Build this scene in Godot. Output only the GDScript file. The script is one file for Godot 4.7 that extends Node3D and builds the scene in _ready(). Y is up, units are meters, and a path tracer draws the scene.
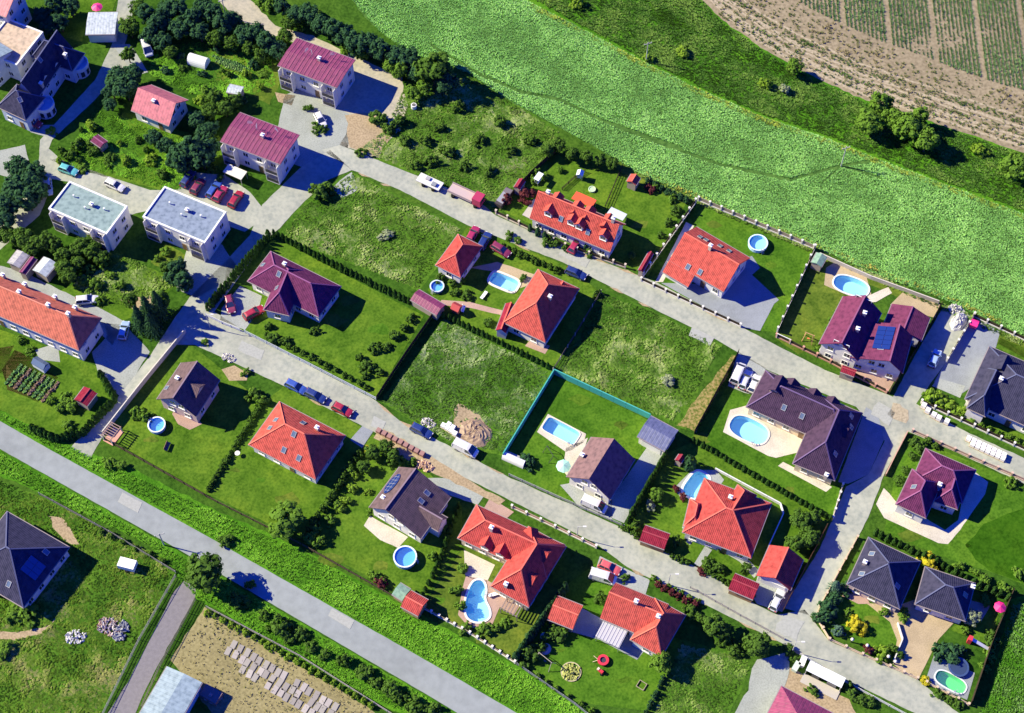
extends Node3D
# A village of detached houses seen from the air. Units are metres, x runs along the picture, z towards the viewer.

var M := {}            # materials
var used := {}         # node names in use
var mesh_cache := {}
var holes := []        # pool basins cut out of the ground sheets
var rng := RandomNumberGenerator.new()
var wobble := FastNoiseLite.new()

# ---------------------------------------------------------------- mesh builder
class MB:
	var v := PackedVector3Array()
	var n := PackedVector3Array()
	var t := PackedVector2Array()
	var x := Transform3D.IDENTITY
	func tri(a: Vector3, b: Vector3, c: Vector3) -> void:
		a = x * a; b = x * b; c = x * c
		var nn := (b - a).cross(c - a)
		if nn.length_squared() < 1e-12:
			return
		nn = nn.normalized()
		var ua := Vector3.RIGHT
		var va := Vector3.BACK
		if absf(nn.y) < 0.999:
			ua = Vector3.UP.cross(nn).normalized()
			va = ua.cross(nn)
		for p: Vector3 in [a, c, b]:
			v.append(p); n.append(nn); t.append(Vector2(p.dot(ua), p.dot(va)))
	func tri_n(a: Vector3, b: Vector3, c: Vector3, nn: Vector3) -> void:
		for p: Vector3 in [a, c, b]:
			v.append(x * p); n.append(nn); t.append(Vector2(p.x, p.z))
	func quad(a: Vector3, b: Vector3, c: Vector3, d: Vector3) -> void:
		tri(a, b, c); tri(a, c, d)
	func box(c: Vector3, s: Vector3, bas := Basis.IDENTITY) -> void:
		var h := s * 0.5
		var p := []
		for i in 8:
			p.append(c + bas * Vector3(h.x * (1 if i & 1 else -1), h.y * (1 if i & 2 else -1), h.z * (1 if i & 4 else -1)))
		for f: Array in [[0, 4, 6, 2], [1, 3, 7, 5], [0, 1, 5, 4], [2, 6, 7, 3], [0, 2, 3, 1], [4, 5, 7, 6]]:
			quad(p[f[0]], p[f[1]], p[f[2]], p[f[3]])
	func bar(a: Vector3, b: Vector3, w: float, h: float) -> void:
		var d := b - a
		var f := d.normalized()
		var side := Vector3.UP.cross(f)
		side = Vector3.RIGHT if side.length() < 0.01 else side.normalized()
		box((a + b) * 0.5, Vector3(w, h, d.length()), Basis(side, f.cross(side), f))
	func cyl(c: Vector3, r0: float, r1: float, h: float, k := 10, cap := true) -> void:
		for i in k:
			var a := TAU * i / k
			var b := TAU * (i + 1) / k
			var p := c + Vector3(cos(a) * r0, 0, sin(a) * r0)
			var q := c + Vector3(cos(b) * r0, 0, sin(b) * r0)
			var r := c + Vector3(cos(a) * r1, h, sin(a) * r1)
			var s := c + Vector3(cos(b) * r1, h, sin(b) * r1)
			quad(p, r, s, q)
			if cap:
				tri(c + Vector3(0, h, 0), s, r)
				tri(c, p, q)
	func prism(poly: PackedVector2Array, y0: float, y1: float) -> void:
		var pl := poly.duplicate()
		if Geometry2D.is_polygon_clockwise(pl):
			pl.reverse()
		var idx := Geometry2D.triangulate_polygon(pl)
		for i in range(0, idx.size(), 3):
			var a := pl[idx[i]]
			var b := pl[idx[i + 1]]
			var c := pl[idx[i + 2]]
			flat(a, b, c, y1, true)
			flat(a, b, c, y0, false)
		for i in pl.size():
			var a := pl[i]
			var b := pl[(i + 1) % pl.size()]
			quad(Vector3(a.x, y0, a.y), Vector3(a.x, y1, a.y), Vector3(b.x, y1, b.y), Vector3(b.x, y0, b.y))
	func flat(a: Vector2, b: Vector2, c: Vector2, y: float, up: bool) -> void:
		var nn := (b - a).cross(c - a)
		if (nn < 0) == up:
			tri(Vector3(a.x, y, a.y), Vector3(b.x, y, b.y), Vector3(c.x, y, c.y))
		else:
			tri(Vector3(a.x, y, a.y), Vector3(c.x, y, c.y), Vector3(b.x, y, b.y))
	func done() -> ArrayMesh:
		var arr := []
		arr.resize(Mesh.ARRAY_MAX)
		arr[Mesh.ARRAY_VERTEX] = v
		arr[Mesh.ARRAY_NORMAL] = n
		arr[Mesh.ARRAY_TEX_UV] = t
		arr[Mesh.ARRAY_TEX_UV2] = t
		var m := ArrayMesh.new()
		if v.size():
			m.add_surface_from_arrays(Mesh.PRIMITIVE_TRIANGLES, arr)
		return m

# ---------------------------------------------------------------- nodes
func numbered(called: String) -> String:
	var k: int = used.get(called, -1) + 1
	used[called] = k
	return called if k == 0 else "%s_%03d" % [called, k]

func tag(o: Node, label: String, category: String, group := "") -> void:
	o.set_meta("label", label)
	o.set_meta("category", category)
	if group != "":
		o.set_meta("group", group)

func thing(called: String, label: String, category: String, at: Vector3, group := "") -> Node3D:
	var o := Node3D.new()
	o.name = numbered(called)
	add_child(o)
	o.position = at
	tag(o, label, category, group)
	return o

func part(called: String, mesh: Mesh, material: Material, parent: Node, at := Vector3.ZERO, turn := 0.0) -> MeshInstance3D:
	var o := MeshInstance3D.new()
	o.name = called
	o.mesh = mesh
	o.material_override = material
	o.position = at
	o.rotation.y = turn
	parent.add_child(o, true)
	return o

func solo(called: String, mesh: Mesh, material: Material, label: String, category: String, at := Vector3.ZERO, turn := 0.0, group := "") -> MeshInstance3D:
	var o := part(numbered(called), mesh, material, self, at, turn)
	tag(o, label, category, group)
	return o

func ground(called: String, mesh: Mesh, material: Material) -> MeshInstance3D:
	var o := part(numbered(called), mesh, material, self)
	o.set_meta("kind", "structure")
	return o

# ---------------------------------------------------------------- textures and materials
func lin(r: float, g: float, b: float) -> Color:
	return Color(r, g, b).linear_to_srgb()

func noise_bytes(size: int, freq: float, octaves: int, sd: int, type := FastNoiseLite.TYPE_SIMPLEX_SMOOTH) -> PackedByteArray:
	var f := FastNoiseLite.new()
	f.seed = sd
	f.noise_type = type
	f.frequency = freq
	f.fractal_octaves = octaves
	var im := f.get_seamless_image(size, size, false, false, 0.1, true)
	im.convert(Image.FORMAT_L8)
	return im.get_data()

# a colour ramp (linear multipliers) looked up by a weighted sum of noises
func noise_tex(size: int, layers: Array, ramp: Array, sd: int) -> ImageTexture:
	var nb := []
	var ws := []
	var total := 0.0
	for k in layers.size():
		nb.append(noise_bytes(size, layers[k][0], layers[k][1], sd + k * 7, layers[k][3] if layers[k].size() > 3 else FastNoiseLite.TYPE_SIMPLEX_SMOOTH))
		ws.append(layers[k][2])
		total += layers[k][2]
	var lut := PackedByteArray()
	for i in 256:
		var p := clampf((i / 255.0 - 0.5) * 1.7 + 0.5, 0, 1) * (ramp.size() - 1)
		var q := mini(int(p), ramp.size() - 2)
		var c: Color = (ramp[q] as Color).lerp(ramp[q + 1], p - q).linear_to_srgb()
		lut.append(int(clampf(c.r, 0, 1) * 255)); lut.append(int(clampf(c.g, 0, 1) * 255)); lut.append(int(clampf(c.b, 0, 1) * 255))
	var out := PackedByteArray()
	var count := size * size
	out.resize(count * 3)
	var b0: PackedByteArray = nb[0]
	var b1: PackedByteArray = nb[1] if nb.size() > 1 else nb[0]
	var b2: PackedByteArray = nb[2] if nb.size() > 2 else nb[0]
	var w0: float = ws[0] / total
	var w1: float = (ws[1] if ws.size() > 1 else 0.0) / total
	var w2: float = (ws[2] if ws.size() > 2 else 0.0) / total
	for i in count:
		var k := int(b0[i] * w0 + b1[i] * w1 + b2[i] * w2) * 3
		out[i * 3] = lut[k]; out[i * 3 + 1] = lut[k + 1]; out[i * 3 + 2] = lut[k + 2]
	var im := Image.create_from_data(size, size, false, Image.FORMAT_RGB8, out)
	return ImageTexture.create_from_image(im)

# the relief of pantiles or of standing seams, one period across, one down
func tile_normal(seam: bool) -> ImageTexture:
	var s := 32
	var im := Image.create(s, s, false, Image.FORMAT_RGB8)
	for y in s:
		for x in s:
			var u := (x + 0.5) / s
			var w := (y + 0.5) / s
			var sx := cos(u * TAU) * 0.75
			var sy := 0.25 if w < 0.8 else -0.7
			if seam:
				sx = 0.9 if u < 0.12 else (-0.9 if u < 0.24 else 0.0)
				sy = 0.0
			var nn := Vector3(sx, sy, 1).normalized()
			im.set_pixel(x, y, Color(nn.x * 0.5 + 0.5, nn.y * 0.5 + 0.5, nn.z * 0.5 + 0.5))
	return ImageTexture.create_from_image(im)

func mat(key: String, c: Color, rough := 0.8, tex: Texture2D = null, metres := 10.0, low: Texture2D = null, low_metres := 80.0) -> StandardMaterial3D:
	var m := StandardMaterial3D.new()
	m.albedo_color = c
	m.roughness = rough
	if rough > 0.7:
		m.metallic_specular = 0.08
	if tex:
		m.albedo_texture = tex
		m.uv1_scale = Vector3.ONE / metres
	if low:
		m.detail_enabled = true
		m.detail_albedo = low
		m.detail_blend_mode = BaseMaterial3D.BLEND_MODE_MUL
		m.detail_uv_layer = BaseMaterial3D.DETAIL_UV_2
		m.uv2_scale = Vector3.ONE / low_metres
	m.cull_mode = BaseMaterial3D.CULL_DISABLED
	M[key] = m
	return m

func leaf(key: String, r: float, g: float, b: float) -> void:
	var m := mat(key, lin(r, g, b), 0.75)
	m.backlight_enabled = true
	m.backlight = lin(r * 1.3, g * 1.3, b * 0.8)

func plain(r: float, g: float, b: float, rough := 0.6, metal := 0.0) -> StandardMaterial3D:
	var key := "p%.3f_%.3f_%.3f_%.2f_%.2f" % [r, g, b, rough, metal]
	if not M.has(key):
		mat(key, lin(r, g, b), rough)
		M[key].metallic = metal
	return M[key]

func roofing(key: String, r: float, g: float, b: float, kind: String) -> void:
	var m := mat(key, lin(r, g, b), 0.55 if kind == "seam" else 0.8, M.tex_roof, 14.0)
	if kind != "":
		m.normal_enabled = true
		m.normal_texture = M.tex_seam if kind == "seam" else M.tex_tile
		m.normal_scale = 0.4
		m.uv1_scale = Vector3(3.0, 2.8, 1) if kind != "seam" else Vector3(1.6, 1, 1)
		m.albedo_texture = null
		m.detail_enabled = true
		m.detail_albedo = M.tex_roof
		m.detail_blend_mode = BaseMaterial3D.BLEND_MODE_MUL
		m.detail_uv_layer = BaseMaterial3D.DETAIL_UV_2
		m.uv2_scale = Vector3.ONE / 14.0

func make_materials() -> void:
	var one := Color(1, 1, 1)
	M.tex_low = noise_tex(256, [[0.012, 3, 1.0], [0.05, 2, 0.5]], [Color(0.5, 0.62, 0.5), Color(0.78, 0.84, 0.74), Color(1, 0.94, 0.82)], 3)
	M.tex_low2 = noise_tex(256, [[0.012, 3, 1.0], [0.06, 3, 0.6]], [Color(0.8, 0.8, 0.8), Color(0.93, 0.93, 0.93), one], 13)
	var lawn := noise_tex(512, [[0.3, 3, 0.9], [0.05, 3, 0.8], [0.012, 2, 0.5]], [Color(0.16, 0.26, 0.16), Color(0.6, 0.68, 0.55), Color(1, 0.97, 0.75)], 21)
	var rough := noise_tex(1024, [[0.22, 3, 1.0], [0.04, 3, 0.8], [0.012, 2, 0.5]], [Color(0.14, 0.22, 0.16), Color(0.42, 0.52, 0.4), Color(0.75, 0.85, 0.6), Color(1, 0.95, 0.8)], 33)
	var soil := noise_tex(1024, [[0.25, 3, 0.8], [0.03, 3, 1.0]], [Color(0.48, 0.48, 0.46), Color(0.8, 0.78, 0.75), one], 41)
	var grit := noise_tex(512, [[0.45, 2, 1.0], [0.05, 3, 0.5]], [Color(0.5, 0.5, 0.5), Color(0.85, 0.85, 0.84), one], 47)
	var tar := noise_tex(1024, [[0.4, 1, 0.5], [0.02, 4, 1.0]], [Color(0.8, 0.8, 0.8), Color(0.91, 0.91, 0.91), one], 53)
	var dust := noise_tex(1024, [[0.3, 2, 0.5], [0.03, 4, 1.0], [0.008, 2, 0.6]], [Color(0.62, 0.65, 0.66), Color(0.84, 0.84, 0.82), Color(1, 0.98, 0.93)], 57)
	var weedy := noise_tex(1024, [[0.2, 3, 1.0], [0.035, 3, 1.2]], [Color(0.12, 0.3, 0.08), Color(0.36, 0.5, 0.2), Color(0.9, 0.8, 0.6), Color(1, 0.92, 0.8)], 61)
	M.tex_roof = noise_tex(512, [[0.3, 2, 0.5], [0.02, 3, 0.8]], [Color(0.5, 0.53, 0.55), Color(0.86, 0.84, 0.83), Color(1, 0.98, 0.96)], 71)
	M.tex_wall = noise_tex(256, [[0.2, 3, 0.5], [0.02, 3, 0.8]], [Color(0.85, 0.85, 0.85), Color(0.95, 0.95, 0.95), one], 73)
	M.tex_tile = tile_normal(false)
	M.tex_seam = tile_normal(true)
	mat("ground", lin(0.085, 0.17, 0.03), 0.95, rough, 37.0, M.tex_low, 170.0)
	mat("rough", lin(0.12, 0.23, 0.035), 0.95, rough, 31.0, M.tex_low, 90.0)
	mat("verge", lin(0.13, 0.31, 0.03), 0.95, rough, 23.0, M.tex_low, 70.0)
	mat("lawn", lin(0.155, 0.26, 0.034), 0.95, lawn, 19.0, M.tex_low, 43.0)
	mat("lawn_fine", lin(0.125, 0.25, 0.03), 0.95, lawn, 17.0, M.tex_low, 61.0)
	mat("lawn_dry", lin(0.185, 0.24, 0.045), 0.95, lawn, 21.0, M.tex_low, 37.0)
	mat("crop", lin(0.11, 0.21, 0.06), 0.95, rough, 41.0, M.tex_low2, 150.0)
	mat("soil", lin(0.335, 0.285, 0.195), 0.95, soil, 33.0, M.tex_low2, 110.0)
	mat("rut", lin(0.43, 0.375, 0.275), 0.95, soil, 21.0)
	mat("tarmac", lin(0.20, 0.19, 0.205), 0.9, tar, 19.0)
	mat("patch", lin(0.35, 0.365, 0.34), 0.9, tar, 13.0)
	mat("tan", lin(0.33, 0.295, 0.15), 0.95, soil, 23.0, M.tex_low2, 60.0)
	mat("lawn_dark", lin(0.065, 0.165, 0.014), 0.95, lawn, 23.0, M.tex_low, 51.0)
	mat("mud", lin(0.16, 0.12, 0.07), 0.95, soil, 13.0)
	mat("straw", lin(0.34, 0.29, 0.16), 0.95, weedy, 29.0, M.tex_low2, 60.0)
	mat("dirt", lin(0.44, 0.35, 0.23), 0.95, soil, 17.0, M.tex_low2, 50.0)
	mat("gravel", lin(0.37, 0.40, 0.37), 0.95, grit, 11.0, M.tex_low2, 47.0)
	mat("road", lin(0.285, 0.315, 0.32), 0.9, tar, 43.0, M.tex_low2, 120.0)
	mat("street", lin(0.405, 0.425, 0.37), 0.9, dust, 37.0, M.tex_low2, 100.0)
	mat("track", lin(0.42, 0.39, 0.31), 0.95, dust, 27.0)
	mat("concrete", lin(0.38, 0.41, 0.40), 0.85, grit, 9.0, M.tex_low2, 31.0)
	mat("paving", lin(0.30, 0.33, 0.37), 0.85, grit, 7.0, M.tex_low2, 27.0)
	mat("sandstone", lin(0.50, 0.40, 0.26), 0.85, grit, 8.0, M.tex_low2, 33.0)
	mat("pinkstone", lin(0.48, 0.33, 0.28), 0.85, grit, 7.0, M.tex_low2, 23.0)
	mat("whitestone", lin(0.66, 0.61, 0.52), 0.8, grit, 8.0, M.tex_low2, 23.0)
	mat("bed", lin(0.14, 0.11, 0.06), 0.95, weedy, 9.0)
	mat("bark", lin(0.10, 0.075, 0.05), 0.95)
	leaf("leaf_oak", 0.06, 0.12, 0.02)
	leaf("leaf_dark", 0.033, 0.083, 0.036)
	leaf("leaf_mid", 0.095, 0.18, 0.025)
	leaf("leaf_light", 0.16, 0.26, 0.03)
	leaf("leaf_yellow", 0.42, 0.38, 0.03)
	leaf("leaf_blue", 0.07, 0.13, 0.10)
	leaf("leaf_red", 0.09, 0.025, 0.03)
	leaf("leaf_thuja", 0.035, 0.085, 0.018)
	leaf("leaf_silver", 0.24, 0.28, 0.17)
	for k in ["tuft", "cropleaf", "rowplant"]:
		mat(k, Color.WHITE, 0.9)
		M[k].vertex_color_use_as_albedo = true
		M[k].backlight_enabled = true
		M[k].backlight = lin(0.3, 0.4, 0.12)
	roofing("red", 0.44, 0.075, 0.07, "tile")
	roofing("orange", 0.49, 0.096, 0.08, "tile")
	roofing("oldred", 0.56, 0.17, 0.12, "tile")
	roofing("brick", 0.25, 0.025, 0.05, "tile")
	roofing("purple", 0.16, 0.042, 0.10, "tile")
	roofing("plum", 0.07, 0.043, 0.085, "tile")
	roofing("violet", 0.135, 0.036, 0.10, "tile")
	roofing("slate", 0.05, 0.05, 0.095, "tile")
	roofing("taupe", 0.135, 0.096, 0.11, "tile")
	roofing("rose", 0.20, 0.125, 0.14, "")
	roofing("maroon", 0.23, 0.042, 0.115, "seam")
	roofing("wine", 0.26, 0.04, 0.12, "seam")
	roofing("pinkmetal", 0.55, 0.16, 0.20, "seam")
	roofing("greymetal", 0.36, 0.36, 0.40, "seam")
	roofing("bluemetal", 0.28, 0.38, 0.44, "seam")
	roofing("whitemetal", 0.46, 0.53, 0.57, "seam")
	roofing("felt", 0.25, 0.35, 0.35, "")
	roofing("felt_blue", 0.23, 0.29, 0.38, "")
	roofing("felt_green", 0.22, 0.36, 0.28, "")
	roofing("felt_beige", 0.55, 0.44, 0.33, "")
	roofing("steel", 0.12, 0.14, 0.27, "seam")
	mat("liner", lin(0.30, 0.66, 0.80), 0.5)
	mat("liner_deep", lin(0.10, 0.40, 0.80), 0.5)
	mat("liner_green", lin(0.10, 0.62, 0.12), 0.5)
	var w := mat("water", lin(0.25, 0.65, 0.85), 0.02)
	w.transparency = BaseMaterial3D.TRANSPARENCY_ALPHA
	w.albedo_color.a = 0.12
	var rip := FastNoiseLite.new()
	rip.frequency = 0.09
	var ri := rip.get_seamless_image(128, 128)
	ri.bump_map_to_normal_map(3.0)
	w.normal_enabled = true
	w.normal_texture = ImageTexture.create_from_image(ri)
	w.normal_scale = 0.25
	w.uv1_scale = Vector3.ONE / 2.2
	var gl := mat("glass", lin(0.03, 0.04, 0.06), 0.03)
	gl.metallic_specular = 0.9
	var so := mat("solar", lin(0.012, 0.03, 0.16), 0.12)
	so.metallic_specular = 0.9

func wall_mat(r: float, g: float, b: float) -> StandardMaterial3D:
	var key := "wall%.2f_%.2f_%.2f" % [r, g, b]
	if not M.has(key):
		mat(key, lin(r, g, b), 0.9, M.tex_wall, 9.0)
	return M[key]

# ---------------------------------------------------------------- ground sheets
func roughen(pts: PackedVector2Array, amp: float, step: float) -> PackedVector2Array:
	if amp <= 0:
		return pts
	var out := PackedVector2Array()
	for i in pts.size():
		var a := pts[i]
		var b := pts[(i + 1) % pts.size()]
		var k := maxi(1, int(a.distance_to(b) / step))
		for j in k:
			var p := a.lerp(b, float(j) / k)
			out.append(p + Vector2(wobble.get_noise_2d(p.x * 9, p.y * 9), wobble.get_noise_2d(p.y * 9 + 500, p.x * 9)) * amp)
	return out if Geometry2D.triangulate_polygon(out).size() else pts

func bounds(p: PackedVector2Array) -> Rect2:
	var r := Rect2(p[0], Vector2.ZERO)
	for q in p:
		r = r.expand(q)
	return r

func punched(pts: PackedVector2Array) -> Array:
	var list := [pts]
	for h: PackedVector2Array in holes:
		var hb := bounds(h)
		var next := []
		for p: PackedVector2Array in list:
			if not bounds(p).intersects(hb):
				next.append(p)
				continue
			var mid := hb.get_center().y
			for half: PackedVector2Array in [PackedVector2Array([Vector2(-3e3, -3e3), Vector2(3e3, -3e3), Vector2(3e3, mid), Vector2(-3e3, mid)]), PackedVector2Array([Vector2(-3e3, mid), Vector2(3e3, mid), Vector2(3e3, 3e3), Vector2(-3e3, 3e3)])]:
				for q in Geometry2D.intersect_polygons(p, half):
					next.append_array(Geometry2D.clip_polygons(q, h))
		list = next
	return list

func sheet(pts: PackedVector2Array, y: float) -> ArrayMesh:
	var mb := MB.new()
	for p: PackedVector2Array in punched(pts):
		var idx := Geometry2D.triangulate_polygon(p)
		for i in range(0, idx.size(), 3):
			mb.flat(p[idx[i]], p[idx[i + 1]], p[idx[i + 2]], y, true)
	return mb.done()

func V2(a: Array) -> PackedVector2Array:
	var p := PackedVector2Array()
	for i in range(0, a.size(), 2):
		p.append(Vector2(a[i], a[i + 1]))
	return p

func area(called: String, m: String, a: Array, y: float, amp := 0.25) -> void:
	ground(called, sheet(roughen(V2(a), amp, 1.2), y), M[m])

# ---------------------------------------------------------------- houses
# wing: [centre x, centre z, length, width, turn, eave height, rise, run of the hipped ends (0 = gable), place of the ridge 0..1, flat]
func wing_local(w: Array, x: float, z: float) -> Vector2:
	var d := Vector2(x - w[0], z - w[1])
	return d.rotated(-w[4])

func roof_y(w: Array, x: float, z: float) -> float:
	var p := wing_local(w, x, z)
	var L: float = w[2]
	var W: float = w[3]
	if absf(p.x) > L / 2 or absf(p.y) > W / 2:
		return -1.0
	if w[9]:
		return w[5]
	var zr: float = (w[8] - 0.5) * W
	var f := (p.y + W / 2) / (zr + W / 2) if p.y < zr else (W / 2 - p.y) / (W / 2 - zr)
	if w[7] > 0.01:
		f = minf(f, (L / 2 - absf(p.x)) / w[7])
	return w[5] + w[6] * f

func roof_at(ws: Array, x: float, z: float) -> float:
	var y := -1.0
	for w: Array in ws:
		y = maxf(y, roof_y(w, x, z))
	return y

func slab(mb: MB, f: Array) -> void:
	var t := Vector3(0, -0.2, 0)
	if f.size() == 4:
		mb.quad(f[0], f[1], f[2], f[3])
		mb.quad(f[3] + t, f[2] + t, f[1] + t, f[0] + t)
	else:
		mb.tri(f[0], f[1], f[2])
		mb.tri(f[2] + t, f[1] + t, f[0] + t)

func side(mb: MB, a: Vector3, b: Vector3) -> void:
	var t := Vector3(0, -0.2, 0)
	mb.quad(a + t, b + t, b, a)

func wing_meshes(w: Array) -> Dictionary:
	var L: float = w[2] / 2
	var W: float = w[3] / 2
	var e: float = w[5]
	var ins := minf(0.45, W * 0.12)
	var wall := MB.new()
	var roof := MB.new()
	var cap := MB.new()
	var gut := MB.new()
	if w[9]:
		wall.box(Vector3(0, e / 2 - 0.1, 0), Vector3(2 * L, e - 0.2, 2 * W))
		roof.box(Vector3(0, e - 0.16, 0), Vector3(2 * L - 0.5, 0.2, 2 * W - 0.5))
		for s: float in [-1.0, 1.0]:
			cap.box(Vector3(0, e, s * (W - 0.1)), Vector3(2 * L + 0.12, 0.42, 0.35))
			cap.box(Vector3(s * (L - 0.1), e, 0), Vector3(0.347, 0.424, 2 * W - 0.55))
		return {"wall": wall.done(), "roof": roof.done(), "parapet": cap.done()}
	var zr: float = (w[8] - 0.5) * 2 * W
	var he: float = w[7]
	var y: float = e + w[6]
	var r0 := Vector3(-L + he, y, zr)
	var r1 := Vector3(L - he, y, zr)
	var a := Vector3(-L, e, -W)
	var b := Vector3(L, e, -W)
	var c := Vector3(L, e, W)
	var d := Vector3(-L, e, W)
	slab(roof, [d, c, r1, r0])
	slab(roof, [b, a, r0, r1])
	side(roof, d, c); side(roof, b, a)
	if he > 0.01:
		slab(roof, [a, d, r0]); slab(roof, [c, b, r1])
		side(roof, a, d); side(roof, c, b)
	else:
		for q: Array in [[a, r0], [r0, d], [c, r1], [r1, b]]:
			side(roof, q[0], q[1])
	# ridge and hip tiles
	var up := Vector3(0, 0.03, 0)
	if r0.distance_to(r1) > 0.4:
		cap.bar(r0 + up, r1 + up, 0.26, 0.12)
	if he > 0.01:
		for q: Array in [[a, r0], [d, r0], [b, r1], [c, r1]]:
			cap.bar(q[0] + up, q[1] + up, 0.22, 0.1)
	# gutters along the eaves
	var g := 0.08
	gut.box(Vector3(0, e - 0.12, W + g), Vector3(2 * L, 0.13, 0.15))
	gut.box(Vector3(0, e - 0.12, -W - g), Vector3(2 * L, 0.13, 0.15))
	if he > 0.01:
		gut.box(Vector3(L + g, e - 0.12, 0), Vector3(0.15, 0.127, 2 * W + 0.3))
		gut.box(Vector3(-L - g, e - 0.12, 0), Vector3(0.15, 0.127, 2 * W + 0.3))
	# walls
	var yt: float = e + ins * w[6] / maxf(W - zr, W + zr) - 0.24
	var l := L - ins
	var v := W - ins
	var A := Vector3(-l, -0.2, -v)
	var B := Vector3(l, -0.2, -v)
	var C := Vector3(l, -0.2, v)
	var D := Vector3(-l, -0.2, v)
	var h := Vector3(0, yt + 0.2, 0)
	wall.quad(D, C, C + h, D + h); wall.quad(B, A, A + h, B + h); wall.quad(A, D, D + h, A + h); wall.quad(C, B, B + h, C + h)
	if he <= 0.01:
		for s: float in [-1.0, 1.0]:
			wall.tri(Vector3(s * l, yt, s * v), Vector3(s * l, yt, -s * v), Vector3(s * l, y - 0.24, zr))
	return {"wall": wall.done(), "roof": roof.done(), "ridge_cap": cap.done(), "gutter": gut.done()}

func window_meshes(ww: float, hh: float) -> Array:
	var key := "win%.2f_%.2f" % [ww, hh]
	if not mesh_cache.has(key):
		var f := MB.new()
		for s: float in [-1.0, 1.0]:
			f.box(Vector3(s * (ww / 2 - 0.05), 0, 0.02), Vector3(0.1, hh, 0.12))
			f.box(Vector3(0, s * (hh / 2 - 0.05), 0.02), Vector3(ww - 0.2, 0.1, 0.12))
		f.box(Vector3(0, 0, 0.02), Vector3(0.07, hh - 0.2, 0.1))
		f.box(Vector3(0, -hh / 2 - 0.04, 0.08), Vector3(ww + 0.16, 0.06, 0.24))
		var p := MB.new()
		p.box(Vector3(0, 0, 0.01), Vector3(ww - 0.2, hh - 0.2, 0.05))
		mesh_cache[key] = [f.done(), p.done()]
	return mesh_cache[key]

func add_window(o: Node3D, at: Vector3, turn: float, ww := 1.3, hh := 1.35) -> void:
	var ms := window_meshes(ww, hh)
	var f := part("window", ms[0], M.frame, o, at, turn)
	part("pane", ms[1], M.glass, f)

func wing_windows(o: Node3D, ws: Array, w: Array, base: Vector3, opt: Dictionary) -> void:
	var ins: float = 0.0 if w[9] else minf(0.45, w[3] * 0.06)
	var floors := clampi(int((w[5] + 0.4) / 2.6), 1, 3)
	var placed_door: bool = opt.get("no_door", false)
	for s in 4:
		var along: float = w[2] if s % 2 == 0 else w[3]
		var out: float = (w[3] if s % 2 == 0 else w[2]) / 2 - ins
		var k := int((along - 1.2) / 2.7)
		var gable: bool = s % 2 == 1 and w[7] < 0.01 and not w[9]
		var turn: float = -w[4] + [0.0, PI / 2, PI, -PI / 2][s]
		var bs := Basis(Vector3.UP, turn)
		for fl in floors + (1 if gable and w[6] > 2.2 else 0):
			var yy: float = 1.55 + fl * 2.75
			var kk := k if fl < floors else mini(k, 2)
			for i in kk:
				var off := (i - (kk - 1) / 2.0) * (along / (k + 0.35) if fl < floors else 1.9)
				var p := Vector3(w[0], 0, w[1]) + bs * Vector3(off, yy, out)
				var inside := false
				for q: Array in ws:
					if q != w:
						var lp := wing_local(q, p.x, p.z)
						if absf(lp.x) < q[2] / 2 and absf(lp.y) < q[3] / 2 and q[5] > 1.0:
							inside = true
				if inside:
					continue
				if fl == 0 and not placed_door and s % 2 == 0 and i == k / 2:
					placed_door = true
					var dm := part("door", mesh_cache.door, M.door, o, p - base - Vector3(0, 0.5, 0), turn)
					part("handle", mesh_cache.handle, M.chrome, dm, Vector3(0.36, 0, 0.1))
				else:
					add_window(o, p - base, turn)

func slope_basis(ws: Array, x: float, z: float) -> Basis:
	var e := 0.15
	var n := Vector3(roof_at(ws, x - e, z) - roof_at(ws, x + e, z), 2 * e, roof_at(ws, x, z - e) - roof_at(ws, x, z + e)).normalized()
	var s := Vector3.UP.cross(n)
	s = Vector3.RIGHT if s.length() < 0.01 else s.normalized()
	return Basis(s, n, s.cross(n))

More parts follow.
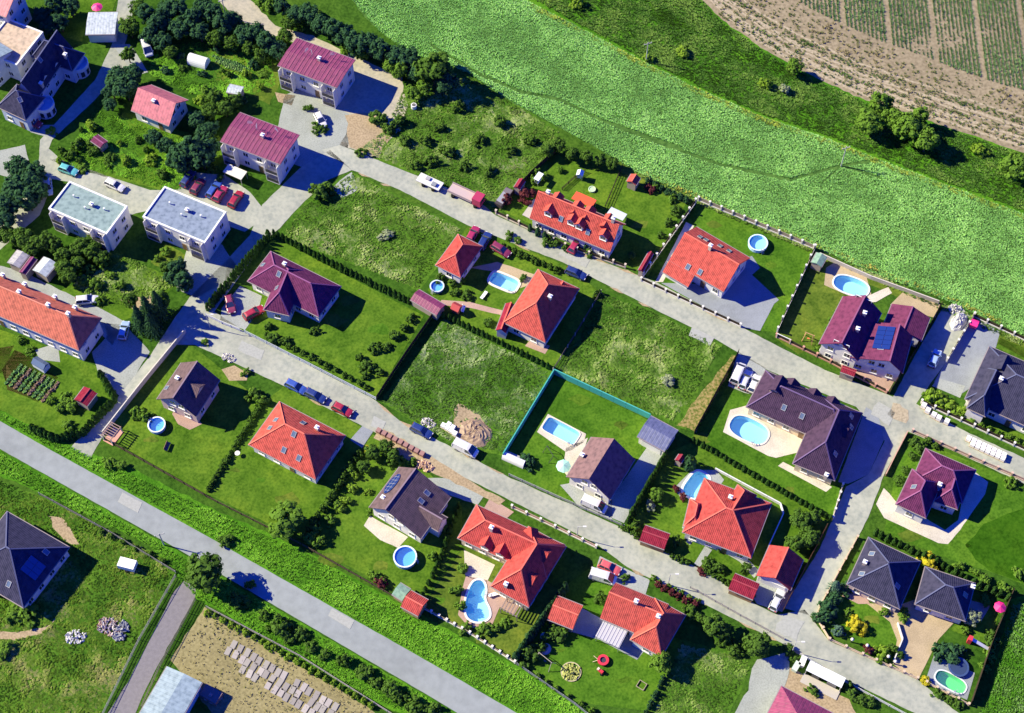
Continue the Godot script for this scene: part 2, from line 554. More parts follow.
func house(called: String, label: String, category: String, wall: Array, roof: String, ws: Array, opt := {}) -> Node3D:
	var base := Vector3(ws[0][0], 0, ws[0][1])
	var o := thing(called, label, category, base, opt.get("group", ""))
	var wm := wall_mat(wall[0], wall[1], wall[2])
	for w: Array in ws:
		var ms := wing_meshes(w)
		var at := Vector3(w[0], 0, w[1]) - base
		for k: String in ms:
			if k == "ridge_cap" and not M.has((roof if w.size() < 11 else w[10]) + "_cap"):
				continue
			var m: Material = wm
			if k == "roof":
				m = M[roof] if w.size() < 11 else M[w[10]]
			elif k == "ridge_cap":
				m = M[roof + "_cap"] if M.has(roof + "_cap") else (M[roof] if w.size() < 11 else M[w[10]])
			elif k == "gutter":
				m = M.gutter
			elif k == "parapet":
				m = M.coping
			part(k, ms[k], m, o, at, -w[4])
		if not opt.get("blank", false) and w[5] > 2.2:
			wing_windows(o, ws, w, base, opt)
	for c: Array in opt.get("ch", []):
		var y := roof_at(ws, c[0], c[1])
		var mb := MB.new()
		mb.box(Vector3(0, c[2] / 2 - 0.5, 0), Vector3(0.6, c[2] + 1.0, 0.6))
		var cm := part("chimney", mb.done(), M.chimney, o, Vector3(c[0], y, c[1]) - base, -ws[0][4])
		var cb := MB.new()
		cb.box(Vector3(0, c[2] + 0.07, 0), Vector3(0.8, 0.14, 0.8))
		cb.cyl(Vector3(0, c[2] + 0.14, 0), 0.16, 0.14, 0.25, 8)
		part("cap", cb.done(), M.coping, cm)
	for c: Array in opt.get("sk", []):
		var y := roof_at(ws, c[0], c[1])
		var f := MB.new()
		var sw: float = c[2] if c.size() > 2 else 0.7
		for s: float in [-1.0, 1.0]:
			f.box(Vector3(s * (sw / 2 + 0.05), 0.06, 0), Vector3(0.1, 0.16, 1.2))
			f.box(Vector3(0, 0.06, s * 0.55), Vector3(sw, 0.156, 0.1))
		var p := MB.new()
		p.box(Vector3(0, 0.05, 0), Vector3(sw, 0.08, 1.02))
		var fm := part("roof_window", f.done(), M.skyframe, o)
		fm.transform = Transform3D(slope_basis(ws, c[0], c[1]), Vector3(c[0], y, c[1]) - base)
		part("pane", p.done(), M.skyglass, fm)
	for c: Array in opt.get("so", []):
		var y := roof_at(ws, c[0], c[1])
		var bs := slope_basis(ws, c[0], c[1])
		for i in int(c[2]):
			for j in int(c[3]):
				var p := MB.new()
				p.box(Vector3((i - (c[2] - 1) / 2.0) * 1.05, 0.14, (j - (c[3] - 1) / 2.0) * 1.7), Vector3(1.0, 0.05, 1.64))
				part("solar_panel", p.done(), M.solar, o).transform = Transform3D(bs, Vector3(c[0], y, c[1]) - base)
	if opt.has("oval"):
		var q: Array = opt.oval
		var p := MB.new()
		var el := PackedVector2Array()
		for i in 28:
			el.append(Vector2(cos(TAU * i / 28) * 2.3, sin(TAU * i / 28) * 1.35))
		p.prism(el, 0.08, 0.14)
		var pm := part("solar_panel", p.done(), M.solar, o)
		pm.transform = Transform3D(slope_basis(ws, q[0], q[1]), Vector3(q[0], roof_at(ws, q[0], q[1]), q[1]) - base)
		var fr := MB.new()
		for i in 5:
			fr.box(Vector3((i - 2) * 0.8, 0.15, 0), Vector3(0.05, 0.03, 2.2 - absf(i - 2) * 0.35))
		fr.box(Vector3(0, 0.15, 0.45), Vector3(4.0, 0.032, 0.05)); fr.box(Vector3(0, 0.15, -0.45), Vector3(4.0, 0.032, 0.05))
		part("panel_frame", fr.done(), M.skyframe, pm)
	var w0: Array = ws[0]
	if opt.has("seams"):
		var k := int(w0[2] / 0.9)
		for sgn: float in [-1.0, 1.0]:
			var run := Vector3(0, w0[6], -sgn * w0[3] / 2)
			for i in k:
				var mb := MB.new()
				mb.bar(Vector3(0, w0[5] + 0.03, sgn * w0[3] / 2), Vector3(0, w0[5] + 0.03, sgn * w0[3] / 2) + run, 0.09, 0.09)
				part("seam", mb.done(), M.seam, o, Basis(Vector3.UP, -w0[4]) * Vector3((i - (k - 1) / 2.0) * 0.9, 0, 0), -w0[4])
	if opt.has("balconies"):
		for fl in 2:
			for sx: float in [-1.0, 1.0]:
				var mb := MB.new()
				mb.box(Vector3(0, -0.08, 0.65), Vector3(3.0, 0.16, 1.3))
				mb.box(Vector3(-1.44, 1.35, 0.65), Vector3(0.12, 2.7, 1.296)); mb.box(Vector3(1.44, 1.35, 0.65), Vector3(0.12, 2.7, 1.296))
				var at := Basis(Vector3.UP, -w0[4]) * Vector3(sx * (w0[2] / 2 - 2.0), 0.3 + fl * 2.75, w0[3] / 2 - 0.4)
				var bm := part("balcony", mb.done(), wm, o, at, -w0[4])
				var rl := MB.new()
				rl.box(Vector3(0, 0.55, 1.27), Vector3(2.7, 0.9, 0.06))
				part("railing", rl.done(), M.dark, bm)
	if opt.has("vents"):
		for i in 3:
			var mb := MB.new()
			mb.cyl(Vector3.ZERO, 0.12, 0.12, 0.6, 8)
			mb.cyl(Vector3(0, 0.6, 0), 0.2, 0.2, 0.1, 8)
			part("vent_pipe", mb.done(), M.coping, o, Basis(Vector3.UP, -w0[4]) * Vector3(-4.0 + i * 3.6, w0[5] - 0.08, (i % 2) * 1.4 - 1.0))
	if opt.has("gate"):
		for k in 4:
			var tn: float = -w0[4] + k * PI / 2
			var f := Basis(Vector3.UP, tn) * Vector3(0, 0, 1)
			if f.z > 0.75:
				var ext: float = (w0[3] if k % 2 == 0 else w0[2]) / 2 - minf(0.45, w0[3] * 0.06)
				var wd: float = minf(5.0, (w0[2] if k % 2 == 0 else w0[3]) - 1.8)
				var mb := MB.new()
				for j in 5:
					mb.box(Vector3(0, 0.25 + j * 0.44, 0.03), Vector3(wd, 0.42, 0.1))
				part("garage_door", mb.done(), M.frame, o, f * ext, tn)
	for q: Array in opt.get("bays", []):
		var mb := MB.new()
		mb.cyl(Vector3.ZERO, 2.0, 2.0, 2.4, 20)
		var bm := part("balcony_bay", mb.done(), wm, o, Vector3(q[0], 0, q[1]) - base)
		for fl in 1:
			part("railing", prop_mesh("ring", [0.0, 2.3 * fl + 2.2, 0.0, 1.95, 2.15, 0.9]), M.coping, bm)
			for j in 4:
				var b2 := MB.new()
				b2.box(Vector3(0, 2.3 * fl + 1.2, 2.0), Vector3(0.8, 1.4, 0.1), Basis.IDENTITY)
				part("bay_window", b2.done(), M.glass, bm, Vector3.ZERO, j * 0.7 - 0.2)
	for c: Array in opt.get("do", []):
		dormer(o, ws, base, c, wm, roof)
	for c: Array in opt.get("an", []):
		var y := roof_at(ws, c[0], c[1])
		var p := MB.new()
		p.cyl(Vector3.ZERO, 0.03, 0.03, 2.4, 5)
		for i in 5:
			p.bar(Vector3(-0.6 + i * 0.06, 1.5 + i * 0.18, 0), Vector3(0.6 - i * 0.06, 1.5 + i * 0.18, 0.2), 0.04, 0.04)
		part("aerial", p.done(), M.chrome, o, Vector3(c[0], y - 0.1, c[1]) - base, c[0])
	return o

# [x, z, width, back run, face height, window?]
func dormer(o: Node3D, ws: Array, base: Vector3, c: Array, wm: Material, roof: String) -> void:
	var bs := slope_basis(ws, c[0], c[1])
	var out := Vector3(bs.y.x, 0, bs.y.z).normalized()
	var turn := atan2(out.x, out.z)
	var w: float = c[2] / 2
	var dep: float = c[3]
	var fh: float = c[4]
	var y := roof_at(ws, c[0], c[1])
	var bx := Basis(Vector3.UP, turn)
	var at := Vector3(c[0], y, c[1]) - base
	var rise := w * 0.85
	var mb := MB.new()
	mb.box(Vector3(0, fh / 2 - 0.5, -dep / 2), Vector3(2 * w - 0.3, fh + 1.0, dep))
	mb.tri(Vector3(-w + 0.15, fh - 0.02, 0.002), Vector3(w - 0.15, fh - 0.02, 0.002), Vector3(0, fh + rise * 0.85, 0.002))
	var rm := MB.new()
	var f := Vector3(0, 0, 0.3)
	var k := Vector3(0, 0, -dep - 1.2)
	var l := Vector3(-w - 0.1, fh - 0.08, 0)
	var r := Vector3(w + 0.1, fh - 0.08, 0)
	var t := Vector3(0, fh + rise, 0)
	for q: Array in [[l, t], [t, r]]:
		slab(rm, [q[0] + f, q[1] + f, q[1] + k, q[0] + k])
		side(rm, q[0] + f, q[1] + f); side(rm, q[0] + k, q[0] + f) ; side(rm, q[1] + f, q[1] + k)
	var d := part("dormer", mb.done(), wm, o, at, turn)
	part("dormer_roof", rm.done(), M[roof], d)
	if c.size() < 6 or c[5]:
		var ms := window_meshes(minf(2 * w - 0.6, 1.3), minf(fh - 0.2, 1.3))
		part("dormer_window", ms[0], M.frame, d, Vector3(0, fh / 2, 0.02))
		part("pane", ms[1], M.glass, d, Vector3(0, fh / 2, 0.02))

# ---------------------------------------------------------------- props made of a few primitive parts
# part: [name, shape, material key or colour, numbers]; shapes: box x y z sx sy sz (turn), cyl x y z r0 r1 h, bar ax ay az bx by bz w, dome x y z r h, ring x y z r0 r1 h
func prop_mesh(shape: String, a: Array) -> ArrayMesh:
	var key := shape + str(a)
	if mesh_cache.has(key):
		return mesh_cache[key]
	var mb := MB.new()
	match shape:
		"box":
			mb.box(Vector3(a[0], a[1], a[2]), Vector3(a[3], a[4], a[5]), Basis(Vector3.UP, deg_to_rad(a[6])) if a.size() > 6 else Basis.IDENTITY)
		"tilt":
			mb.box(Vector3(a[0], a[1], a[2]), Vector3(a[3], a[4], a[5]), Basis(Vector3.RIGHT, deg_to_rad(a[6])))
		"cyl":
			mb.cyl(Vector3(a[0], a[1], a[2]), a[3], a[4], a[5], 8 if a[4] < 0.06 and a[3] > 1.0 else 14)
		"bar":
			mb.bar(Vector3(a[0], a[1], a[2]), Vector3(a[3], a[4], a[5]), a[6], a[6])
		"ring":
			for i in 24:
				var c := Vector2.from_angle(TAU * i / 24)
				var d := Vector2.from_angle(TAU * (i + 1) / 24)
				var o := Vector3(a[0], a[1], a[2])
				var q := func(u: Vector2, r: float, y: float) -> Vector3: return o + Vector3(u.x * r, y, u.y * r)
				mb.quad(q.call(c, a[3], a[5]), q.call(d, a[3], a[5]), q.call(d, a[4], a[5]), q.call(c, a[4], a[5]))
				mb.quad(q.call(c, a[4], 0), q.call(c, a[4], a[5]), q.call(d, a[4], a[5]), q.call(d, a[4], 0))
				mb.quad(q.call(d, a[3], 0), q.call(d, a[3], a[5]), q.call(c, a[3], a[5]), q.call(c, a[3], 0))
		"dome":
			for j in 5:
				for i in 16:
					var q := func(ii: int, jj: int) -> Vector3: return Vector3(a[0], a[1], a[2]) + Vector3(cos(TAU * ii / 16) * cos(PI / 2 * jj / 5) * a[3], sin(PI / 2 * jj / 5) * a[4], sin(TAU * ii / 16) * cos(PI / 2 * jj / 5) * a[3])
					mb.quad(q.call(i, j), q.call(i, j + 1), q.call(i + 1, j + 1), q.call(i + 1, j))
		"mound":
			# radius x, radius z, height
			var fn := FastNoiseLite.new()
			fn.seed = 9
			fn.frequency = 0.55
			var q := func(i: int, j: int) -> Vector3:
				var f := j / 9.0
				var an := TAU * i / 26
				var rr := f * (1.0 + 0.25 * fn.get_noise_2d(cos(an) * 2, sin(an) * 2))
				var p := Vector3(cos(an) * rr * a[0], 0, sin(an) * rr * a[1])
				p.y = maxf(0.0, (1 - f * f) * a[2] * (1 + 0.5 * fn.get_noise_2d(p.x * 2.5, p.z * 2.5)) + (0.3 * fn.get_noise_2d(p.x * 6 + 50, p.z * 6) if j < 9 else 0.0))
				return p
			for j in 9:
				for i in 26:
					mb.quad(q.call(i, j), q.call(i + 1, j), q.call(i + 1, j + 1), q.call(i, j + 1))
		"heap":
			var rr := RandomNumberGenerator.new()
			rr.seed = 77
			for i in int(a[5]):
				var p := Vector2.from_angle(rr.randf() * TAU) * sqrt(rr.randf())
				var s: float = a[4] * rr.randf_range(0.5, 1.2)
				mb.box(Vector3(p.x * a[0], a[2] * (1.0 - p.length()) * rr.randf_range(0.5, 1.0), p.y * a[1]), Vector3(s, s * 0.7, s * a[3]), Basis.from_euler(Vector3(rr.randf() * 0.9, rr.randf() * TAU, rr.randf() * 0.9)))
		"gable":
			# length x, width z, wall height, ridge height, overhang
			var L: float = a[0] / 2
			var W: float = a[1] / 2
			slab(mb, [Vector3(-L, a[2], W), Vector3(L, a[2], W), Vector3(L, a[3], 0), Vector3(-L, a[3], 0)])
			slab(mb, [Vector3(L, a[2], -W), Vector3(-L, a[2], -W), Vector3(-L, a[3], 0), Vector3(L, a[3], 0)])
			side(mb, Vector3(-L, a[2], W), Vector3(L, a[2], W)); side(mb, Vector3(L, a[2], -W), Vector3(-L, a[2], -W))
			for s: float in [-1.0, 1.0]:
				side(mb, Vector3(s * L, a[2], s * W), Vector3(s * L, a[3], 0)); side(mb, Vector3(s * L, a[3], 0), Vector3(s * L, a[2], -s * W))
		"tunnel":
			# half cylinder: length x, radius, stretch
			for i in 12:
				var c := Vector2.from_angle(PI * i / 12)
				var d := Vector2.from_angle(PI * (i + 1) / 12)
				var L: float = a[0] / 2
				mb.quad(Vector3(-L, c.y * a[2], c.x * a[1]), Vector3(L, c.y * a[2], c.x * a[1]), Vector3(L, d.y * a[2], d.x * a[1]), Vector3(-L, d.y * a[2], d.x * a[1]))
				for s: float in [-L, L]:
					mb.tri(Vector3(s, 0, 0), Vector3(s, c.y * a[2], c.x * a[1]), Vector3(s, d.y * a[2], d.x * a[1]))
	mesh_cache[key] = mb.done()
	return mesh_cache[key]

func col(c) -> Material:
	if c is String:
		return M[c]
	return plain(c[0], c[1], c[2], c[3] if c.size() > 3 else 0.6, c[4] if c.size() > 4 else 0.0)

func prop(called: String, label: String, category: String, x: float, z: float, turn: float, parts: Array, group := "", y := 0.06) -> Node3D:
	var o := thing(called, label, category, Vector3(x, y, z), group)
	o.rotation.y = turn
	for p: Array in parts:
		part(p[0], prop_mesh(p[1], p[3]), col(p[2]), o)
	return o

func props(called: String, label: String, category: String, a: Array, parts: Array, group: String, y: float) -> void:
	var first: Node3D
	for i in range(0, a.size(), 3):
		if i == 0:
			first = prop(called, label, category, a[0], a[1], a[2], parts, group, y)
			continue
		var o := first.duplicate()
		o.name = numbered(called)
		add_child(o)
		o.position = Vector3(a[i], y, a[i + 1])
		o.rotation.y = a[i + 2]

# ---------------------------------------------------------------- fences
func fence(called: String, label: String, category: String, kind: String, a: Array, h: float, c1: Array, c2: Array, gap := 2.6) -> void:
	var pts := V2(a)
	var o := thing(called, label, category, Vector3(pts[0].x, 0, pts[0].y))
	var base := pts[0]
	var m1 := plain(c1[0], c1[1], c1[2], 0.85)
	var m2 := plain(c2[0], c2[1], c2[2], 0.85)
	for i in pts.size() - 1:
		var d := pts[i + 1] - pts[i]
		var k := maxi(1, roundi(d.length() / gap))
		var seg := d.length() / k
		var turn := -d.angle()
		var pw := 0.3 if kind == "wall" or kind == "piers" else 0.1
		var key := "%s%.2f_%.1f" % [kind, seg, h]
		if not mesh_cache.has(key):
			var ps := MB.new()
			ps.box(Vector3(0, h / 2 - 0.1, 0), Vector3(pw, h + 0.2, pw))
			if pw > 0.2:
				ps.box(Vector3(0, h + 0.04, 0), Vector3(pw + 0.12, 0.08, pw + 0.12))
			var pn := MB.new()
			var bs := MB.new()
			var l := seg - pw
			match kind:
				"wall", "piers":
					bs.box(Vector3(0, 0.12, 0), Vector3(l, 0.44, 0.16))
					bs.box(Vector3(0, 0.37, 0), Vector3(l, 0.06, 0.2))
					var r := int((h - 0.5) / 0.2)
					for j in r:
						pn.box(Vector3(0, 0.56 + j * 0.2, 0), Vector3(l, 0.17, 0.06))
				"plank":
					for j in int(l / 0.16):
						pn.box(Vector3(-l / 2 + 0.08 + j * 0.16, h / 2, 0), Vector3(0.145, h - 0.06, 0.04))
					pn.box(Vector3(0, h / 2 - 0.03, -0.035), Vector3(l + 0.08, h - 0.16, 0.02))
				"solid":
					pn.box(Vector3(0, h / 2 - 0.05, 0), Vector3(l, h - 0.1, 0.12))
					pn.box(Vector3(0, h - 0.06, 0), Vector3(l, 0.12, 0.2))
				"rail":
					for j in 3:
						pn.box(Vector3(0, h * (0.3 + 0.32 * j), 0), Vector3(l, 0.07, 0.05))
					for j in int(l / 0.24):
						pn.box(Vector3(-l / 2 + 0.12 + j * 0.24, h / 2, 0), Vector3(0.05, h - 0.1, 0.03))
			mesh_cache[key] = [ps.done(), pn.done(), bs.done()]
		var ms: Array = mesh_cache[key]
		for j in k + (1 if i == pts.size() - 2 else 0):
			var p := pts[i] + d * (float(j) / k) - base
			part("pier" if pw > 0.2 else "post", ms[0], m1, o, Vector3(p.x, 0, p.y), turn)
		for j in k:
			var p := pts[i] + d * ((j + 0.5) / k) - base
			part("panel", ms[1], m2, o, Vector3(p.x, 0, p.y), turn)
			if pw > 0.2:
				part("plinth", ms[2], m1, o, Vector3(p.x, 0, p.y), turn)

# ---------------------------------------------------------------- plants
func leaf_quad(mb: MB, p: Vector3, nn: Vector3, s: float, rr: RandomNumberGenerator) -> void:
	var u := nn.cross(Vector3(rr.randf_range(-1, 1), rr.randf_range(-1, 1), rr.randf_range(-1, 1)))
	if u.length() < 0.05:
		u = nn.cross(Vector3.RIGHT)
	u = u.normalized() * s
	var w := nn.cross(u) * 0.7
	mb.quad(p - u, p - w, p + u, p + w)

# a crown of leaf clumps within the unit ball (y from -1 to 1)
func crown(sd: int, clumps: int, leaves: int, size: float, low := -0.75) -> ArrayMesh:
	var rr := RandomNumberGenerator.new()
	rr.seed = sd
	var mb := MB.new()
	var lobes := []
	for i in 6:
		lobes.append([Vector3(rr.randf_range(-1, 1), rr.randf_range(-0.6, 1), rr.randf_range(-1, 1)).normalized(), rr.randf_range(-0.22, 0.24)])
	for i in clumps:
		var d := Vector3.ZERO
		while d.length() < 0.1 or d.length() > 1:
			d = Vector3(rr.randf_range(-1, 1), rr.randf_range(low, 1), rr.randf_range(-1, 1))
		d = d.normalized()
		var r := 0.8
		for q: Array in lobes:
			r += q[1] * maxf(0, d.dot(q[0]) - 0.4) * 1.6
		var c := d * r * rr.randf_range(0.55, 1.0)
		var cr := rr.randf_range(0.16, 0.3)
		for j in leaves:
			var e := Vector3(rr.randf_range(-1, 1), rr.randf_range(-1, 1), rr.randf_range(-1, 1))
			if e.length() < 0.05:
				continue
			e = e.normalized()
			var nn := (e + d * 0.35 + Vector3(rr.randf_range(-1, 1), rr.randf_range(-0.4, 1.2), rr.randf_range(-1, 1)) * 0.5).normalized()
			leaf_quad(mb, c + e * cr * sqrt(rr.randf()), nn, size * rr.randf_range(0.7, 1.3), rr)
	return mb.done()

func column(sd: int, leaves: int, size: float) -> ArrayMesh:
	# a clipped or natural cypress: height 1, radius 1 at its widest
	var rr := RandomNumberGenerator.new()
	rr.seed = sd
	var mb := MB.new()
	for i in leaves:
		var y := rr.randf()
		var a := rr.randf() * TAU
		var r := sqrt(maxf(0.0, 1.0 - pow(y, 1.6))) * minf(1.0, 0.55 + y * 3.0) * rr.randf_range(0.7, 1.0) * (0.88 + 0.12 * sin(a * 5 + sd))
		var d := Vector3(cos(a), 0.5, sin(a)).normalized()
		leaf_quad(mb, Vector3(cos(a) * r, y, sin(a) * r), (d + Vector3(rr.randf_range(-1, 1), rr.randf_range(-0.5, 1), rr.randf_range(-1, 1)) * 0.5).normalized(), size * rr.randf_range(0.7, 1.3), rr)
	return mb.done()

func spruce(sd: int) -> ArrayMesh:
	var rr := RandomNumberGenerator.new()
	rr.seed = sd
	var mb := MB.new()
	for t in 16:
		var y := 0.06 + 0.92 * t / 16.0
		var r := (1.0 - y) * 1.0 + 0.05
		for b in 13:
			var a := TAU * b / 13 + t * 1.3 + rr.randf() * 0.3
			var rl := r * rr.randf_range(0.75, 1.1)
			for k in 7:
				var f := (k + 0.6) / 7.0
				var p := Vector3(cos(a) * rl * f, y - f * f * 0.05 * (1.2 - y) + rr.randf_range(-0.012, 0.012), sin(a) * rl * f)
				leaf_quad(mb, p, Vector3(cos(a) * 0.4 + rr.randf_range(-0.5, 0.5), 0.75, sin(a) * 0.4 + rr.randf_range(-0.5, 0.5)).normalized(), 0.085 * (1.15 - f * 0.5), rr)
	return mb.done()

func trunk_mesh() -> ArrayMesh:
	var mb := MB.new()
	mb.cyl(Vector3.ZERO, 1.0, 0.6, 0.62, 8)
	for i in 5:
		var a := TAU * i / 5 + 0.4
		var s := Vector3(0, 0.42 + 0.04 * i, 0)
		var e := Vector3(cos(a) * 6.0, 0.78 + 0.04 * (i % 3), sin(a) * 6.0)
		for k in 5:
			var u := Vector2.from_angle(TAU * k / 5)
			var w := Vector2.from_angle(TAU * (k + 1) / 5)
			mb.quad(s + Vector3(u.x, u.y * 0.04, u.y) * 0.5, e + Vector3(u.x, u.y * 0.04, u.y) * 0.15, e + Vector3(w.x, w.y * 0.04, w.y) * 0.15, s + Vector3(w.x, w.y * 0.04, w.y) * 0.5)
	return mb.done()

func make_plants() -> void:
	for i in 4:
		mesh_cache["crown%d" % i] = crown(100 + i * 13, 62, 42, 0.095)
		mesh_cache["bush%d" % i] = crown(300 + i * 17, 26, 34, 0.13, -0.2)
		mesh_cache["column%d" % i] = column(500 + i, 190, 0.2)
	for i in 2:
		mesh_cache["spruce%d" % i] = spruce(700 + i)
	mesh_cache["trunk"] = trunk_mesh()
	for k in 3:
		var rr := RandomNumberGenerator.new()
		rr.seed = 900 + k
		var mb := MB.new()
		for i in 11:
			var a := rr.randf() * TAU
			var r := rr.randf_range(0.05, 0.42)
			var p := Vector3(cos(a) * r, 0, sin(a) * r)
			var q := p + Vector3(cos(a + rr.randf_range(-0.8, 0.8)) * 0.34, rr.randf_range(0.3, 0.75), sin(a + rr.randf_range(-0.8, 0.8)) * 0.34)
			var w := Vector3(-sin(a), 0, cos(a)) * rr.randf_range(0.1, 0.2)
			for tr: Array in [[p - w, p + w, q], [p + w, q + w * 1.5 - Vector3(0, 0.12, 0), q]]:
				var nn: Vector3 = (tr[1] - tr[0]).cross(tr[2] - tr[0]).normalized()
				if nn.y < 0:
					nn = -nn
					tr = [tr[0], tr[2], tr[1]]
				mb.tri_n(tr[0], tr[1], tr[2], (nn * 0.55 + Vector3.UP * 0.6).normalized())
		mesh_cache["tuft%d" % k] = mb.done()
		# matted grass: blades that lean one way
		mb = MB.new()
		for i in 12:
			var p := Vector3(rr.randf_range(-0.5, 0.1), 0, rr.randf_range(-0.4, 0.4))
			var q := p + Vector3(rr.randf_range(0.35, 0.75), rr.randf_range(0.18, 0.5), rr.randf_range(-0.15, 0.15))
			var w := Vector3(rr.randf_range(-0.03, 0.03), 0, rr.randf_range(0.05, 0.11))
			for tr: Array in [[p - w, p + w, q], [p + w, q + w * 1.3 - Vector3(0, 0.08, 0), q]]:
				var nn: Vector3 = (tr[1] - tr[0]).cross(tr[2] - tr[0]).normalized()
				if nn.y < 0:
					nn = -nn
					tr = [tr[0], tr[2], tr[1]]
				mb.tri_n(tr[0], tr[1], tr[2], (nn * 0.6 + Vector3.UP * 0.5).normalized())
		mesh_cache["lean%d" % k] = mb.done()

var plant_count := 0
func tree(kind: String, m: String, x: float, z: float, r: float, h: float, called: String, label: String, category: String, group := "") -> void:
	plant_count += 1
	var turn := plant_count * 2.399
	var o := thing(called, label, category, Vector3(x, 0, z), group)
	o.rotation.y = turn
	var k := plant_count % 4
	if kind == "tree":
		var cr := part("crown", mesh_cache["crown%d" % k], M[m], o, Vector3(0, h - (h * 0.42) * 0.94, 0))
		cr.scale = Vector3(r, h * 0.42, r)
		var tr := part("trunk", mesh_cache.trunk, M.bark, o, Vector3(0, -0.1, 0))
		tr.scale = Vector3(r * 0.07, h * 0.8, r * 0.07)
	elif kind == "spruce":
		var cr := part("crown", mesh_cache["spruce%d" % (k % 2)], M[m], o, Vector3(0, 0.1, 0))
		cr.scale = Vector3(r, h, r)
		var tr := part("trunk", mesh_cache.trunk, M.bark, o, Vector3(0, -0.1, 0))
		tr.scale = Vector3(r * 0.05, h * 0.7, r * 0.05)
	elif kind == "column":
		part("foliage", mesh_cache["column%d" % k], M[m], o).scale = Vector3(r, h, r)
	else:
		part("foliage", mesh_cache["bush%d" % k], M[m], o, Vector3(0, h * 0.25, 0)).scale = Vector3(r * (1.15 + 0.25 * sin(turn)), h * 0.78, r * (1.15 + 0.25 * cos(turn * 1.7)))

func trees(kind: String, m: String, a: Array, called: String, label: String, category: String, group := "") -> void:
	for i in range(0, a.size(), 4):
		tree(kind, m, a[i], a[i + 1], a[i + 2], a[i + 3], called, label, category, group)

func hedge(label: String, m: String, a: Array, gap: float, r: float, h: float, kind := "column") -> void:
	var pts := V2(a)
	var o := thing("hedge", label, "hedge", Vector3(pts[0].x, 0, pts[0].y))
	var rr := RandomNumberGenerator.new()
	rr.seed = int(pts[0].x * 10) + 5000
	for i in pts.size() - 1:
		var d := pts[i + 1] - pts[i]
		var k := maxi(1, roundi(d.length() / gap))
		for j in k:
			var p := pts[i] + d * ((j + rr.randf_range(0.35, 0.65)) / k) - pts[0]
			var s := rr.randf_range(0.8, 1.2)
			var f := part("shrub", mesh_cache["%s%d" % [kind, j % 4]], M[m], o, Vector3(p.x, h * 0.15 if kind == "bush" else 0.0, p.y), rr.randf() * TAU)
			f.scale = Vector3(r * s, h * rr.randf_range(0.85, 1.15) * (0.8 if kind == "bush" else 1.0), r * s)

# many small plants over an area: one object
func scatter(called: String, label: String, category: String, m: String, a: Array, per_m2: float, size: Array, hues: Array, sd: int, avoid := []) -> void:
	var pts := V2(a)
	var idx := Geometry2D.triangulate_polygon(pts)
	var rr := RandomNumberGenerator.new()
	rr.seed = sd
	var fn := FastNoiseLite.new()
	fn.seed = sd
	fn.frequency = 0.07
	fn.fractal_octaves = 3
	var list := []
	var no := []
	for q: Array in avoid:
		no.append(V2(q))
	for i in range(0, idx.size(), 3):
		var A := pts[idx[i]]
		var B := pts[idx[i + 1]]
		var C := pts[idx[i + 2]]
		var k := int(absf((B - A).cross(C - A)) * 0.5 * per_m2)
		for j in k:
			var u := rr.randf()
			var w := rr.randf()
			if u + w > 1:
				u = 1 - u; w = 1 - w
			var p := A + (B - A) * u + (C - A) * w
			var skip := false
			for q: PackedVector2Array in no:
				if Geometry2D.is_point_in_polygon(p, q):
					skip = true
			if not skip:
				list.append(p)
	copies(called, label, category, m, ("lean%d" if label.begins_with("rough") else "tuft%d") % (sd % 3), list, size, hues, rr, fn)

func copies(called: String, label: String, category: String, m: String, mesh: String, list: Array, size: Array, hues: Array, rr: RandomNumberGenerator, fn: FastNoiseLite) -> void:
	if list.is_empty():
		return
	var mm := MultiMesh.new()
	mm.transform_format = MultiMesh.TRANSFORM_3D
	mm.use_colors = true
	mm.mesh = mesh_cache[mesh]
	mm.instance_count = list.size()
	for i in list.size():
		var p: Vector2 = list[i]
		var nz := fn.get_noise_2d(p.x, p.y) * 0.75 + fn.get_noise_2d(p.x * 4, p.y * 4) * 0.4
		var s: float = rr.randf_range(size[0], size[1]) * (1.0 + nz * 0.6)
		var turn := rr.randf() * TAU
		if mesh.begins_with("lean"):
			turn = fn.get_noise_2d(p.x * 1.7 + 300, p.y * 1.7) * 7.0 + rr.randf_range(-0.5, 0.5)
		mm.set_instance_transform(i, Transform3D(Basis(Vector3.UP, turn).scaled(Vector3(s, s * rr.randf_range(0.7, 1.2), s)), Vector3(p.x, 0.02, p.y)))
		var f := clampf(0.5 + nz * 1.1 + rr.randf_range(-0.22, 0.22), 0, 0.999) * (hues.size() - 1)
		var c0: Array = hues[int(f)]
		var c1: Array = hues[int(f) + 1]
		mm.set_instance_color(i, Color(c0[0], c0[1], c0[2]).lerp(Color(c1[0], c1[1], c1[2]), f - int(f)))
	var o := MultiMeshInstance3D.new()
	o.name = numbered(called)
	o.multimesh = mm
	o.material_override = M[m]
	add_child(o)
	tag(o, label, category)
	o.set_meta("kind", "stuff")

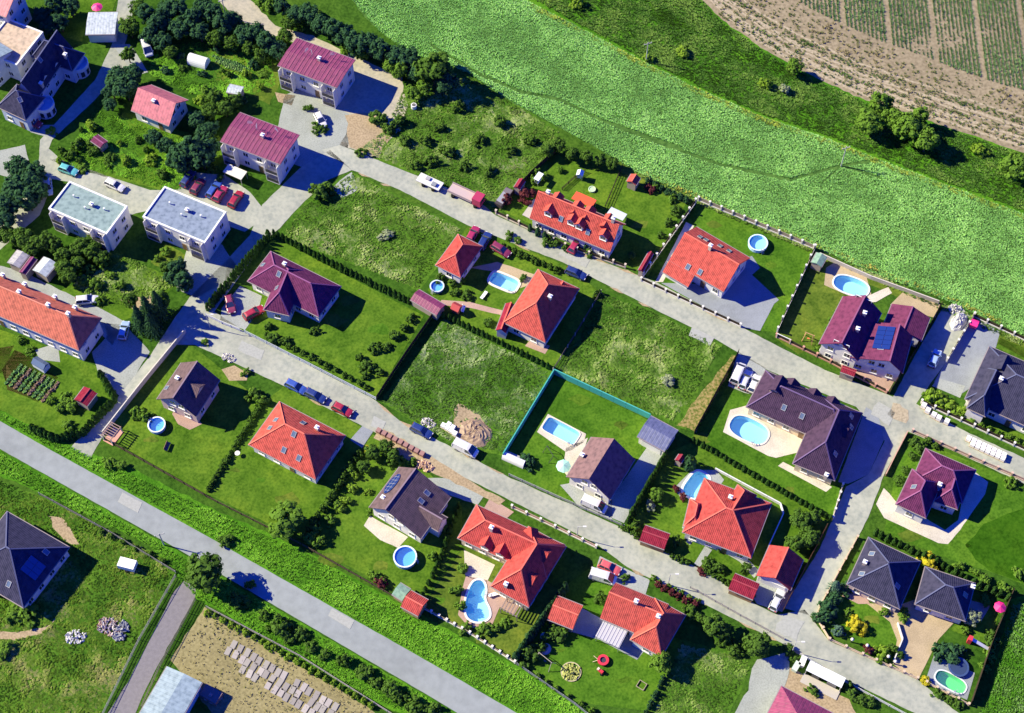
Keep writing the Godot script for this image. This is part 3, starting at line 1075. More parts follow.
# ---------------------------------------------------------------- pools
func ring_mesh(p: PackedVector2Array, grow: float, y0: float, y1: float) -> ArrayMesh:
	var mb := MB.new()
	var k := p.size()
	var c := Vector2.ZERO
	for q in p:
		c += q / k
	var o := PackedVector2Array()
	for i in k:
		var t := (p[(i + 1) % k] - p[(i + k - 1) % k]).normalized()
		var nn := Vector2(t.y, -t.x)
		if nn.dot(p[i] - c) < 0:
			nn = -nn
		o.append(p[i] + nn * grow)
	for i in k:
		var j := (i + 1) % k
		mb.quad(Vector3(p[i].x, y1, p[i].y), Vector3(p[j].x, y1, p[j].y), Vector3(o[j].x, y1, o[j].y), Vector3(o[i].x, y1, o[i].y))
		mb.quad(Vector3(o[i].x, y0, o[i].y), Vector3(o[i].x, y1, o[i].y), Vector3(o[j].x, y1, o[j].y), Vector3(o[j].x, y0, o[j].y))
		mb.quad(Vector3(p[j].x, y0, p[j].y), Vector3(p[j].x, y1, p[j].y), Vector3(p[i].x, y1, p[i].y), Vector3(p[i].x, y0, p[i].y))
	return mb.done()

func rounded(x: float, z: float, L: float, W: float, turn: float, pw: float, k := 32) -> PackedVector2Array:
	var p := PackedVector2Array()
	for i in k:
		var a := TAU * i / k
		var c := Vector2(signf(cos(a)) * pow(absf(cos(a)), pw) * L / 2, signf(sin(a)) * pow(absf(sin(a)), pw) * W / 2)
		p.append(c.rotated(turn) + Vector2(x, z))
	return p

func smooth(p: PackedVector2Array) -> PackedVector2Array:
	for s in 2:
		var o := PackedVector2Array()
		for i in p.size():
			var q := p[(i + 1) % p.size()]
			o.append(p[i].lerp(q, 0.25)); o.append(p[i].lerp(q, 0.75))
		p = o
	return p

func sunk_pool(label: String, p: PackedVector2Array, liner: String, rim: Array, grow: float) -> void:
	var c := Vector2.ZERO
	for q in p:
		c += q / p.size()
	var l := PackedVector2Array()
	for q in p:
		l.append(q - c)
	var o := thing("swimming_pool", label, "pool", Vector3(c.x, 0, c.y))
	var mb := MB.new()
	var idx := Geometry2D.triangulate_polygon(l)
	for i in range(0, idx.size(), 3):
		mb.flat(l[idx[i]], l[idx[i + 1]], l[idx[i + 2]], -1.35, true)
	for i in l.size():
		var a := l[i]
		var b := l[(i + 1) % l.size()]
		mb.quad(Vector3(b.x, -1.35, b.y), Vector3(b.x, 0.1, b.y), Vector3(a.x, 0.1, a.y), Vector3(a.x, -1.35, a.y))
	part("basin", mb.done(), M[liner], o)
	part("coping", ring_mesh(l, grow, 0.0, 0.16), plain(rim[0], rim[1], rim[2], 0.8), o)
	var w := MB.new()
	for i in range(0, idx.size(), 3):
		w.flat(l[idx[i]], l[idx[i + 1]], l[idx[i + 2]], -0.08, true)
	part("water", w.done(), M.water, o)
	var la := MB.new()
	for sd: float in [-0.25, 0.25]:
		la.bar(Vector3(0, -0.9, sd), Vector3(0, 0.8, sd), 0.06, 0.06)
		la.bar(Vector3(0, 0.8, sd), Vector3(-0.5, 0.75, sd), 0.06, 0.06)
		la.bar(Vector3(-0.5, 0.75, sd), Vector3(-0.6, 0.14, sd), 0.06, 0.06)
	for j in 4:
		la.box(Vector3(0.02, -0.8 + j * 0.28, 0), Vector3(0.1, 0.04, 0.5))
	var lp: Vector2 = l[l.size() / 5]
	part("ladder", la.done(), M.chrome, o, Vector3(lp.x, 0.1, lp.y) * 0.95, -lp.angle() + PI)

func round_pool(label: String, x: float, z: float, r: float, h: float, liner: String, rim: Array, walls: Array) -> void:
	var o := thing("round_pool", label, "pool", Vector3(x, 0, z))
	part("pool_wall", prop_mesh("ring", [0, 0, 0, r - 0.06, r, h - 0.03]), plain(walls[0], walls[1], walls[2], 0.5), o)
	part("rim", prop_mesh("ring", [0, h - 0.03, 0, r - 0.16, r + 0.1, 0.08]), plain(rim[0], rim[1], rim[2], 0.5), o)
	var f := MB.new()
	f.cyl(Vector3(0, 0.09, 0), r - 0.07, r - 0.07, 0.03, 32)
	for i in 32:
		var c := Vector2.from_angle(TAU * i / 32) * (r - 0.08)
		var d := Vector2.from_angle(TAU * (i + 1) / 32) * (r - 0.08)
		f.quad(Vector3(d.x, 0.1, d.y), Vector3(d.x, h - 0.05, d.y), Vector3(c.x, h - 0.05, c.y), Vector3(c.x, 0.1, c.y))
	part("liner", f.done(), M[liner], o)
	var w := MB.new()
	var k := 32
	for i in k:
		var c := Vector2.from_angle(TAU * i / k) * (r - 0.09)
		var d := Vector2.from_angle(TAU * (i + 1) / k) * (r - 0.09)
		w.flat(Vector2.ZERO, c, d, h - 0.22, true)
	part("water", w.done(), M.water, o)
	var la := MB.new()
	for s: float in [-0.25, 0.25]:
		la.bar(Vector3(r + 0.45, 0.05, s), Vector3(r + 0.08, h + 0.5, s), 0.05, 0.05)
		la.bar(Vector3(r - 0.3, 0.1, s), Vector3(r + 0.0, h + 0.5, s), 0.05, 0.05)
	for j in 4:
		la.box(Vector3(r + 0.42 - 0.08 * j, 0.2 + 0.27 * j, 0), Vector3(0.1, 0.04, 0.5))
	part("ladder", la.done(), M.chrome, o, Vector3.ZERO, x)

# ---------------------------------------------------------------- vehicles
func loft(mb: MB, secs: Array) -> void:
	# each section: x, half width, bottom, belt
	var rings := []
	for s: Array in secs:
		var hw: float = s[1]
		var b: float = s[2]
		var t: float = s[3]
		var r := []
		for q: Array in [[0.86, 0.0], [1.0, 0.25], [1.0, 0.72], [0.95, 0.9], [0.8, 1.0]]:
			r.append(Vector3(s[0], b + (t - b) * q[1], hw * q[0]))
		var full := r.duplicate()
		for i in range(r.size() - 1, -1, -1):
			full.append(r[i] * Vector3(1, 1, -1))
		rings.append(full)
	for i in rings.size() - 1:
		var a: Array = rings[i]
		var b: Array = rings[i + 1]
		for j in a.size():
			var k := (j + 1) % a.size()
			mb.quad(a[j], b[j], b[k], a[k])
	for e: Array in [rings[0], rings[-1]]:
		for j in range(1, e.size() - 1):
			if e == rings[0]:
				mb.tri(e[0], e[j], e[j + 1])
			else:
				mb.tri(e[0], e[j + 1], e[j])

func car_meshes(kind: String) -> Dictionary:
	if mesh_cache.has("car_" + kind):
		return mesh_cache["car_" + kind]
	var d := {}
	var body := MB.new()
	var L := 4.4
	var secs := [[-2.2, 0.72, 0.35, 0.72], [-2.05, 0.84, 0.24, 0.9], [-1.2, 0.88, 0.2, 0.96], [0.75, 0.88, 0.2, 0.94], [1.55, 0.86, 0.2, 0.86], [2.08, 0.8, 0.24, 0.72], [2.2, 0.66, 0.34, 0.6]]
	var g := [-1.75, -1.0, 0.25, 1.0, 0.92, 1.45]   # rear foot, roof rear, roof front, screen foot, belt, roof height
	if kind == "hatch":
		secs[0] = [-1.95, 0.76, 0.33, 0.8]; secs[1] = [-1.85, 0.86, 0.24, 0.96]
		g = [-1.88, -1.5, 0.2, 1.0, 0.94, 1.5]
	elif kind == "wagon":
		g = [-2.12, -1.85, 0.2, 1.0, 0.94, 1.5]
	elif kind == "van":
		secs = [[-2.45, 0.85, 0.35, 1.0], [-2.4, 0.93, 0.25, 1.15], [1.2, 0.95, 0.22, 1.2], [2.0, 0.93, 0.22, 1.05], [2.4, 0.86, 0.25, 0.85], [2.5, 0.74, 0.35, 0.7]]
		g = [-2.42, -2.3, 1.0, 1.95, 1.12, 2.05]
	loft(body, secs)
	d.body = body.done()
	var wd := 0.79 if kind != "van" else 0.9
	var wt := 0.6 if kind != "van" else 0.76
	var p := []
	for s: float in [1.0, -1.0]:
		p.append([Vector3(g[0], g[4], s * wd), Vector3(g[1], g[5], s * wt), Vector3(g[2], g[5], s * wt), Vector3(g[3], g[4], s * wd)])
	var q: Array = p[0]
	var r: Array = p[1]
	var f := MB.new()
	f.quad(q[3], r[3], r[2], q[2])
	d.windscreen = f.done()
	f = MB.new()
	f.quad(r[0], q[0], q[1], r[1])
	d.rear_window = f.done()
	for s in 2:
		f = MB.new()
		f.quad(p[s][0], p[s][3], p[s][2], p[s][1])
		d["side_window" + ("_" if s else "")] = f.done()
	f = MB.new()
	var up := Vector3(0, 0.07, 0)
	f.quad(q[1], q[2], r[2], r[1])
	var ctr: Array = [q[1].lerp(r[2], 0.15) + up, q[2].lerp(r[1], 0.15) + up, r[2].lerp(q[1], 0.15) + up, r[1].lerp(q[2], 0.15) + up]
	f.quad(ctr[0], ctr[1], ctr[2], ctr[3])
	var e4 := [q[1], q[2], r[2], r[1]]
	for i in 4:
		f.quad(e4[i], e4[(i + 1) % 4], ctr[(i + 1) % 4], ctr[i])
	# pillars
	for s in 2:
		f.bar(p[s][3], p[s][2], 0.09, 0.09); f.bar(p[s][0], p[s][1], 0.12, 0.12)
		var mm: Vector3 = p[s][2].lerp(p[s][1], 0.45)
		f.bar(Vector3(mm.x, g[4], p[s][0].z), mm, 0.1, 0.06)
	if kind == "van":
		for s: float in [1.0, -1.0]:
			f.quad(Vector3(-2.4, 1.1, s * 0.905), Vector3(0.3, 1.1, s * 0.905), Vector3(0.3, 2.03, s * 0.775), Vector3(-2.28, 2.03, s * 0.775))
	d.roof = f.done()
	var w := MB.new()
	w.x = Transform3D(Basis(Vector3.RIGHT, PI / 2), Vector3(0, 0, -0.1))
	w.cyl(Vector3.ZERO, 0.32, 0.32, 0.2, 14)
	d.wheel = w.done()
	w = MB.new()
	w.x = Transform3D(Basis(Vector3.RIGHT, PI / 2), Vector3(0, 0, -0.11))
	w.cyl(Vector3.ZERO, 0.2, 0.2, 0.22, 10)
	d.rim = w.done()
	f = MB.new()
	f.box(Vector3.ZERO, Vector3(0.12, 0.16, 0.34))
	d.lamp = f.done()
	f = MB.new()
	f.box(Vector3.ZERO, Vector3(0.12, 0.13, 0.2))
	d.mirror = f.done()
	f = MB.new()
	f.box(Vector3.ZERO, Vector3(0.14, 0.2, 1.5))
	d.bumper = f.done()
	d.front = secs[-1][0]; d.back = secs[0][0]; d.half = secs[2][1]; d.foot = g[3]; d.belt = g[4]
	mesh_cache["car_" + kind] = d
	return d

func car(kind: String, label: String, c: Array, x: float, z: float, turn: float, group := "") -> void:
	var d := car_meshes(kind)
	var o := thing("parked_car" if kind != "van" else "parked_van", label, "car" if kind != "van" else "van", Vector3(x, 0.07, z), group)
	o.rotation.y = turn
	var m := plain(c[0], c[1], c[2], 0.35, 0.1)
	m.clearcoat_enabled = true
	m.clearcoat = 0.6
	part("body", d.body, m, o)
	part("roof", d.roof, m, o)
	for k in ["windscreen", "rear_window", "side_window", "side_window_"]:
		part(k.trim_suffix("_"), d[k], M.glass, o)
	for sx: float in [-0.6, 0.62]:
		for s: float in [-1.0, 1.0]:
			var w := part("wheel", d.wheel, M.rubber, o, Vector3(sx * d.front, 0.32, s * (d.half - 0.08)))
			part("rim", d.rim, M.chrome, w)
	for s: float in [-1.0, 1.0]:
		part("headlight", d.lamp, M.headlight, o, Vector3(d.front - 0.06, 0.62, s * 0.52))
		part("taillight", d.lamp, M.taillight, o, Vector3(d.back + 0.04, 0.72, s * 0.58))
		part("mirror", d.mirror, m, o, Vector3(d.foot - 0.15, d.belt + 0.06, s * (d.half + 0.08)))
	part("bumper", d.bumper, M.dark, o, Vector3(d.front - 0.02, 0.42, 0))
	part("bumper", d.bumper, M.dark, o, Vector3(d.back + 0.02, 0.42, 0))

# plants in straight rows, with a gap left for the wheels every few rows
func rows(called: String, label: String, category: String, m: String, a: Array, d: Array, gap: float, step: float, every: int, size: Array, hues: Array, sd: int) -> void:
	var pts := V2(a)
	var dir := Vector2(d[0], d[1]).normalized()
	var nor := dir.orthogonal()
	var rr := RandomNumberGenerator.new()
	rr.seed = sd
	var fn := FastNoiseLite.new()
	fn.seed = sd
	fn.frequency = 0.06
	var lo := Vector2(1e9, 1e9)
	var hi := -lo
	for p in pts:
		var q := Vector2(p.dot(dir), p.dot(nor))
		lo = lo.min(q); hi = hi.max(q)
	var list := []
	var k := 0
	var y := lo.y
	while y < hi.y:
		k += 1
		y += gap
		if every > 0 and k % every == 0:
			continue
		var x := lo.x
		while x < hi.x:
			x += step * rr.randf_range(0.6, 1.4)
			var p := dir * x + nor * (y + rr.randf_range(-0.1, 0.1))
			if fn.get_noise_2d(p.x, p.y) > -0.5 + rr.randf_range(-0.2, 0.2) and Geometry2D.is_point_in_polygon(p, pts):
				list.append(p)
	copies(called, label, category, m, "tuft%d" % (sd % 3), list, size, hues, rr, fn)

# ---------------------------------------------------------------- the scene
func _ready() -> void:
	# camera
	var cam := Camera3D.new()
	cam.name = "camera"
	cam.position = Vector3(0, 277, 277 * tan(deg_to_rad(30)))
	cam.rotation_degrees = Vector3(-60, 0, 0)
	cam.fov = rad_to_deg(2 * atan(356.5 / 1663.0))
	cam.near = 1.0
	cam.far = 6000.0
	add_child(cam)
	cam.current = true
	# clear blue sky
	var sky_mat := ProceduralSkyMaterial.new()
	sky_mat.sky_top_color = lin(0.012, 0.085, 1.0)
	sky_mat.sky_horizon_color = lin(0.03, 0.14, 1.0)
	sky_mat.sky_curve = 0.15
	sky_mat.ground_bottom_color = lin(0.06, 0.10, 0.03)
	sky_mat.ground_horizon_color = lin(0.10, 0.16, 0.12)
	sky_mat.sun_angle_max = 4.0
	var sky := Sky.new()
	sky.sky_material = sky_mat
	var env := Environment.new()
	env.background_mode = Environment.BG_SKY
	env.sky = sky
	env.background_energy_multiplier = 0.42
	env.tonemap_mode = Environment.TONE_MAPPER_LINEAR
	env.tonemap_exposure = 2.2
	env.sdfgi_enabled = true
	env.ssao_enabled = true
	env.ssil_enabled = true
	var we := WorldEnvironment.new()
	we.environment = env
	add_child(we)
	# sun: high in the west, its shadows fall to +x and a little to +z
	var sun := DirectionalLight3D.new()
	sun.name = "sun"
	sun.light_energy = 1.6
	sun.light_color = Color(1.0, 0.96, 0.80)
	sun.light_angular_distance = 0.5
	sun.shadow_enabled = true
	var el := deg_to_rad(35.5)
	sun.look_at_from_position(Vector3.ZERO, Vector3(cos(el) * 0.966, -sin(el), cos(el) * 0.259))
	add_child(sun)

	wobble.seed = 5
	wobble.frequency = 0.05
	make_materials()
	M.frame = plain(0.7, 0.7, 0.68, 0.5)
	M.door = plain(0.16, 0.09, 0.05, 0.5)
	M.chrome = plain(0.5, 0.5, 0.52, 0.3, 0.6)
	M.gutter = plain(0.26, 0.22, 0.22, 0.4)
	M.coping = plain(0.66, 0.68, 0.70, 0.6)
	M.seam = plain(0.36, 0.10, 0.15, 0.5)
	M.chimney = plain(0.5, 0.42, 0.36, 0.9)
	M.skyframe = plain(0.3, 0.3, 0.32, 0.4)
	M.skyglass = plain(0.10, 0.14, 0.22, 0.05)
	M.rubber = plain(0.02, 0.02, 0.02, 0.9)
	M.headlight = plain(0.7, 0.7, 0.7, 0.1)
	M.taillight = plain(0.4, 0.01, 0.01, 0.2)
	M.dark = plain(0.04, 0.04, 0.045, 0.6)
	for k: Array in [["red", 0.6, 0.14, 0.11], ["orange", 0.64, 0.15, 0.11], ["oldred", 0.58, 0.22, 0.16], ["purple", 0.25, 0.09, 0.18], ["violet", 0.24, 0.09, 0.2], ["plum", 0.14, 0.095, 0.2], ["slate", 0.10, 0.11, 0.2], ["taupe", 0.23, 0.17, 0.21], ["brick", 0.3, 0.05, 0.07]]:
		M[k[0] + "_cap"] = plain(k[1], k[2], k[3], 0.8)
	var dm := MB.new()
	dm.box(Vector3(0, 0, 0.03), Vector3(1.0, 2.1, 0.1))
	mesh_cache.door = dm.done()
	dm = MB.new()
	dm.box(Vector3(0, 0, 0), Vector3(0.05, 0.2, 0.06))
	mesh_cache.handle = dm.done()
	make_plants()
	holes.append(rounded(66.84, -16.05, 6.99, 3.9, 0.41, 0.8))
	holes.append(rounded(-1.58, -16.98, 5.74, 3, 0.46, 0.45))
	holes.append(rounded(9.19, 16.13, 6.93, 3.1, 0.54, 0.3))
	holes.append(rounded(44.45, 15.92, 7.49, 4.6, 0.53, 0.75))
	holes.append(rounded(33.88, 27.32, 5.52, 3.4, -0.95, 0.6))
	holes.append(smooth(V2([-6.6,46.06,-5.0,46.25,-4.62,48.35,-5.06,49.67,-3.89,51.93,-4.05,53.43,-5.99,54.17,-7.76,53.43,-8.31,51.75,-8.16,49.49,-7.48,47.4])))
	holes.append(rounded(75.78, 64.95, 5.44, 2.6, 0.55, 0.7))
	# ground: one sheet to the horizon
	ground("ground", sheet(V2([-2500, -2500, 2500, -2500, 2500, 2500, -2500, 2500]), 0.0), M.ground)
	# fields and rough ground
	area("crop_field","crop",[-40.59,-102.11,-35.09,-89.78,-28.61,-81.22,-21.49,-75.07,-14.34,-72.3,-8.96,-69.56,-2.54,-63.88,10.03,-55.12,18.23,-49.4,26.28,-43.27,38.24,-36.75,49.96,-30.36,61.51,-24.56,72.81,-18.39,84.03,-13.26,94.9,-7.07,109.11,0.78,113.85,-26.96,103.6,-33.29,91.45,-39.25,79.85,-44.8,66.13,-51.99,52.04,-58.28,39.85,-65.22,27.44,-73.41,14.76,-82.35,1.76,-90.94,-9.37,-102.11],0.02,0.7)
	area("ploughed_field","soil",[28.78,-108.14,41.3,-90.94,45.73,-84.62,53.85,-76.73,61.51,-70.66,73.53,-63.07,85.56,-57.75,97.4,-52.51,116.72,-43.78,127.71,-108.14],0.02,0.5)
	area("field_margin","verge",[-9.41,-105.11,1.76,-90.94,14.76,-82.35,27.44,-73.41,39.85,-65.22,52.04,-58.28,66.13,-51.99,79.85,-44.8,91.45,-39.25,103.6,-33.29,113.85,-26.96,116.72,-43.78,97.4,-52.51,85.56,-57.75,73.53,-63.07,61.51,-70.66,53.85,-76.73,45.73,-84.62,41.3,-90.94,28.78,-108.14],0.01,0.4)
	area("meadow","rough",[-22.75,-67.39,-8.95,-69.29,10.02,-54.6,7.43,-46.84,-2.43,-33.05,-8.14,-37.0,-19.49,-42.77,-33.15,-49.4,-27.55,-54.6],0.01,0.6)
	area("meadow","rough",[-32.88,-43.78,-10.07,-29.87,-18.1,-14.65,-21.11,-16.52,-47.57,-27.93,-43.04,-35.51,-37.22,-40.5],0.01,0.4)
	area("meadow","rough",[-13.26,-8.67,8.03,3.42,-1.86,21.15,-10.63,19.28,-24.99,9.95],0.01,0.4)
	area("meadow","rough",[17.72,-15.12,28.33,-10.04,40.57,-2.79,35.8,6.27,32.45,15.92,24.17,11.67,8.42,2.98],0.01,0.4)
	area("verge","verge",[-103.05,7.35,-96.68,11.67,-79.49,20.53,-72.73,22.6,-56.15,31.36,-38.23,39.88,-19.84,50.62,1.39,62.43,15.03,71.68,8.15,75.16,-13.2,62.25,-55.58,37.53,-86.65,19.9,-96.29,14.22,-102.52,10.59],0.01,0.4)
	area("verge","verge",[-101.58,16.34,-95.38,20.11,-84.26,26.5,-59.22,41.05,-13.06,68.34,-7.17,72.03,-15.7,72.03,-28.79,66.38,-47.9,53.99,-56.25,49.49,-65.35,39.29,-83.73,30.36,-100.56,22.6],0.01,0.4)
	area("meadow","rough",[-100.29,24.25,-84.64,30.36,-63.34,41.24,-59.71,45.1,-65.14,57.32,-70.32,72.03,-94.21,72.03],0.01,0.4)
	area("allotment_ground","tan",[-54.32,51.18,-47.78,55.47,-29.65,66.38,-20.82,72.03,-49.84,72.03,-59.51,60.98],0.02,0.4)
	area("meadow","rough",[29.42,57.32,40.61,60.07,41.66,62.43,36.35,72.03,23.55,72.03,25.94,64.59],0.01,0.4)
	area("meadow","verge",[88.32,49.86,93.94,47.97,90.12,72.03,79.02,72.03,82.4,66.38],0.02,0.5)
	area("meadow","verge",[28.12,-90.94,40.78,-81.78,38.16,-73.41],0.01,0.3)
	# lawns
	area("lawn","lawn_fine",[37.58,-36.01,60.09,-24.32,51.19,-5.26,44.31,-6.62,28.41,-16.52],0.02,0.15)
	area("lawn","lawn_dry",[59.86,-21.7,63.54,-20.75,65.57,-13.26,59.84,-2.34,55.06,-0.56,50.91,-4.14],0.02,0.15)
	area("lawn","lawn",[7.64,-47.35,18.15,-46.32,22.66,-45.56,35.34,-35.76,26.91,-18.39,22.45,-21.22,9.63,-27.45,-1.62,-33.79],0.02,0.2)
	area("lawn","lawn_dry",[22.71,-46.84,30.35,-42.26,36.26,-37.75,34.93,-35.76,26.18,-40.5,20.6,-45.3],0.03,0.3)
	area("lawn","lawn",[-8.87,-30.6,10.72,-20.75,17.31,-14.65,7.65,3.2,-13.07,-9.12,-16.54,-15.12],0.02,0.2)
	area("lawn","lawn",[-49.93,-24.56,-46.5,-26.96,-34.08,-19.33,-17.17,-9.12,-25.79,8.87,-38.78,1.22,-52.18,-5.49],0.02,0.2)
	area("lawn","lawn_fine",[8.21,4.3,25.59,13.8,23.96,17.18,27.94,20.11,23.45,30.36,19.27,35.16,-0.74,25.07,-0.37,20.11],0.02,0.1)
	area("lawn","lawn_fine",[40.9,6.92,44.75,9.09,54.57,9.52,61.97,26.3,58.44,34.16,33.28,17.81],0.02,0.15)
	area("lawn","lawn",[34.01,18.23,58.22,34.56,51.24,47.97,43.57,50.62,20.51,35.95,28.45,21.15],0.02,0.15)
	area("lawn","lawn",[-63.9,-4.36,-52.85,5.18,-47.34,9.95,-56.17,29.15,-76.36,17.18],0.02,0.15)
	area("lawn","lawn",[-47.3,10.38,-43.41,6.49,-26.24,16.34,-28.64,21.15,-37.97,38.31,-55.81,29.15],0.02,0.15)
	area("lawn","lawn",[-26.22,16.76,-21.87,18.02,-9.15,31.36,-9.02,39.88,-16.12,50.62,-37.75,38.9],0.02,0.15)
	area("lawn","lawn_dry",[-9.01,40.27,-7.58,39.29,8.9,47.97,0.35,61.34,-15.75,50.99],0.02,0.15)
	area("lawn","lawn_fine",[8.54,47.97,15.81,42.21,29.42,57.32,23.97,70.28,10.82,68.51,1.39,61.34],0.02,0.15)
	area("lawn","lawn_fine",[57.64,47.97,63.39,50.81,67.45,53.99,67.76,57.32,66.21,61.7,57.23,55.84,53.89,53.99],0.02,0.1)
	area("lawn","lawn_fine",[71.97,21.15,76.26,18.02,100.4,30.36,97.18,49.86,87.24,45.1,76.99,41.44,67.44,36.74,69.25,30.36],0.02,0.1)
	area("lawn","lawn_dark",[91.82,32.57,88.91,33.76,85.61,35.16,83.85,37.33,81.78,39.29,83.35,42.21,85.56,44.34,88.94,45.68,97.34,48.92,100.4,30.36],0.03,0.2)
	area("lawn","lawn",[80.09,8.44,102.02,20.53,101.4,24.25,79.15,9.95],0.02,0.1)
	area("lawn","lawn",[94.47,-4.14,105.2,1.22,104.55,5.18,93.4,-2.12],0.02,0.1)
	area("lawn","lawn",[76.94,55.47,83.57,58.24,86.27,51.75,82.11,49.86],0.02,0.1)
	area("lawn","lawn",[-94.48,-96.19,-86.29,-96.19,-87.32,-86.33,-92.59,-86.62,-92.84,-78.41,-97.82,-80.09],0.02,0.2)
	area("lawn","lawn_dry",[-66.21,-77.57,-56.39,-76.18,-48.48,-70.66,-51.0,-61.2,-63.19,-67.93],0.02,0.5)
	area("lawn","lawn",[-81.34,-59.34,-71.45,-55.12,-61.77,-51.99,-60.5,-49.4,-71.89,-49.4,-83.19,-57.22],0.02,0.5)
	area("lawn","lawn",[-95.36,-46.84,-82.25,-49.4,-77.82,-46.84,-71.23,-43.02,-71.86,-39.25,-93.13,-45.56],0.02,0.5)
	area("lawn","lawn",[-93.04,-33.05,-82.58,-26.96,-73.9,-20.99,-65.6,-17.45,-70.77,-10.5,-79.98,-5.94,-88.99,-15.12,-77.87,-20.99],0.02,0.5)
	area("lawn","lawn_dry",[-69.48,-26.24,-63.08,-22.17,-60.77,-18.63,-64.61,-17.45,-71.99,-21.7],0.02,0.4)
	area("lawn","lawn",[-99.39,-5.94,-87.13,-1.45,-78.93,2.54,-74.65,9.52,-80.75,18.02,-90.55,14.86,-100.8,9.52],0.02,0.4)
	area("lawn","lawn",[-79.15,-49.4,-65.13,-54.6,-57.61,-51.99,-59.02,-44.29,-74.58,-45.56],0.02,0.5)
	area("worn_grass","lawn_dry",[42.55,-30.6,41.64,-30.28,41.12,-29.93,39.93,-30.15,39.56,-30.35,39.34,-30.96,40.39,-31.57,41.13,-31.5,41.83,-31.03],0.03,0.5)
	area("worn_grass","lawn",[52.63,-20.99,52.42,-20.38,51.34,-20.21,50.49,-20.36,50.33,-20.74,50.45,-21.33,50.5,-21.64,51.51,-21.95,52.32,-21.6],0.03,0.5)
	area("worn_grass","lawn_fine",[46.61,-26.96,46.23,-26.09,44.97,-25.84,43.15,-26.16,42.41,-26.28,42.39,-27.51,43.34,-27.84,45.24,-27.87,47.23,-27.98],0.03,0.5)
	area("worn_grass","lawn_dry",[27.37,-30.6,26.94,-29.91,26.17,-29.92,25.17,-29.91,23.8,-30.22,24.47,-30.9,25.16,-31.46,26.05,-31.78,27.58,-31.51],0.03,0.5)
	area("worn_grass","lawn",[19.52,-41.76,20.38,-40.68,18.36,-39.92,16.73,-40.26,16.18,-41.41,15.95,-42.09,17.01,-43.4,18.4,-42.56,19.23,-42.4],0.03,0.5)
	area("worn_grass","lawn",[13.14,-43.02,11.6,-42.32,10.38,-42.06,9.02,-41.55,7.43,-42.34,7.42,-43.53,8.59,-44.08,10.15,-44.82,11.44,-44.32],0.03,0.5)
	area("worn_grass","lawn_dry",[-29.74,-12.8,-30.28,-12.33,-31.4,-11.88,-33.05,-11.5,-33.72,-12.55,-33.39,-13.12,-32.64,-13.59,-31.36,-13.62,-30.77,-13.82],0.03,0.5)
	area("worn_grass","lawn_fine",[-23.85,-5.94,-23.96,-5.09,-25.19,-4.89,-26.26,-5.23,-27.89,-5.45,-27.99,-6.26,-26.74,-7.1,-25.31,-7.27,-24.16,-6.72],0.03,0.5)
	area("worn_grass","lawn",[-39.02,-1.45,-39.21,-0.48,-40.48,-0.18,-41.62,-0.52,-42.98,-0.96,-42.54,-1.96,-42.28,-2.62,-40.58,-2.57,-39.42,-2.13],0.03,0.5)
	area("worn_grass","lawn_dry",[-31.46,-8.21,-32.2,-7.64,-33.91,-6.64,-35.89,-7.04,-37.23,-7.88,-36.94,-8.59,-36.04,-9.59,-34.16,-9.52,-33.36,-8.73],0.03,0.5)
	area("worn_grass","lawn",[14.88,9.52,14.63,9.94,13.09,10.87,11.63,10.27,11.29,9.75,10.49,9.17,12.16,8.25,13.21,8.26,14.74,8.9],0.03,0.5)
	area("worn_grass","lawn_fine",[4.64,18.02,4.46,18.36,3.57,18.55,2.79,18.69,2.28,18.28,2.4,17.89,2.82,17.58,3.5,17.37,4.07,17.55],0.03,0.5)
	area("worn_grass","lawn_dry",[21.85,14.86,21.16,15.35,20.49,15.71,19.61,15.27,19.25,15.18,19.17,14.55,19.4,14.16,20.58,14.07,21.2,14.23],0.03,0.5)
	area("worn_grass","lawn_fine",[44.05,18.02,44.13,18.66,42.85,18.65,41.56,18.72,40.84,18.24,41.54,17.8,41.63,17.44,43.05,17.22,44.01,17.51],0.03,0.5)
	area("worn_grass","lawn_dry",[36.47,18.02,37.02,18.6,35.4,18.77,33.85,19.0,33.27,18.45,33.9,17.71,33.99,17.42,35.48,16.58,36.85,17.08],0.03,0.5)
	area("worn_grass","lawn_dry",[51.88,28.34,52.09,28.61,51.27,28.95,50.41,28.88,49.85,28.48,50.15,28.19,50.68,27.76,51.33,27.78,51.9,27.9],0.03,0.5)
	area("worn_grass","lawn",[27.59,31.36,26.97,31.79,26.42,32.39,25.2,32.06,24.01,31.7,24.97,31.16,25.05,30.27,26.58,30.4,27.3,30.98],0.03,0.5)
	area("worn_grass","lawn_dry",[-66.19,18.02,-66.53,18.32,-67.31,18.48,-68.11,18.42,-68.8,18.29,-69.07,17.73,-68.39,17.64,-67.57,17.16,-66.93,17.38],0.03,0.5)
	area("worn_grass","lawn",[-54.8,18.02,-54.79,18.51,-55.24,18.69,-56.04,18.7,-56.76,18.25,-56.57,17.8,-56.18,17.51,-55.37,17.62,-54.53,17.66],0.03,0.5)
	area("worn_grass","lawn_dry",[-50.49,24.25,-50.44,24.61,-51.06,24.75,-51.62,24.55,-52.54,24.4,-52.36,24.09,-51.9,23.94,-51.18,23.66,-50.78,23.98],0.03,0.5)
	area("worn_grass","lawn_fine",[-45.53,26.3,-45.76,26.68,-46.23,26.86,-46.98,26.67,-47.12,26.47,-47.16,26.14,-47.1,25.92,-46.31,25.68,-45.84,25.92],0.03,0.5)
	area("worn_grass","lawn_dry",[-38.86,30.36,-38.74,30.99,-40.09,31.62,-41.56,31.64,-43.3,30.89,-43.36,29.91,-42.01,29.26,-40.39,28.74,-39.2,29.86],0.03,0.5)
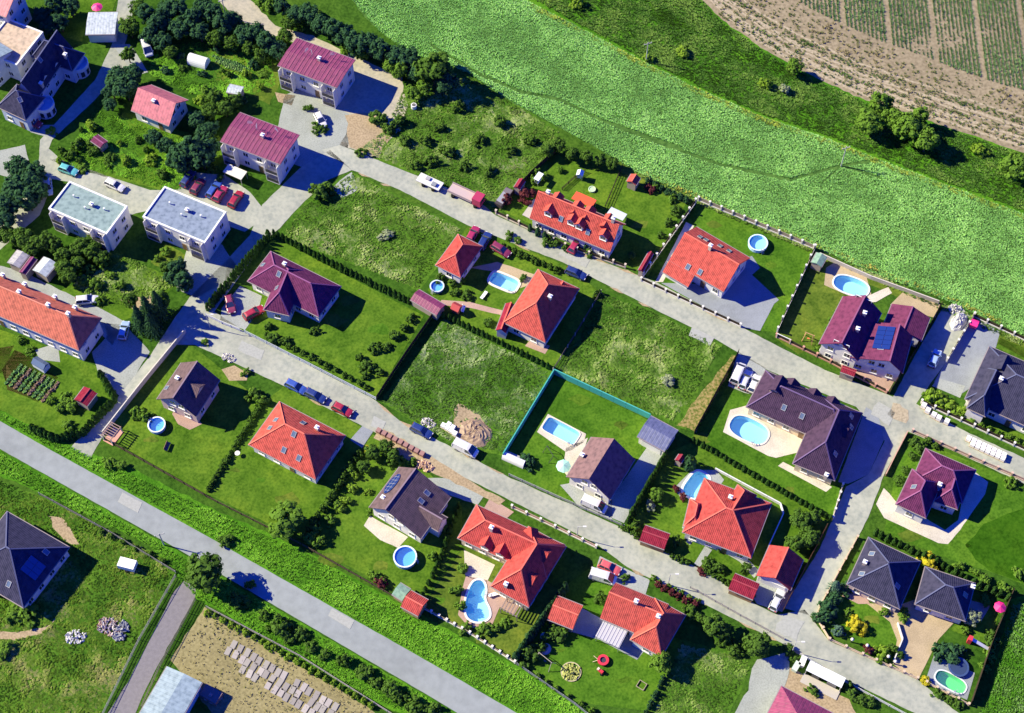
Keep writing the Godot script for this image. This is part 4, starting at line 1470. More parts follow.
	area("worn_grass","lawn",[-27.62,30.36,-27.86,30.79,-29.24,31.27,-30.74,31.01,-31.3,30.73,-32.16,29.89,-30.98,29.75,-29.44,29.49,-27.64,29.44],0.03,0.5)
	area("worn_grass","lawn_dry",[-30.33,42.21,-30.99,43.27,-32.12,43.76,-33.66,43.19,-35.11,42.48,-34.84,41.62,-34.2,40.81,-32.42,40.79,-30.51,41.27],0.03,0.5)
	area("worn_grass","lawn_dry",[-22.44,43.18,-22.5,43.9,-23.39,44.25,-24.68,44.13,-25.03,43.51,-24.84,42.95,-24.24,42.53,-23.42,42.26,-22.37,42.61],0.03,0.5)
	area("worn_grass","lawn_dry",[-4.15,57.32,-4.25,57.67,-5.41,58.07,-6.4,57.98,-6.4,57.57,-6.59,57.17,-6.29,56.93,-5.33,56.75,-4.3,56.85],0.03,0.5)
	area("worn_grass","lawn_fine",[-12.01,49.86,-12.11,50.29,-12.63,50.54,-13.18,50.24,-13.45,50.03,-13.68,49.59,-13.38,49.43,-12.52,49.45,-12.11,49.36],0.03,0.5)
	area("worn_grass","lawn_fine",[16.45,66.38,15.39,66.96,13.93,67.65,12.29,67.64,10.84,66.73,11.16,65.99,12.48,65.46,13.83,65.69,15.73,65.84],0.03,0.5)
	area("worn_grass","lawn",[20.66,64.59,20.35,65.08,19.73,65.2,18.71,65.41,18.52,64.8,17.78,64.41,19.1,64.14,19.87,63.78,20.96,64.15],0.03,0.5)
	area("worn_grass","lawn",[9.51,59.16,8.9,59.58,8.55,59.56,8.08,59.63,7.54,59.35,7.24,58.97,8.02,58.81,8.55,58.86,8.87,58.94],0.03,0.5)
	area("worn_grass","lawn_dry",[64.54,53.62,64.57,54.29,63.41,54.19,62.07,54.66,61.75,53.82,61.75,53.34,62.26,52.9,63.52,52.92,64.45,52.9],0.03,0.5)
	area("worn_grass","lawn_fine",[83.17,39.29,81.96,39.89,81.08,40.09,79.69,39.88,79.24,39.51,78.82,38.96,79.76,38.74,81.35,38.32,81.87,38.55],0.03,0.5)
	area("worn_grass","lawn_dry",[74.69,37.33,74.18,37.87,72.23,38.61,70.96,38.68,70.25,37.78,69.6,36.91,70.82,36.67,72.56,35.75,73.32,36.66],0.03,0.5)
	# streets and paths
	area("road","road",[-108.9,6.49,-96.32,14.01,-86.68,19.7,-55.6,37.33,-13.2,62.07,1.37,70.81,11.51,76.89,3.05,76.89,-7.17,71.86,-13.06,68.16,-59.26,40.66,-84.28,26.3,-95.41,19.9,-107.86,12.52],0.04,0.06)
	area("street","street",[-82.39,19.7,-74.4,8.44,-69.64,-0.11,-66.19,-7.75,-63.24,-13.49,-57.07,-21.7,-52.61,-28.17,-50.75,-35.51,-43.63,-44.8,-37.71,-49.4,-32.9,-44.29,-37.7,-41.76,-43.02,-35.27,-46.71,-29.87,-49.31,-26.96,-58.87,-8.67,-57.55,-4.81,-63.26,-5.71,-76.55,17.18,-78.38,21.98],0.04,0.12)
	area("street","street",[-32.9,-44.29,-22.86,-39.25,-9.07,-30.6,-0.4,-26.48,9.94,-21.7,28.15,-10.5,39.66,-3.69,43.34,-1.0,48.45,2.76,65.02,11.02,69.7,18.23,76.42,10.59,72.26,8.87,59.92,2.98,49.5,-3.46,28.43,-16.98,10.6,-25.28,-3.44,-33.05,-8.14,-37.25,-19.49,-42.77,-28.92,-47.35,-35.7,-50.69,-39.37,-49.4],0.04,0.12)
	area("street","street",[-65.66,-2.56,-61.21,-2.56,-43.8,6.27,-26.63,15.92,-13.34,23.43,-5.89,27.32,14.99,38.9,20.61,43.57,24.12,45.49,35.04,51.18,47.73,58.24,56.77,64.05,67.84,69.93,82.53,77.23,90.76,78.6,76.33,70.45,70.2,64.59,55.49,57.5,51.8,51.75,46.77,52.68,43.38,50.81,32.98,43.57,19.61,35.75,8.79,30.36,-0.37,25.89,-10.25,20.11,-21.07,14.01,-25.96,9.52,-51.79,-5.49,-58.02,-10.04,-62.95,-10.5],0.05,0.12)
	area("street","street",[48.11,51.37,53.27,53.06,58.28,45.1,64.84,33.96,68.72,25.28,74.22,16.34,71.57,9.95,67.04,13.37,69.72,18.02,65.77,25.28,61.46,27.73,55.55,39.88],0.05,0.12)
	area("street","street",[74.22,16.34,83.0,20.74,98.7,29.55,99.55,24.25,83.7,15.49,76.44,10.38,71.13,13.8],0.06,0.15)
	area("driveway","street",[72.26,8.87,76.23,10.59,82.84,1.88,89.67,-8.67,87.7,-11.42,84.57,-11.42,78.26,-1.45],0.03,0.15)
	area("gravel_track","track",[-65.71,-96.19,-58.26,-91.52,-51.49,-82.91,-43.28,-80.09,-36.59,-76.18,-29.97,-72.3,-23.87,-69.02,-21.91,-60.93,-23.38,-54.6,-28.93,-47.6,-35.7,-50.69,-33.53,-57.22,-28.98,-63.88,-34.2,-71.2,-43.51,-76.73,-51.96,-80.37,-60.37,-85.19,-69.03,-96.19],0.03,0.4)
	area("yard","track",[-40.12,-62.53,-36.74,-70.66,-34.3,-73.41,-29.97,-72.3,-23.42,-68.47,-24.49,-62.53,-28.73,-57.75,-33.92,-56.7],0.02,0.4)
	area("yard","gravel",[-48.02,-63.88,-44.97,-65.76,-36.64,-60.67,-32.92,-57.75,-34.0,-49.92,-41.54,-44.29,-47.48,-46.84,-51.8,-49.4,-48.88,-55.12],0.03,0.3)
	area("dirt_yard","dirt",[-35.06,-58.54,-29.42,-59.34,-25.0,-53.29,-27.68,-47.35,-33.59,-49.92],0.05,0.5)
	area("street","street",[-97.79,-49.4,-96.21,-49.92,-92.89,-46.84,-83.54,-43.02,-73.9,-39.25,-68.18,-39.25,-66.17,-43.78,-58.91,-43.02,-53.44,-38.75,-49.35,-33.05,-53.67,-28.9,-59.92,-31.33,-69.43,-35.51,-77.27,-33.05,-84.66,-35.51,-90.49,-41.25,-95.75,-42.26],0.02,0.15)
	area("lane","street",[-84.18,-93.26,-82.53,-90.36,-83.58,-76.73,-78.17,-70.66,-84.53,-68.47,-88.04,-62.53,-95.66,-51.99,-97.07,-44.29,-94.31,-39.25,-95.47,-33.05,-102.26,-24.56,-105.79,-21.7,-106.83,-28.17,-103.56,-33.05,-97.12,-41.76,-98.16,-51.99,-88.72,-67.93,-86.26,-77.57,-86.48,-90.36,-85.95,-93.26],0.03,0.15)
	area("lane","concrete",[-105.79,-21.7,-97.56,-19.81,-88.99,-15.12,-80.6,-10.96,-75.34,-7.75,-77.24,-2.56,-81.0,-6.39,-92.7,-13.49,-105.3,-18.63],0.03,0.2)
	area("lane","gravel",[-80.2,-7.75,-75.26,-7.07,-69.73,-1.0,-73.95,9.09,-79.2,3.42,-80.91,-1.0,-78.29,-4.81],0.03,0.3)
	area("lane","tarmac",[-57.89,45.49,-55.83,48.35,-62.59,64.59,-65.14,72.56,-70.25,72.56,-66.36,64.95,-59.96,47.97],0.03,0.2)
	area("gravel_yard","gravel",[-64.33,-28.9,-58.02,-25.76,-54.37,-20.28,-56.67,-16.98,-62.04,-13.26,-66.2,-15.58],0.04,0.2)
	area("gravel_yard","gravel",[42.63,60.98,48.15,59.52,48.19,63.15,44.03,72.03,37.21,72.03,40.68,66.38,41.66,62.43],0.06,0.3)
	area("dirt_yard","dirt",[48.25,62.43,50.9,63.87,58.08,68.16,59.4,72.03,44.03,72.03],0.03,0.5)
	# driveways, terraces and bare patches
	area("driveway","paving",[29.41,-16.75,37.09,-16.52,44.35,-21.7,47.83,-23.13,49.21,-20.28,47.5,-18.63,52.38,-12.8,51.33,-11.88,48.12,-5.71,44.31,-6.62],0.05,0.03)
	area("path","whitestone",[35.11,-31.33,36.67,-30.36,29.81,-16.98,28.23,-16.98],0.04,0.1)
	area("pool_deck","sandstone",[62.31,-20.28,64.87,-22.17,70.07,-18.63,70.7,-13.49,68.25,-12.57,61.54,-16.28],0.04,0.05)
	area("terrace","whitestone",[69.94,-13.72,74.11,-15.82,74.73,-14.42,71.36,-12.34,69.37,-12.11],0.05,0.1)
	area("terrace","sandstone",[77.37,-15.12,83.85,-11.88,82.46,-8.67,74.03,-11.65],0.04,0.05)
	area("terrace","pinkstone",[60.03,-2.34,68.65,1.88,74.71,2.54,71.44,7.79,64.59,4.08,58.99,-1.45],0.04,0.05)
	area("driveway","paving",[89.74,-9.12,94.66,-5.49,93.4,-2.12,88.18,6.27,84.62,8.65,80.45,5.61,83.31,1.22],0.04,0.03)
	area("driveway","concrete",[81.33,4.74,86.24,6.49,84.94,9.09,79.96,6.49],0.05,0.02)
	area("patio","whitestone",[44.83,10.59,49.56,12.95,59.44,18.02,59.93,22.6,53.61,20.53,49.05,21.77,47.59,21.36,39.55,16.34,41.16,11.67],0.05,0.03)
	area("patio","whitestone",[50.28,22.6,58.88,27.73,57.68,28.74,49.29,23.43],0.05,0.02)
	area("driveway","concrete",[43.54,-1.0,48.66,2.54,46.12,8.44,44.25,8.0,41.12,6.49],0.04,0.05)
	area("driveway","paving",[66.91,11.02,68.99,12.73,69.53,18.02,65.77,25.28,61.89,27.12,60.08,26.71,65.91,13.37],0.07,0.1)
	area("driveway","concrete",[25.37,19.28,28.3,20.53,20.36,34.96,12.44,31.36,17.95,30.36],0.05,0.04)
	area("patio","whitestone",[6.79,12.52,13.86,16.76,13.45,18.44,11.18,20.11,10.05,20.53,4.69,16.34],0.05,0.04)
	area("patio","whitestone",[10.07,19.7,14.22,17.6,12.62,22.6,10.52,25.89,9.25,24.25],0.05,0.1)
	area("driveway","concrete",[14.39,26.3,18.32,30.36,18.2,34.36,12.43,31.97,8.84,27.32],0.05,0.05)
	area("patio","concrete",[33.31,24.25,37.75,24.25,39.1,26.3,36.28,30.36,30.81,29.75,29.8,27.93],0.05,0.1)
	area("path","concrete",[31.3,34.36,41.91,41.44,44.38,44.53,43.22,45.68,40.93,42.6,30.86,35.95],0.05,0.03)
	area("path","concrete",[34.83,39.49,36.05,40.27,33.7,43.57,32.65,42.99],0.05,0.02)
	area("path","concrete",[32.25,37.13,33.3,37.72,32.13,39.29,31.44,38.7],0.05,0.02)
	area("driveway","concrete",[43.98,45.1,50.35,47.97,47.7,52.12,43.39,50.62,42.62,49.11],0.05,0.03)
	area("driveway","whitestone",[68.42,27.93,70.94,31.56,75.22,33.96,78.55,36.34,81.17,34.36,82.44,30.36,85.62,24.66,87.73,26.71,86.83,29.15,81.27,36.34,78.73,39.1,76.95,38.9,67.75,33.96,66.6,31.16],0.04,0.1)
	area("driveway","sandstone",[62.72,50.43,67.97,50.99,72.4,49.49,78.64,53.24,74.59,57.32,72.38,60.98,70.2,64.59,68.86,64.23,66.21,61.7,67.41,57.32,66.57,53.99],0.04,0.05)
	area("terrace","paving",[73.54,60.07,80.23,63.33,78.19,68.16,71.37,64.95],0.05,0.03)
	area("terrace","pinkstone",[59.56,46.64,62.27,47.97,63.41,50.62,61.28,50.62,58.6,49.11],0.05,0.1)
	area("terrace","pinkstone",[81.22,49.86,84.61,50.99,82.82,53.62,79.15,52.12],0.05,0.1)
	area("patio","pinkstone",[-64.11,12.52,-62.77,14.65,-60.39,15.92,-58.26,14.65,-59.97,12.52,-63.18,10.59],0.05,0.1)
	area("patio","whitestone",[-25.88,33.56,-18.82,37.72,-20.56,39.88,-23.87,38.31,-26.88,35.55],0.05,0.1)
	area("patio","whitestone",[-8.65,40.27,-3.05,43.18,-4.46,46.44,-6.78,46.06,-8.4,45.1],0.05,0.03)
	area("patio","pinkstone",[-8.22,45.3,-4.46,46.06,-0.71,48.35,1.42,50.99,0.35,52.68,-2.12,51.18,-3.52,54.55,-7.38,55.1,-9.53,52.68,-8.9,47.97],0.05,0.1)
	area("driveway","pinkstone",[-4.03,29.95,0.36,32.77,-1.27,34.36,-5.12,31.97],0.05,0.05)
	area("driveway","gravel",[-15.5,25.89,-11.07,25.89,-4.95,29.35,-6.22,31.36,-13.23,28.74],0.05,0.2)
	area("roadworks","dirt",[-24.77,15.49,-20.19,18.02,-13.36,22.6,-5.89,27.73,-1.28,30.36,-2.56,31.36,-7.72,28.34,-15.16,24.66,-21.2,21.15,-25.81,17.6],0.06,0.5)
	area("driveway","paving",[-27.81,14.65,-25.88,15.92,-27.96,19.7,-30.28,18.02],0.04,0.05)
	area("driveway","concrete",[15.83,41.44,20.77,44.14,24.63,46.06,23.62,49.11,17.82,47.02,14.66,45.1],0.04,0.05)
	area("patio","paving",[7.24,52.31,12.03,51.18,15.52,53.24,20.38,55.47,23.21,59.16,21.75,60.98,15.41,57.32,10.53,55.84],0.04,0.05)
	area("driveway","concrete",[-56.73,-10.96,-53.63,-16.05,-49.12,-13.72,-49.62,-10.04,-51.83,-5.94,-56.88,-8.21],0.05,0.04)
	area("bare_soil","dirt",[-55.52,2.98,-53.29,2.1,-50.5,3.42,-50.71,5.61,-53.8,5.18],0.04,0.5)
	area("patio","sandstone",[-8.33,-20.28,-2.98,-21.7,4.75,-18.63,3.55,-16.28,0.59,-15.12,-2.77,-19.33],0.04,0.1)
	area("path","pinkstone",[-13.93,-12.8,-8.23,-12.34,-0.78,-10.04,-1.37,-9.12,-8.22,-10.96,-14.1,-11.65],0.04,0.1)
	area("patio","pinkstone",[3.68,-3.91,7.34,-2.34,6.35,-0.56,2.51,-2.34],0.04,0.05)
	area("bare_soil","straw",[37.33,6.27,42.54,-0.56,43.48,-0.11,34.3,16.34,31.18,15.07,33.67,10.59],0.03,0.8)
	area("bare_soil","dirt",[-10.22,9.95,-6.03,12.73,-4.12,16.34,-5.97,19.7,-9.72,18.02,-11.27,14.86],0.03,0.8)
	area("gravel_yard","gravel",[-35.24,-41.76,-32.88,-43.78,-31.44,-39.25,-34.6,-37.25,-36.77,-39.75],0.03,0.3)
	area("bare_soil","dirt",[-50.19,-64.68,-45.68,-63.61,-46.36,-61.2,-49.37,-62.0],0.03,0.4)
	area("lane","concrete",[-91.95,-1.45,-87.73,-3.01,-86.77,1.22,-90.67,0.78],0.03,0.1)
	area("bare_soil","dirt",[-76.9,-12.8,-71.12,-13.72,-69.25,-10.96,-73.45,-10.04],0.03,0.5)
	area("vegetable_bed","bed",[-95.81,-1.45,-90.61,1.22,-86.67,4.74,-89.75,9.95,-95.82,7.35,-97.63,2.98],0.02,0.3)
	area("vegetable_bed","bed",[-100.63,-1.45,-96.17,-2.56,-97.06,2.98,-99.59,5.18],0.02,0.3)
	area("bare_soil","dirt",[-84.22,33.37,-81.96,33.96,-79.77,36.74,-77.98,39.29,-79.79,39.29,-83.5,35.95],0.02,0.6)
	area("wheel_track","dirt",[-91.69,55.47,-86.37,55.84,-81.28,54.55,-79.85,52.12,-80.65,53.99,-82.8,56.21,-87.02,57.32,-91.46,56.95],0.02,0.4)
	area("yard","gravel",[-106.08,-49.4,-101.09,-50.69,-99.31,-45.56,-102.93,-42.26,-107.27,-43.78],0.03,0.3)
	area("yard","concrete",[-86.26,-77.57,-82.41,-77.85,-77.68,-70.11,-80.12,-69.02],0.04,0.2)
	area("driveway","concrete",[-99.97,-55.91,-94.95,-55.91,-96.15,-52.51,-100.54,-54.07],0.05,0.1)
	area("verge","lawn_dry",[59.87,-24.08,100.03,-2.56,99.51,0.78,87.12,-7.07,61.25,-21.7],0.02,0.3)
	# ruts, patches and dusty edges
	area("road_edge","dirt",[-31.73,-43.45,-30.76,-42.72,-29.96,-42.41,-29.14,-42.15,-30.33,-43.12],0.07,0.35)
	area("road_edge","dirt",[-26.87,-41.01,-26.1,-40.38,-25.45,-40.15,-24.79,-39.97,-25.72,-40.8],0.07,0.35)
	area("road_edge","dirt",[-7.44,-29.59,-5.95,-28.68,-4.77,-28.2,-3.57,-27.75,-5.37,-29.04],0.07,0.35)
	area("road_edge","dirt",[0.28,-25.93,1.63,-25.11,2.71,-24.69,3.81,-24.3,2.14,-25.36],0.07,0.35)
	area("road_edge","dirt",[19.19,-15.77,20.22,-14.91,21.08,-14.48,21.95,-14.07,20.73,-15.3],0.07,0.35)
	area("road_edge","dirt",[24.74,-12.36,25.63,-11.46,26.44,-11.1,27.28,-10.8,26.13,-11.86],0.07,0.35)
	area("road_edge","dirt",[34.75,-6.35,36.24,-5.1,37.5,-4.5,38.78,-3.97,36.81,-5.24],0.07,0.35)
	area("road_edge","dirt",[-7.23,-36.43,-6.2,-34.84,-5.22,-34.24,-4.2,-33.73,-5.65,-35.24],0.07,0.35)
	area("road_edge","dirt",[11.62,-24.79,14.66,-23.04,17.03,-22.0,19.42,-21.01,15.66,-23.22],0.07,0.35)
	area("road_edge","dirt",[20.77,-20.4,22.35,-19.41,23.64,-18.95,24.95,-18.54,23.0,-19.79],0.07,0.35)
	area("road_edge","dirt",[37.69,-10.2,39.35,-8.91,40.74,-8.25,42.15,-7.66,40.06,-9.23],0.07,0.35)
	area("road_edge","gravel",[-43.83,-0.78,-42.16,0.44,-40.83,1.08,-39.48,1.67,-41.58,0.23],0.07,0.35)
	area("road_edge","gravel",[-32.04,5.99,-30.57,7.03,-29.41,7.63,-28.24,8.19,-30.04,6.81],0.07,0.35)
	area("road_edge","dirt",[-25.53,9.94,-24.34,11.7,-23.24,12.43,-22.11,13.06,-23.74,11.28],0.08,0.35)
	area("road_edge","dirt",[-21.01,14.05,-19.07,15.7,-17.43,16.4,-15.75,17.01,-18.24,15.17],0.08,0.35)
	area("road_edge","dirt",[-9.78,20.38,-8.37,21.57,-7.19,22.12,-5.99,22.6,-7.75,21.17],0.08,0.35)
	area("road_edge","dirt",[-4.75,23.33,-3.49,24.41,-2.42,24.9,-1.33,25.33,-2.99,24.21],0.08,0.35)
	area("road_edge","dirt",[-38.6,9.24,-37.64,10.16,-36.79,10.49,-35.93,10.77,-37.24,9.92],0.07,0.35)
	area("road_edge","gravel",[0.22,26.18,1.69,27.03,2.84,27.54,4.01,28.02,2.17,26.98],0.07,0.35)
	area("road_edge","gravel",[9.09,30.5,10.5,31.44,11.65,31.92,12.82,32.37,11.03,31.27],0.07,0.35)
	area("road_edge","gravel",[24.69,38.72,26.02,39.63,27.07,40.19,28.12,40.72,26.44,39.65],0.07,0.35)
	area("road_edge","gravel",[33.44,43.89,35.2,45.32,36.6,46.21,38.01,47.07,35.79,45.35],0.07,0.35)
	area("road_edge","dirt",[21.4,44.0,22.2,44.81,22.96,45.08,23.74,45.28,22.64,44.48],0.07,0.35)
	area("road_edge","dirt",[24.82,45.85,25.82,46.66,26.69,47.0,27.58,47.3,26.35,46.26],0.07,0.35)
	area("road_edge","dirt",[29.91,48.51,31.77,49.67,33.24,50.36,34.72,51.02,32.41,49.59],0.07,0.35)
	area("road_edge","dirt",[39.85,53.86,41.03,54.89,42.08,55.32,43.15,55.7,41.62,54.55],0.07,0.35)
	area("road_edge","dirt",[44.35,56.36,45.07,57.05,45.74,57.31,46.44,57.52,45.54,56.65],0.07,0.35)
	area("road_edge","dirt",[48.33,58.63,49.56,59.71,50.6,60.26,51.67,60.77,50.15,59.41],0.07,0.35)
	area("road_edge","dirt",[52.76,61.47,53.75,62.51,54.67,62.94,55.62,63.31,54.32,62.15],0.07,0.35)
	area("road_patch","patch",[-52.87,-1.45,-48.44,1.0,-47.74,-1.22,-52.18,-3.69],0.08,0.5)
	area("road_patch","patch",[-26.71,15.07,-24.41,16.34,-23.65,14.22,-25.96,12.95],0.08,0.4)
	area("road_patch","patch",[46.35,55.66,49.7,57.5,51.41,54.17,48.05,52.31],0.08,0.7)
	area("road_patch","patch",[34.13,-4.59,38.26,-2.34,39.06,-4.14,34.93,-6.39],0.08,0.5)
	area("road_patch","patch",[9.21,-23.37,14.72,-20.28,15.48,-22.17,9.96,-25.28],0.08,0.4)
	area("road_patch","patch",[67.83,12.73,70.75,15.28,72.28,12.31,69.35,9.73],0.09,0.8)
	area("road_patch","patch",[-72.18,30.76,-68.27,32.97,-67.67,30.96,-71.59,28.74],0.07,0.2)
	area("road_patch","patch",[-32.43,52.87,-28.43,55.29,-27.87,53.8,-31.88,51.37],0.07,0.2)
	area("road_patch","rut",[70.77,12.52,73.91,14.65,75.23,12.09,72.08,9.95],0.09,0.9)
	area("wheel_track","rut",[42.92,-90.73,48.35,-83.4,53.8,-77.76,61.47,-71.67,73.51,-64.06,85.55,-58.73,109.14,-48.55,109.49,-49.22,85.88,-59.42,73.83,-64.76,61.79,-72.39,54.11,-78.49,48.66,-84.13,43.22,-91.49],0.03,0.4)
	area("wheel_track","rut",[42.99,-91.17,48.51,-84.96,53.97,-79.3,61.65,-73.18,73.71,-65.54,85.78,-60.19,109.41,-49.97,109.63,-50.38,85.98,-60.61,73.91,-65.98,61.84,-73.63,54.16,-79.75,48.7,-85.42,43.18,-91.63],0.03,0.4)
	area("wheel_track","rut",[42.94,-91.2,48.51,-85.67,53.97,-80.01,61.66,-73.87,73.74,-66.22,85.81,-60.85,109.47,-50.62,109.82,-51.29,86.15,-61.55,74.06,-66.92,61.98,-74.59,54.28,-80.74,48.81,-86.42,43.24,-91.95],0.04,0.4)
	area("wheel_track","rut",[43.03,-91.75,48.7,-87.82,54.18,-82.12,61.89,-75.95,74.0,-68.25,86.11,-62.86,109.82,-52.56,110.04,-52.98,86.31,-63.28,74.2,-68.69,62.09,-76.4,54.37,-82.57,48.89,-88.28,43.21,-92.21],0.04,0.4)
	area("wheel_track","rut",[42.98,-91.84,48.72,-88.83,54.2,-83.11,61.93,-76.93,74.05,-69.21,86.17,-63.79,109.92,-53.47,110.27,-54.15,86.51,-64.49,74.37,-69.92,62.24,-77.65,54.51,-83.85,49.02,-89.58,43.28,-92.59],0.05,0.4)
	area("wheel_track","rut",[43.07,-92.56,48.97,-91.87,54.48,-86.1,62.23,-79.87,74.4,-72.08,86.57,-66.63,110.4,-56.22,110.62,-56.64,86.78,-67.06,74.6,-72.52,62.42,-80.32,54.67,-86.56,49.16,-92.33,43.26,-93.03],0.05,0.4)
	# pools
	sunk_pool("oval in-ground pool on a wooden deck behind the purple roofed house with solar panels", holes[0], "liner", [0.6,0.66,0.7], 0.3)
	sunk_pool("small rectangular turquoise pool beside the red roofed garage with cars in front", holes[1], "liner", [0.62,0.58,0.5], 0.45)
	sunk_pool("rectangular pool with pale stone surround on the lawn inside the teal fence", holes[2], "liner", [0.62,0.58,0.5], 0.2)
	sunk_pool("large oval pool on the cream terrace of the big dark plum roofed house", holes[3], "liner", [0.6,0.57,0.5], 0.3)
	sunk_pool("oval pool with white rim touching the red hipped house beside the small red kiosk", holes[4], "liner", [0.66,0.66,0.66], 0.45)
	sunk_pool("curved kidney shaped pool behind the large red roofed house with dormers", holes[5], "liner", [0.66,0.66,0.66], 0.35)
	sunk_pool("long oval pool filled with bright green water beside the round trampoline", holes[6], "liner_green", [0.55,0.58,0.62], 0.25)
	# round pools above the ground
	round_pool("round pale blue pool on the bright lawn behind the wide red gabled house",49.09,-25.69,1.9,1.0,"liner",[0.55,0.7,0.85],[0.4,0.62,0.85])
	round_pool("small round dark blue pool between the red garage and the long maroon shed",-14.75,-15.61,1.35,0.7,"liner_deep",[0.5,0.6,0.7],[0.1,0.22,0.4])
	round_pool("round blue pool with white rim on the lawn below the dark house with solar panels",-19.16,42.03,2.05,1.15,"liner_deep",[0.6,0.68,0.75],[0.2,0.35,0.6])
	round_pool("round blue pool on the lawn beside the pink and dark gabled house",-66.57,15.25,1.6,0.95,"liner_deep",[0.6,0.66,0.72],[0.35,0.45,0.6])
	# houses
	house("apartment_block","two storey white block of flats with plum metal roof beside the gravel track","building",[0.74,0.72,0.68],"maroon",[[-40.9,-67.34,14.08,8.21,0.44,6.4,0.35,0.0,0.5,false]],{"seams":true,"balconies":true,"ch":[[-40.27,-67.64,0.9]],"an":[[-42.98,-69.13],[-41.9,-68.59],[-37.48,-68.15]]})
	house("apartment_block","white block of flats with plum metal roof near the diagonal row of cars","building",[0.74,0.72,0.68],"maroon",[[-51.27,-47.6,13.94,8.12,0.43,6.4,0.35,0.0,0.5,false]],{"seams":true,"balconies":true,"ch":[[-50.57,-47.48,0.9]],"an":[[-53.23,-50.0],[-51.73,-49.2],[-47.8,-48.24]]})
	house("apartment_block","white flat roofed block of flats with grey green felt, beside the parked white car","building",[0.74,0.72,0.68],"felt",[[-84.11,-30.62,13.66,7.38,0.46,6.0,0.0,3.69,0.5,true]],{"vents":true,"balconies":true,"ch":[[-83.4,-31.07,0.7]]})
	house("apartment_block","white flat roofed block of flats with blue grey felt, beside the large gravel forecourt","building",[0.74,0.72,0.68],"felt_blue",[[-64.81,-28.94,14.25,8.14,0.45,6.0,0.0,4.07,0.5,true]],{"vents":true,"balconies":true,"ch":[[-64.31,-29.74,0.7]]})
	house("terrace_house","long two storey house with weathered red tiled hip roof and many chimneys","house",[0.66,0.66,0.7],"oldred",[[-98.61,-10.58,40.5,7.9,0.44,5.2,4.0,3.95,0.5,false]],{"ch":[[-98.37,-14.25,1.2],[-93.85,-12.26,1.2],[-93.64,-8.63,1.0],[-87.68,-9.45,1.2],[-87.64,-5.58,1.0],[-83.31,-6.66,1.2],[-83.62,-3.65,1.0]]})
	house("large_house","large dark slate roofed house with two curved balcony bays","house",[0.5,0.56,0.7],"slate",[[-95.93,-70.91,9.78,5.09,0.4,4.6,3.6,2.54,0.5,false],[-98.14,-66.59,15.03,5.03,1.95,5.0,4.4,0.0,0.5,false],[-101.89,-58.35,7.22,6.71,0.5,4.6,3.6,3.35,0.5,false]],{"bays":[[-91.98,-70.11],[-97.73,-59.34]],"ch":[[-93.45,-68.66,0.9],[-97.76,-61.76,0.9]],"sk":[[-98.0,-66.03],[-101.24,-56.88]],"do":[[-95.58,-67.1,2.2,1.5,0.4,false],[-97.29,-63.36,2.2,1.5,0.4,false]]})
	house("flat_house","flat roofed building with stained beige felt and white parapet","building",[0.74,0.72,0.68],"felt_beige",[[-105.83,-73.73,9.94,9.03,2.01,5.5,0.0,4.52,0.5,true]],{"no_door":true})
	house("corner_house","pale building with light blue metal roof beside the beige flat roof","building",[0.5,0.56,0.7],"bluemetal",[[-113.14,-72.07,15.2,6.97,0.62,6.5,1.2,0.0,0.5,false,"bluemetal"]],{})
	house("tall_house","tall pale house with pink metal roof behind the beige flat roof","building",[0.66,0.66,0.7],"pinkmetal",[[-115.28,-86.33,21.58,7.57,0.44,8.0,2.0,0.0,0.5,false,"pinkmetal"]],{})
	house("garage","pale garage with light blue low roof beside the pink parasol","garage",[0.74,0.72,0.68],"whitemetal",[[-88.28,-81.07,6.36,6.18,-0.02,3.0,0.3,0.0,0.5,false]],{"blank":true,"gate":true})
	house("small_house","small house with pink and white streaked metal gable roof among the gardens","house",[0.74,0.72,0.68],"pinkmetal",[[-73.33,-58.46,9.24,7.55,0.46,3.4,3.2,0.0,0.5,false]],{"ch":[[-74.0,-57.51,0.5]]})
	house("bungalow","purple hipped bungalow with white walls beside the two red cars","house",[0.74,0.72,0.68],"violet",[[-42.45,-14.44,16.41,7.96,0.52,3.4,3.4,3.98,0.5,false],[-44.06,-13.03,10.68,5.19,1.84,3.4,3.2,2.59,0.5,false]],{"ch":[[-44.18,-17.15,0.9]],"sk":[[-48.73,-18.32],[-45.13,-14.96],[-45.43,-12.29]]})
	house("garage","red hip roofed garage with two cars parked in front of it","garage",[0.66,0.66,0.7],"red",[[-10.44,-21.11,8.43,5.62,2.1,3.2,2.2,2.81,0.5,false]],{"no_door":true})
	house("villa","orange red hipped villa with maroon lean-to between the two meadows","house",[0.74,0.72,0.68],"orange",[[5.69,-9.47,13.85,9.09,2.08,3.4,4.3,4.55,0.5,false],[-1.16,-7.1,6.39,2.06,1.88,2.6,0.9,0.0,0.5,false,"brick"],[9.03,-12.34,3.78,2.53,2.07,3.5,1.6,0.0,0.5,false]],{"ch":[[7.29,-9.16,1.0]]})
	house("row_house","long orange red gabled double house with rows of dormers on both slopes","house",[0.66,0.66,0.7],"orange",[[13.07,-29.05,17.77,7.3,0.47,3.6,4.6,0.0,0.5,false]],{"ch":[[7.13,-32.42,1.2],[19.79,-25.78,1.4]],"sk":[[9.7,-28.33],[14.99,-25.38]],"do":[[7.15,-29.3,2.0,1.8,1.4],[11.67,-27.08,2.0,1.8,1.4],[13.24,-26.18,2.0,1.8,1.4],[17.92,-23.67,2.0,1.8,1.4],[9.38,-33.35,2.0,1.8,1.0],[13.31,-31.03,2.0,1.8,1.0],[15.66,-29.77,2.0,1.8,1.0],[19.35,-27.68,2.0,1.8,1.0]]})
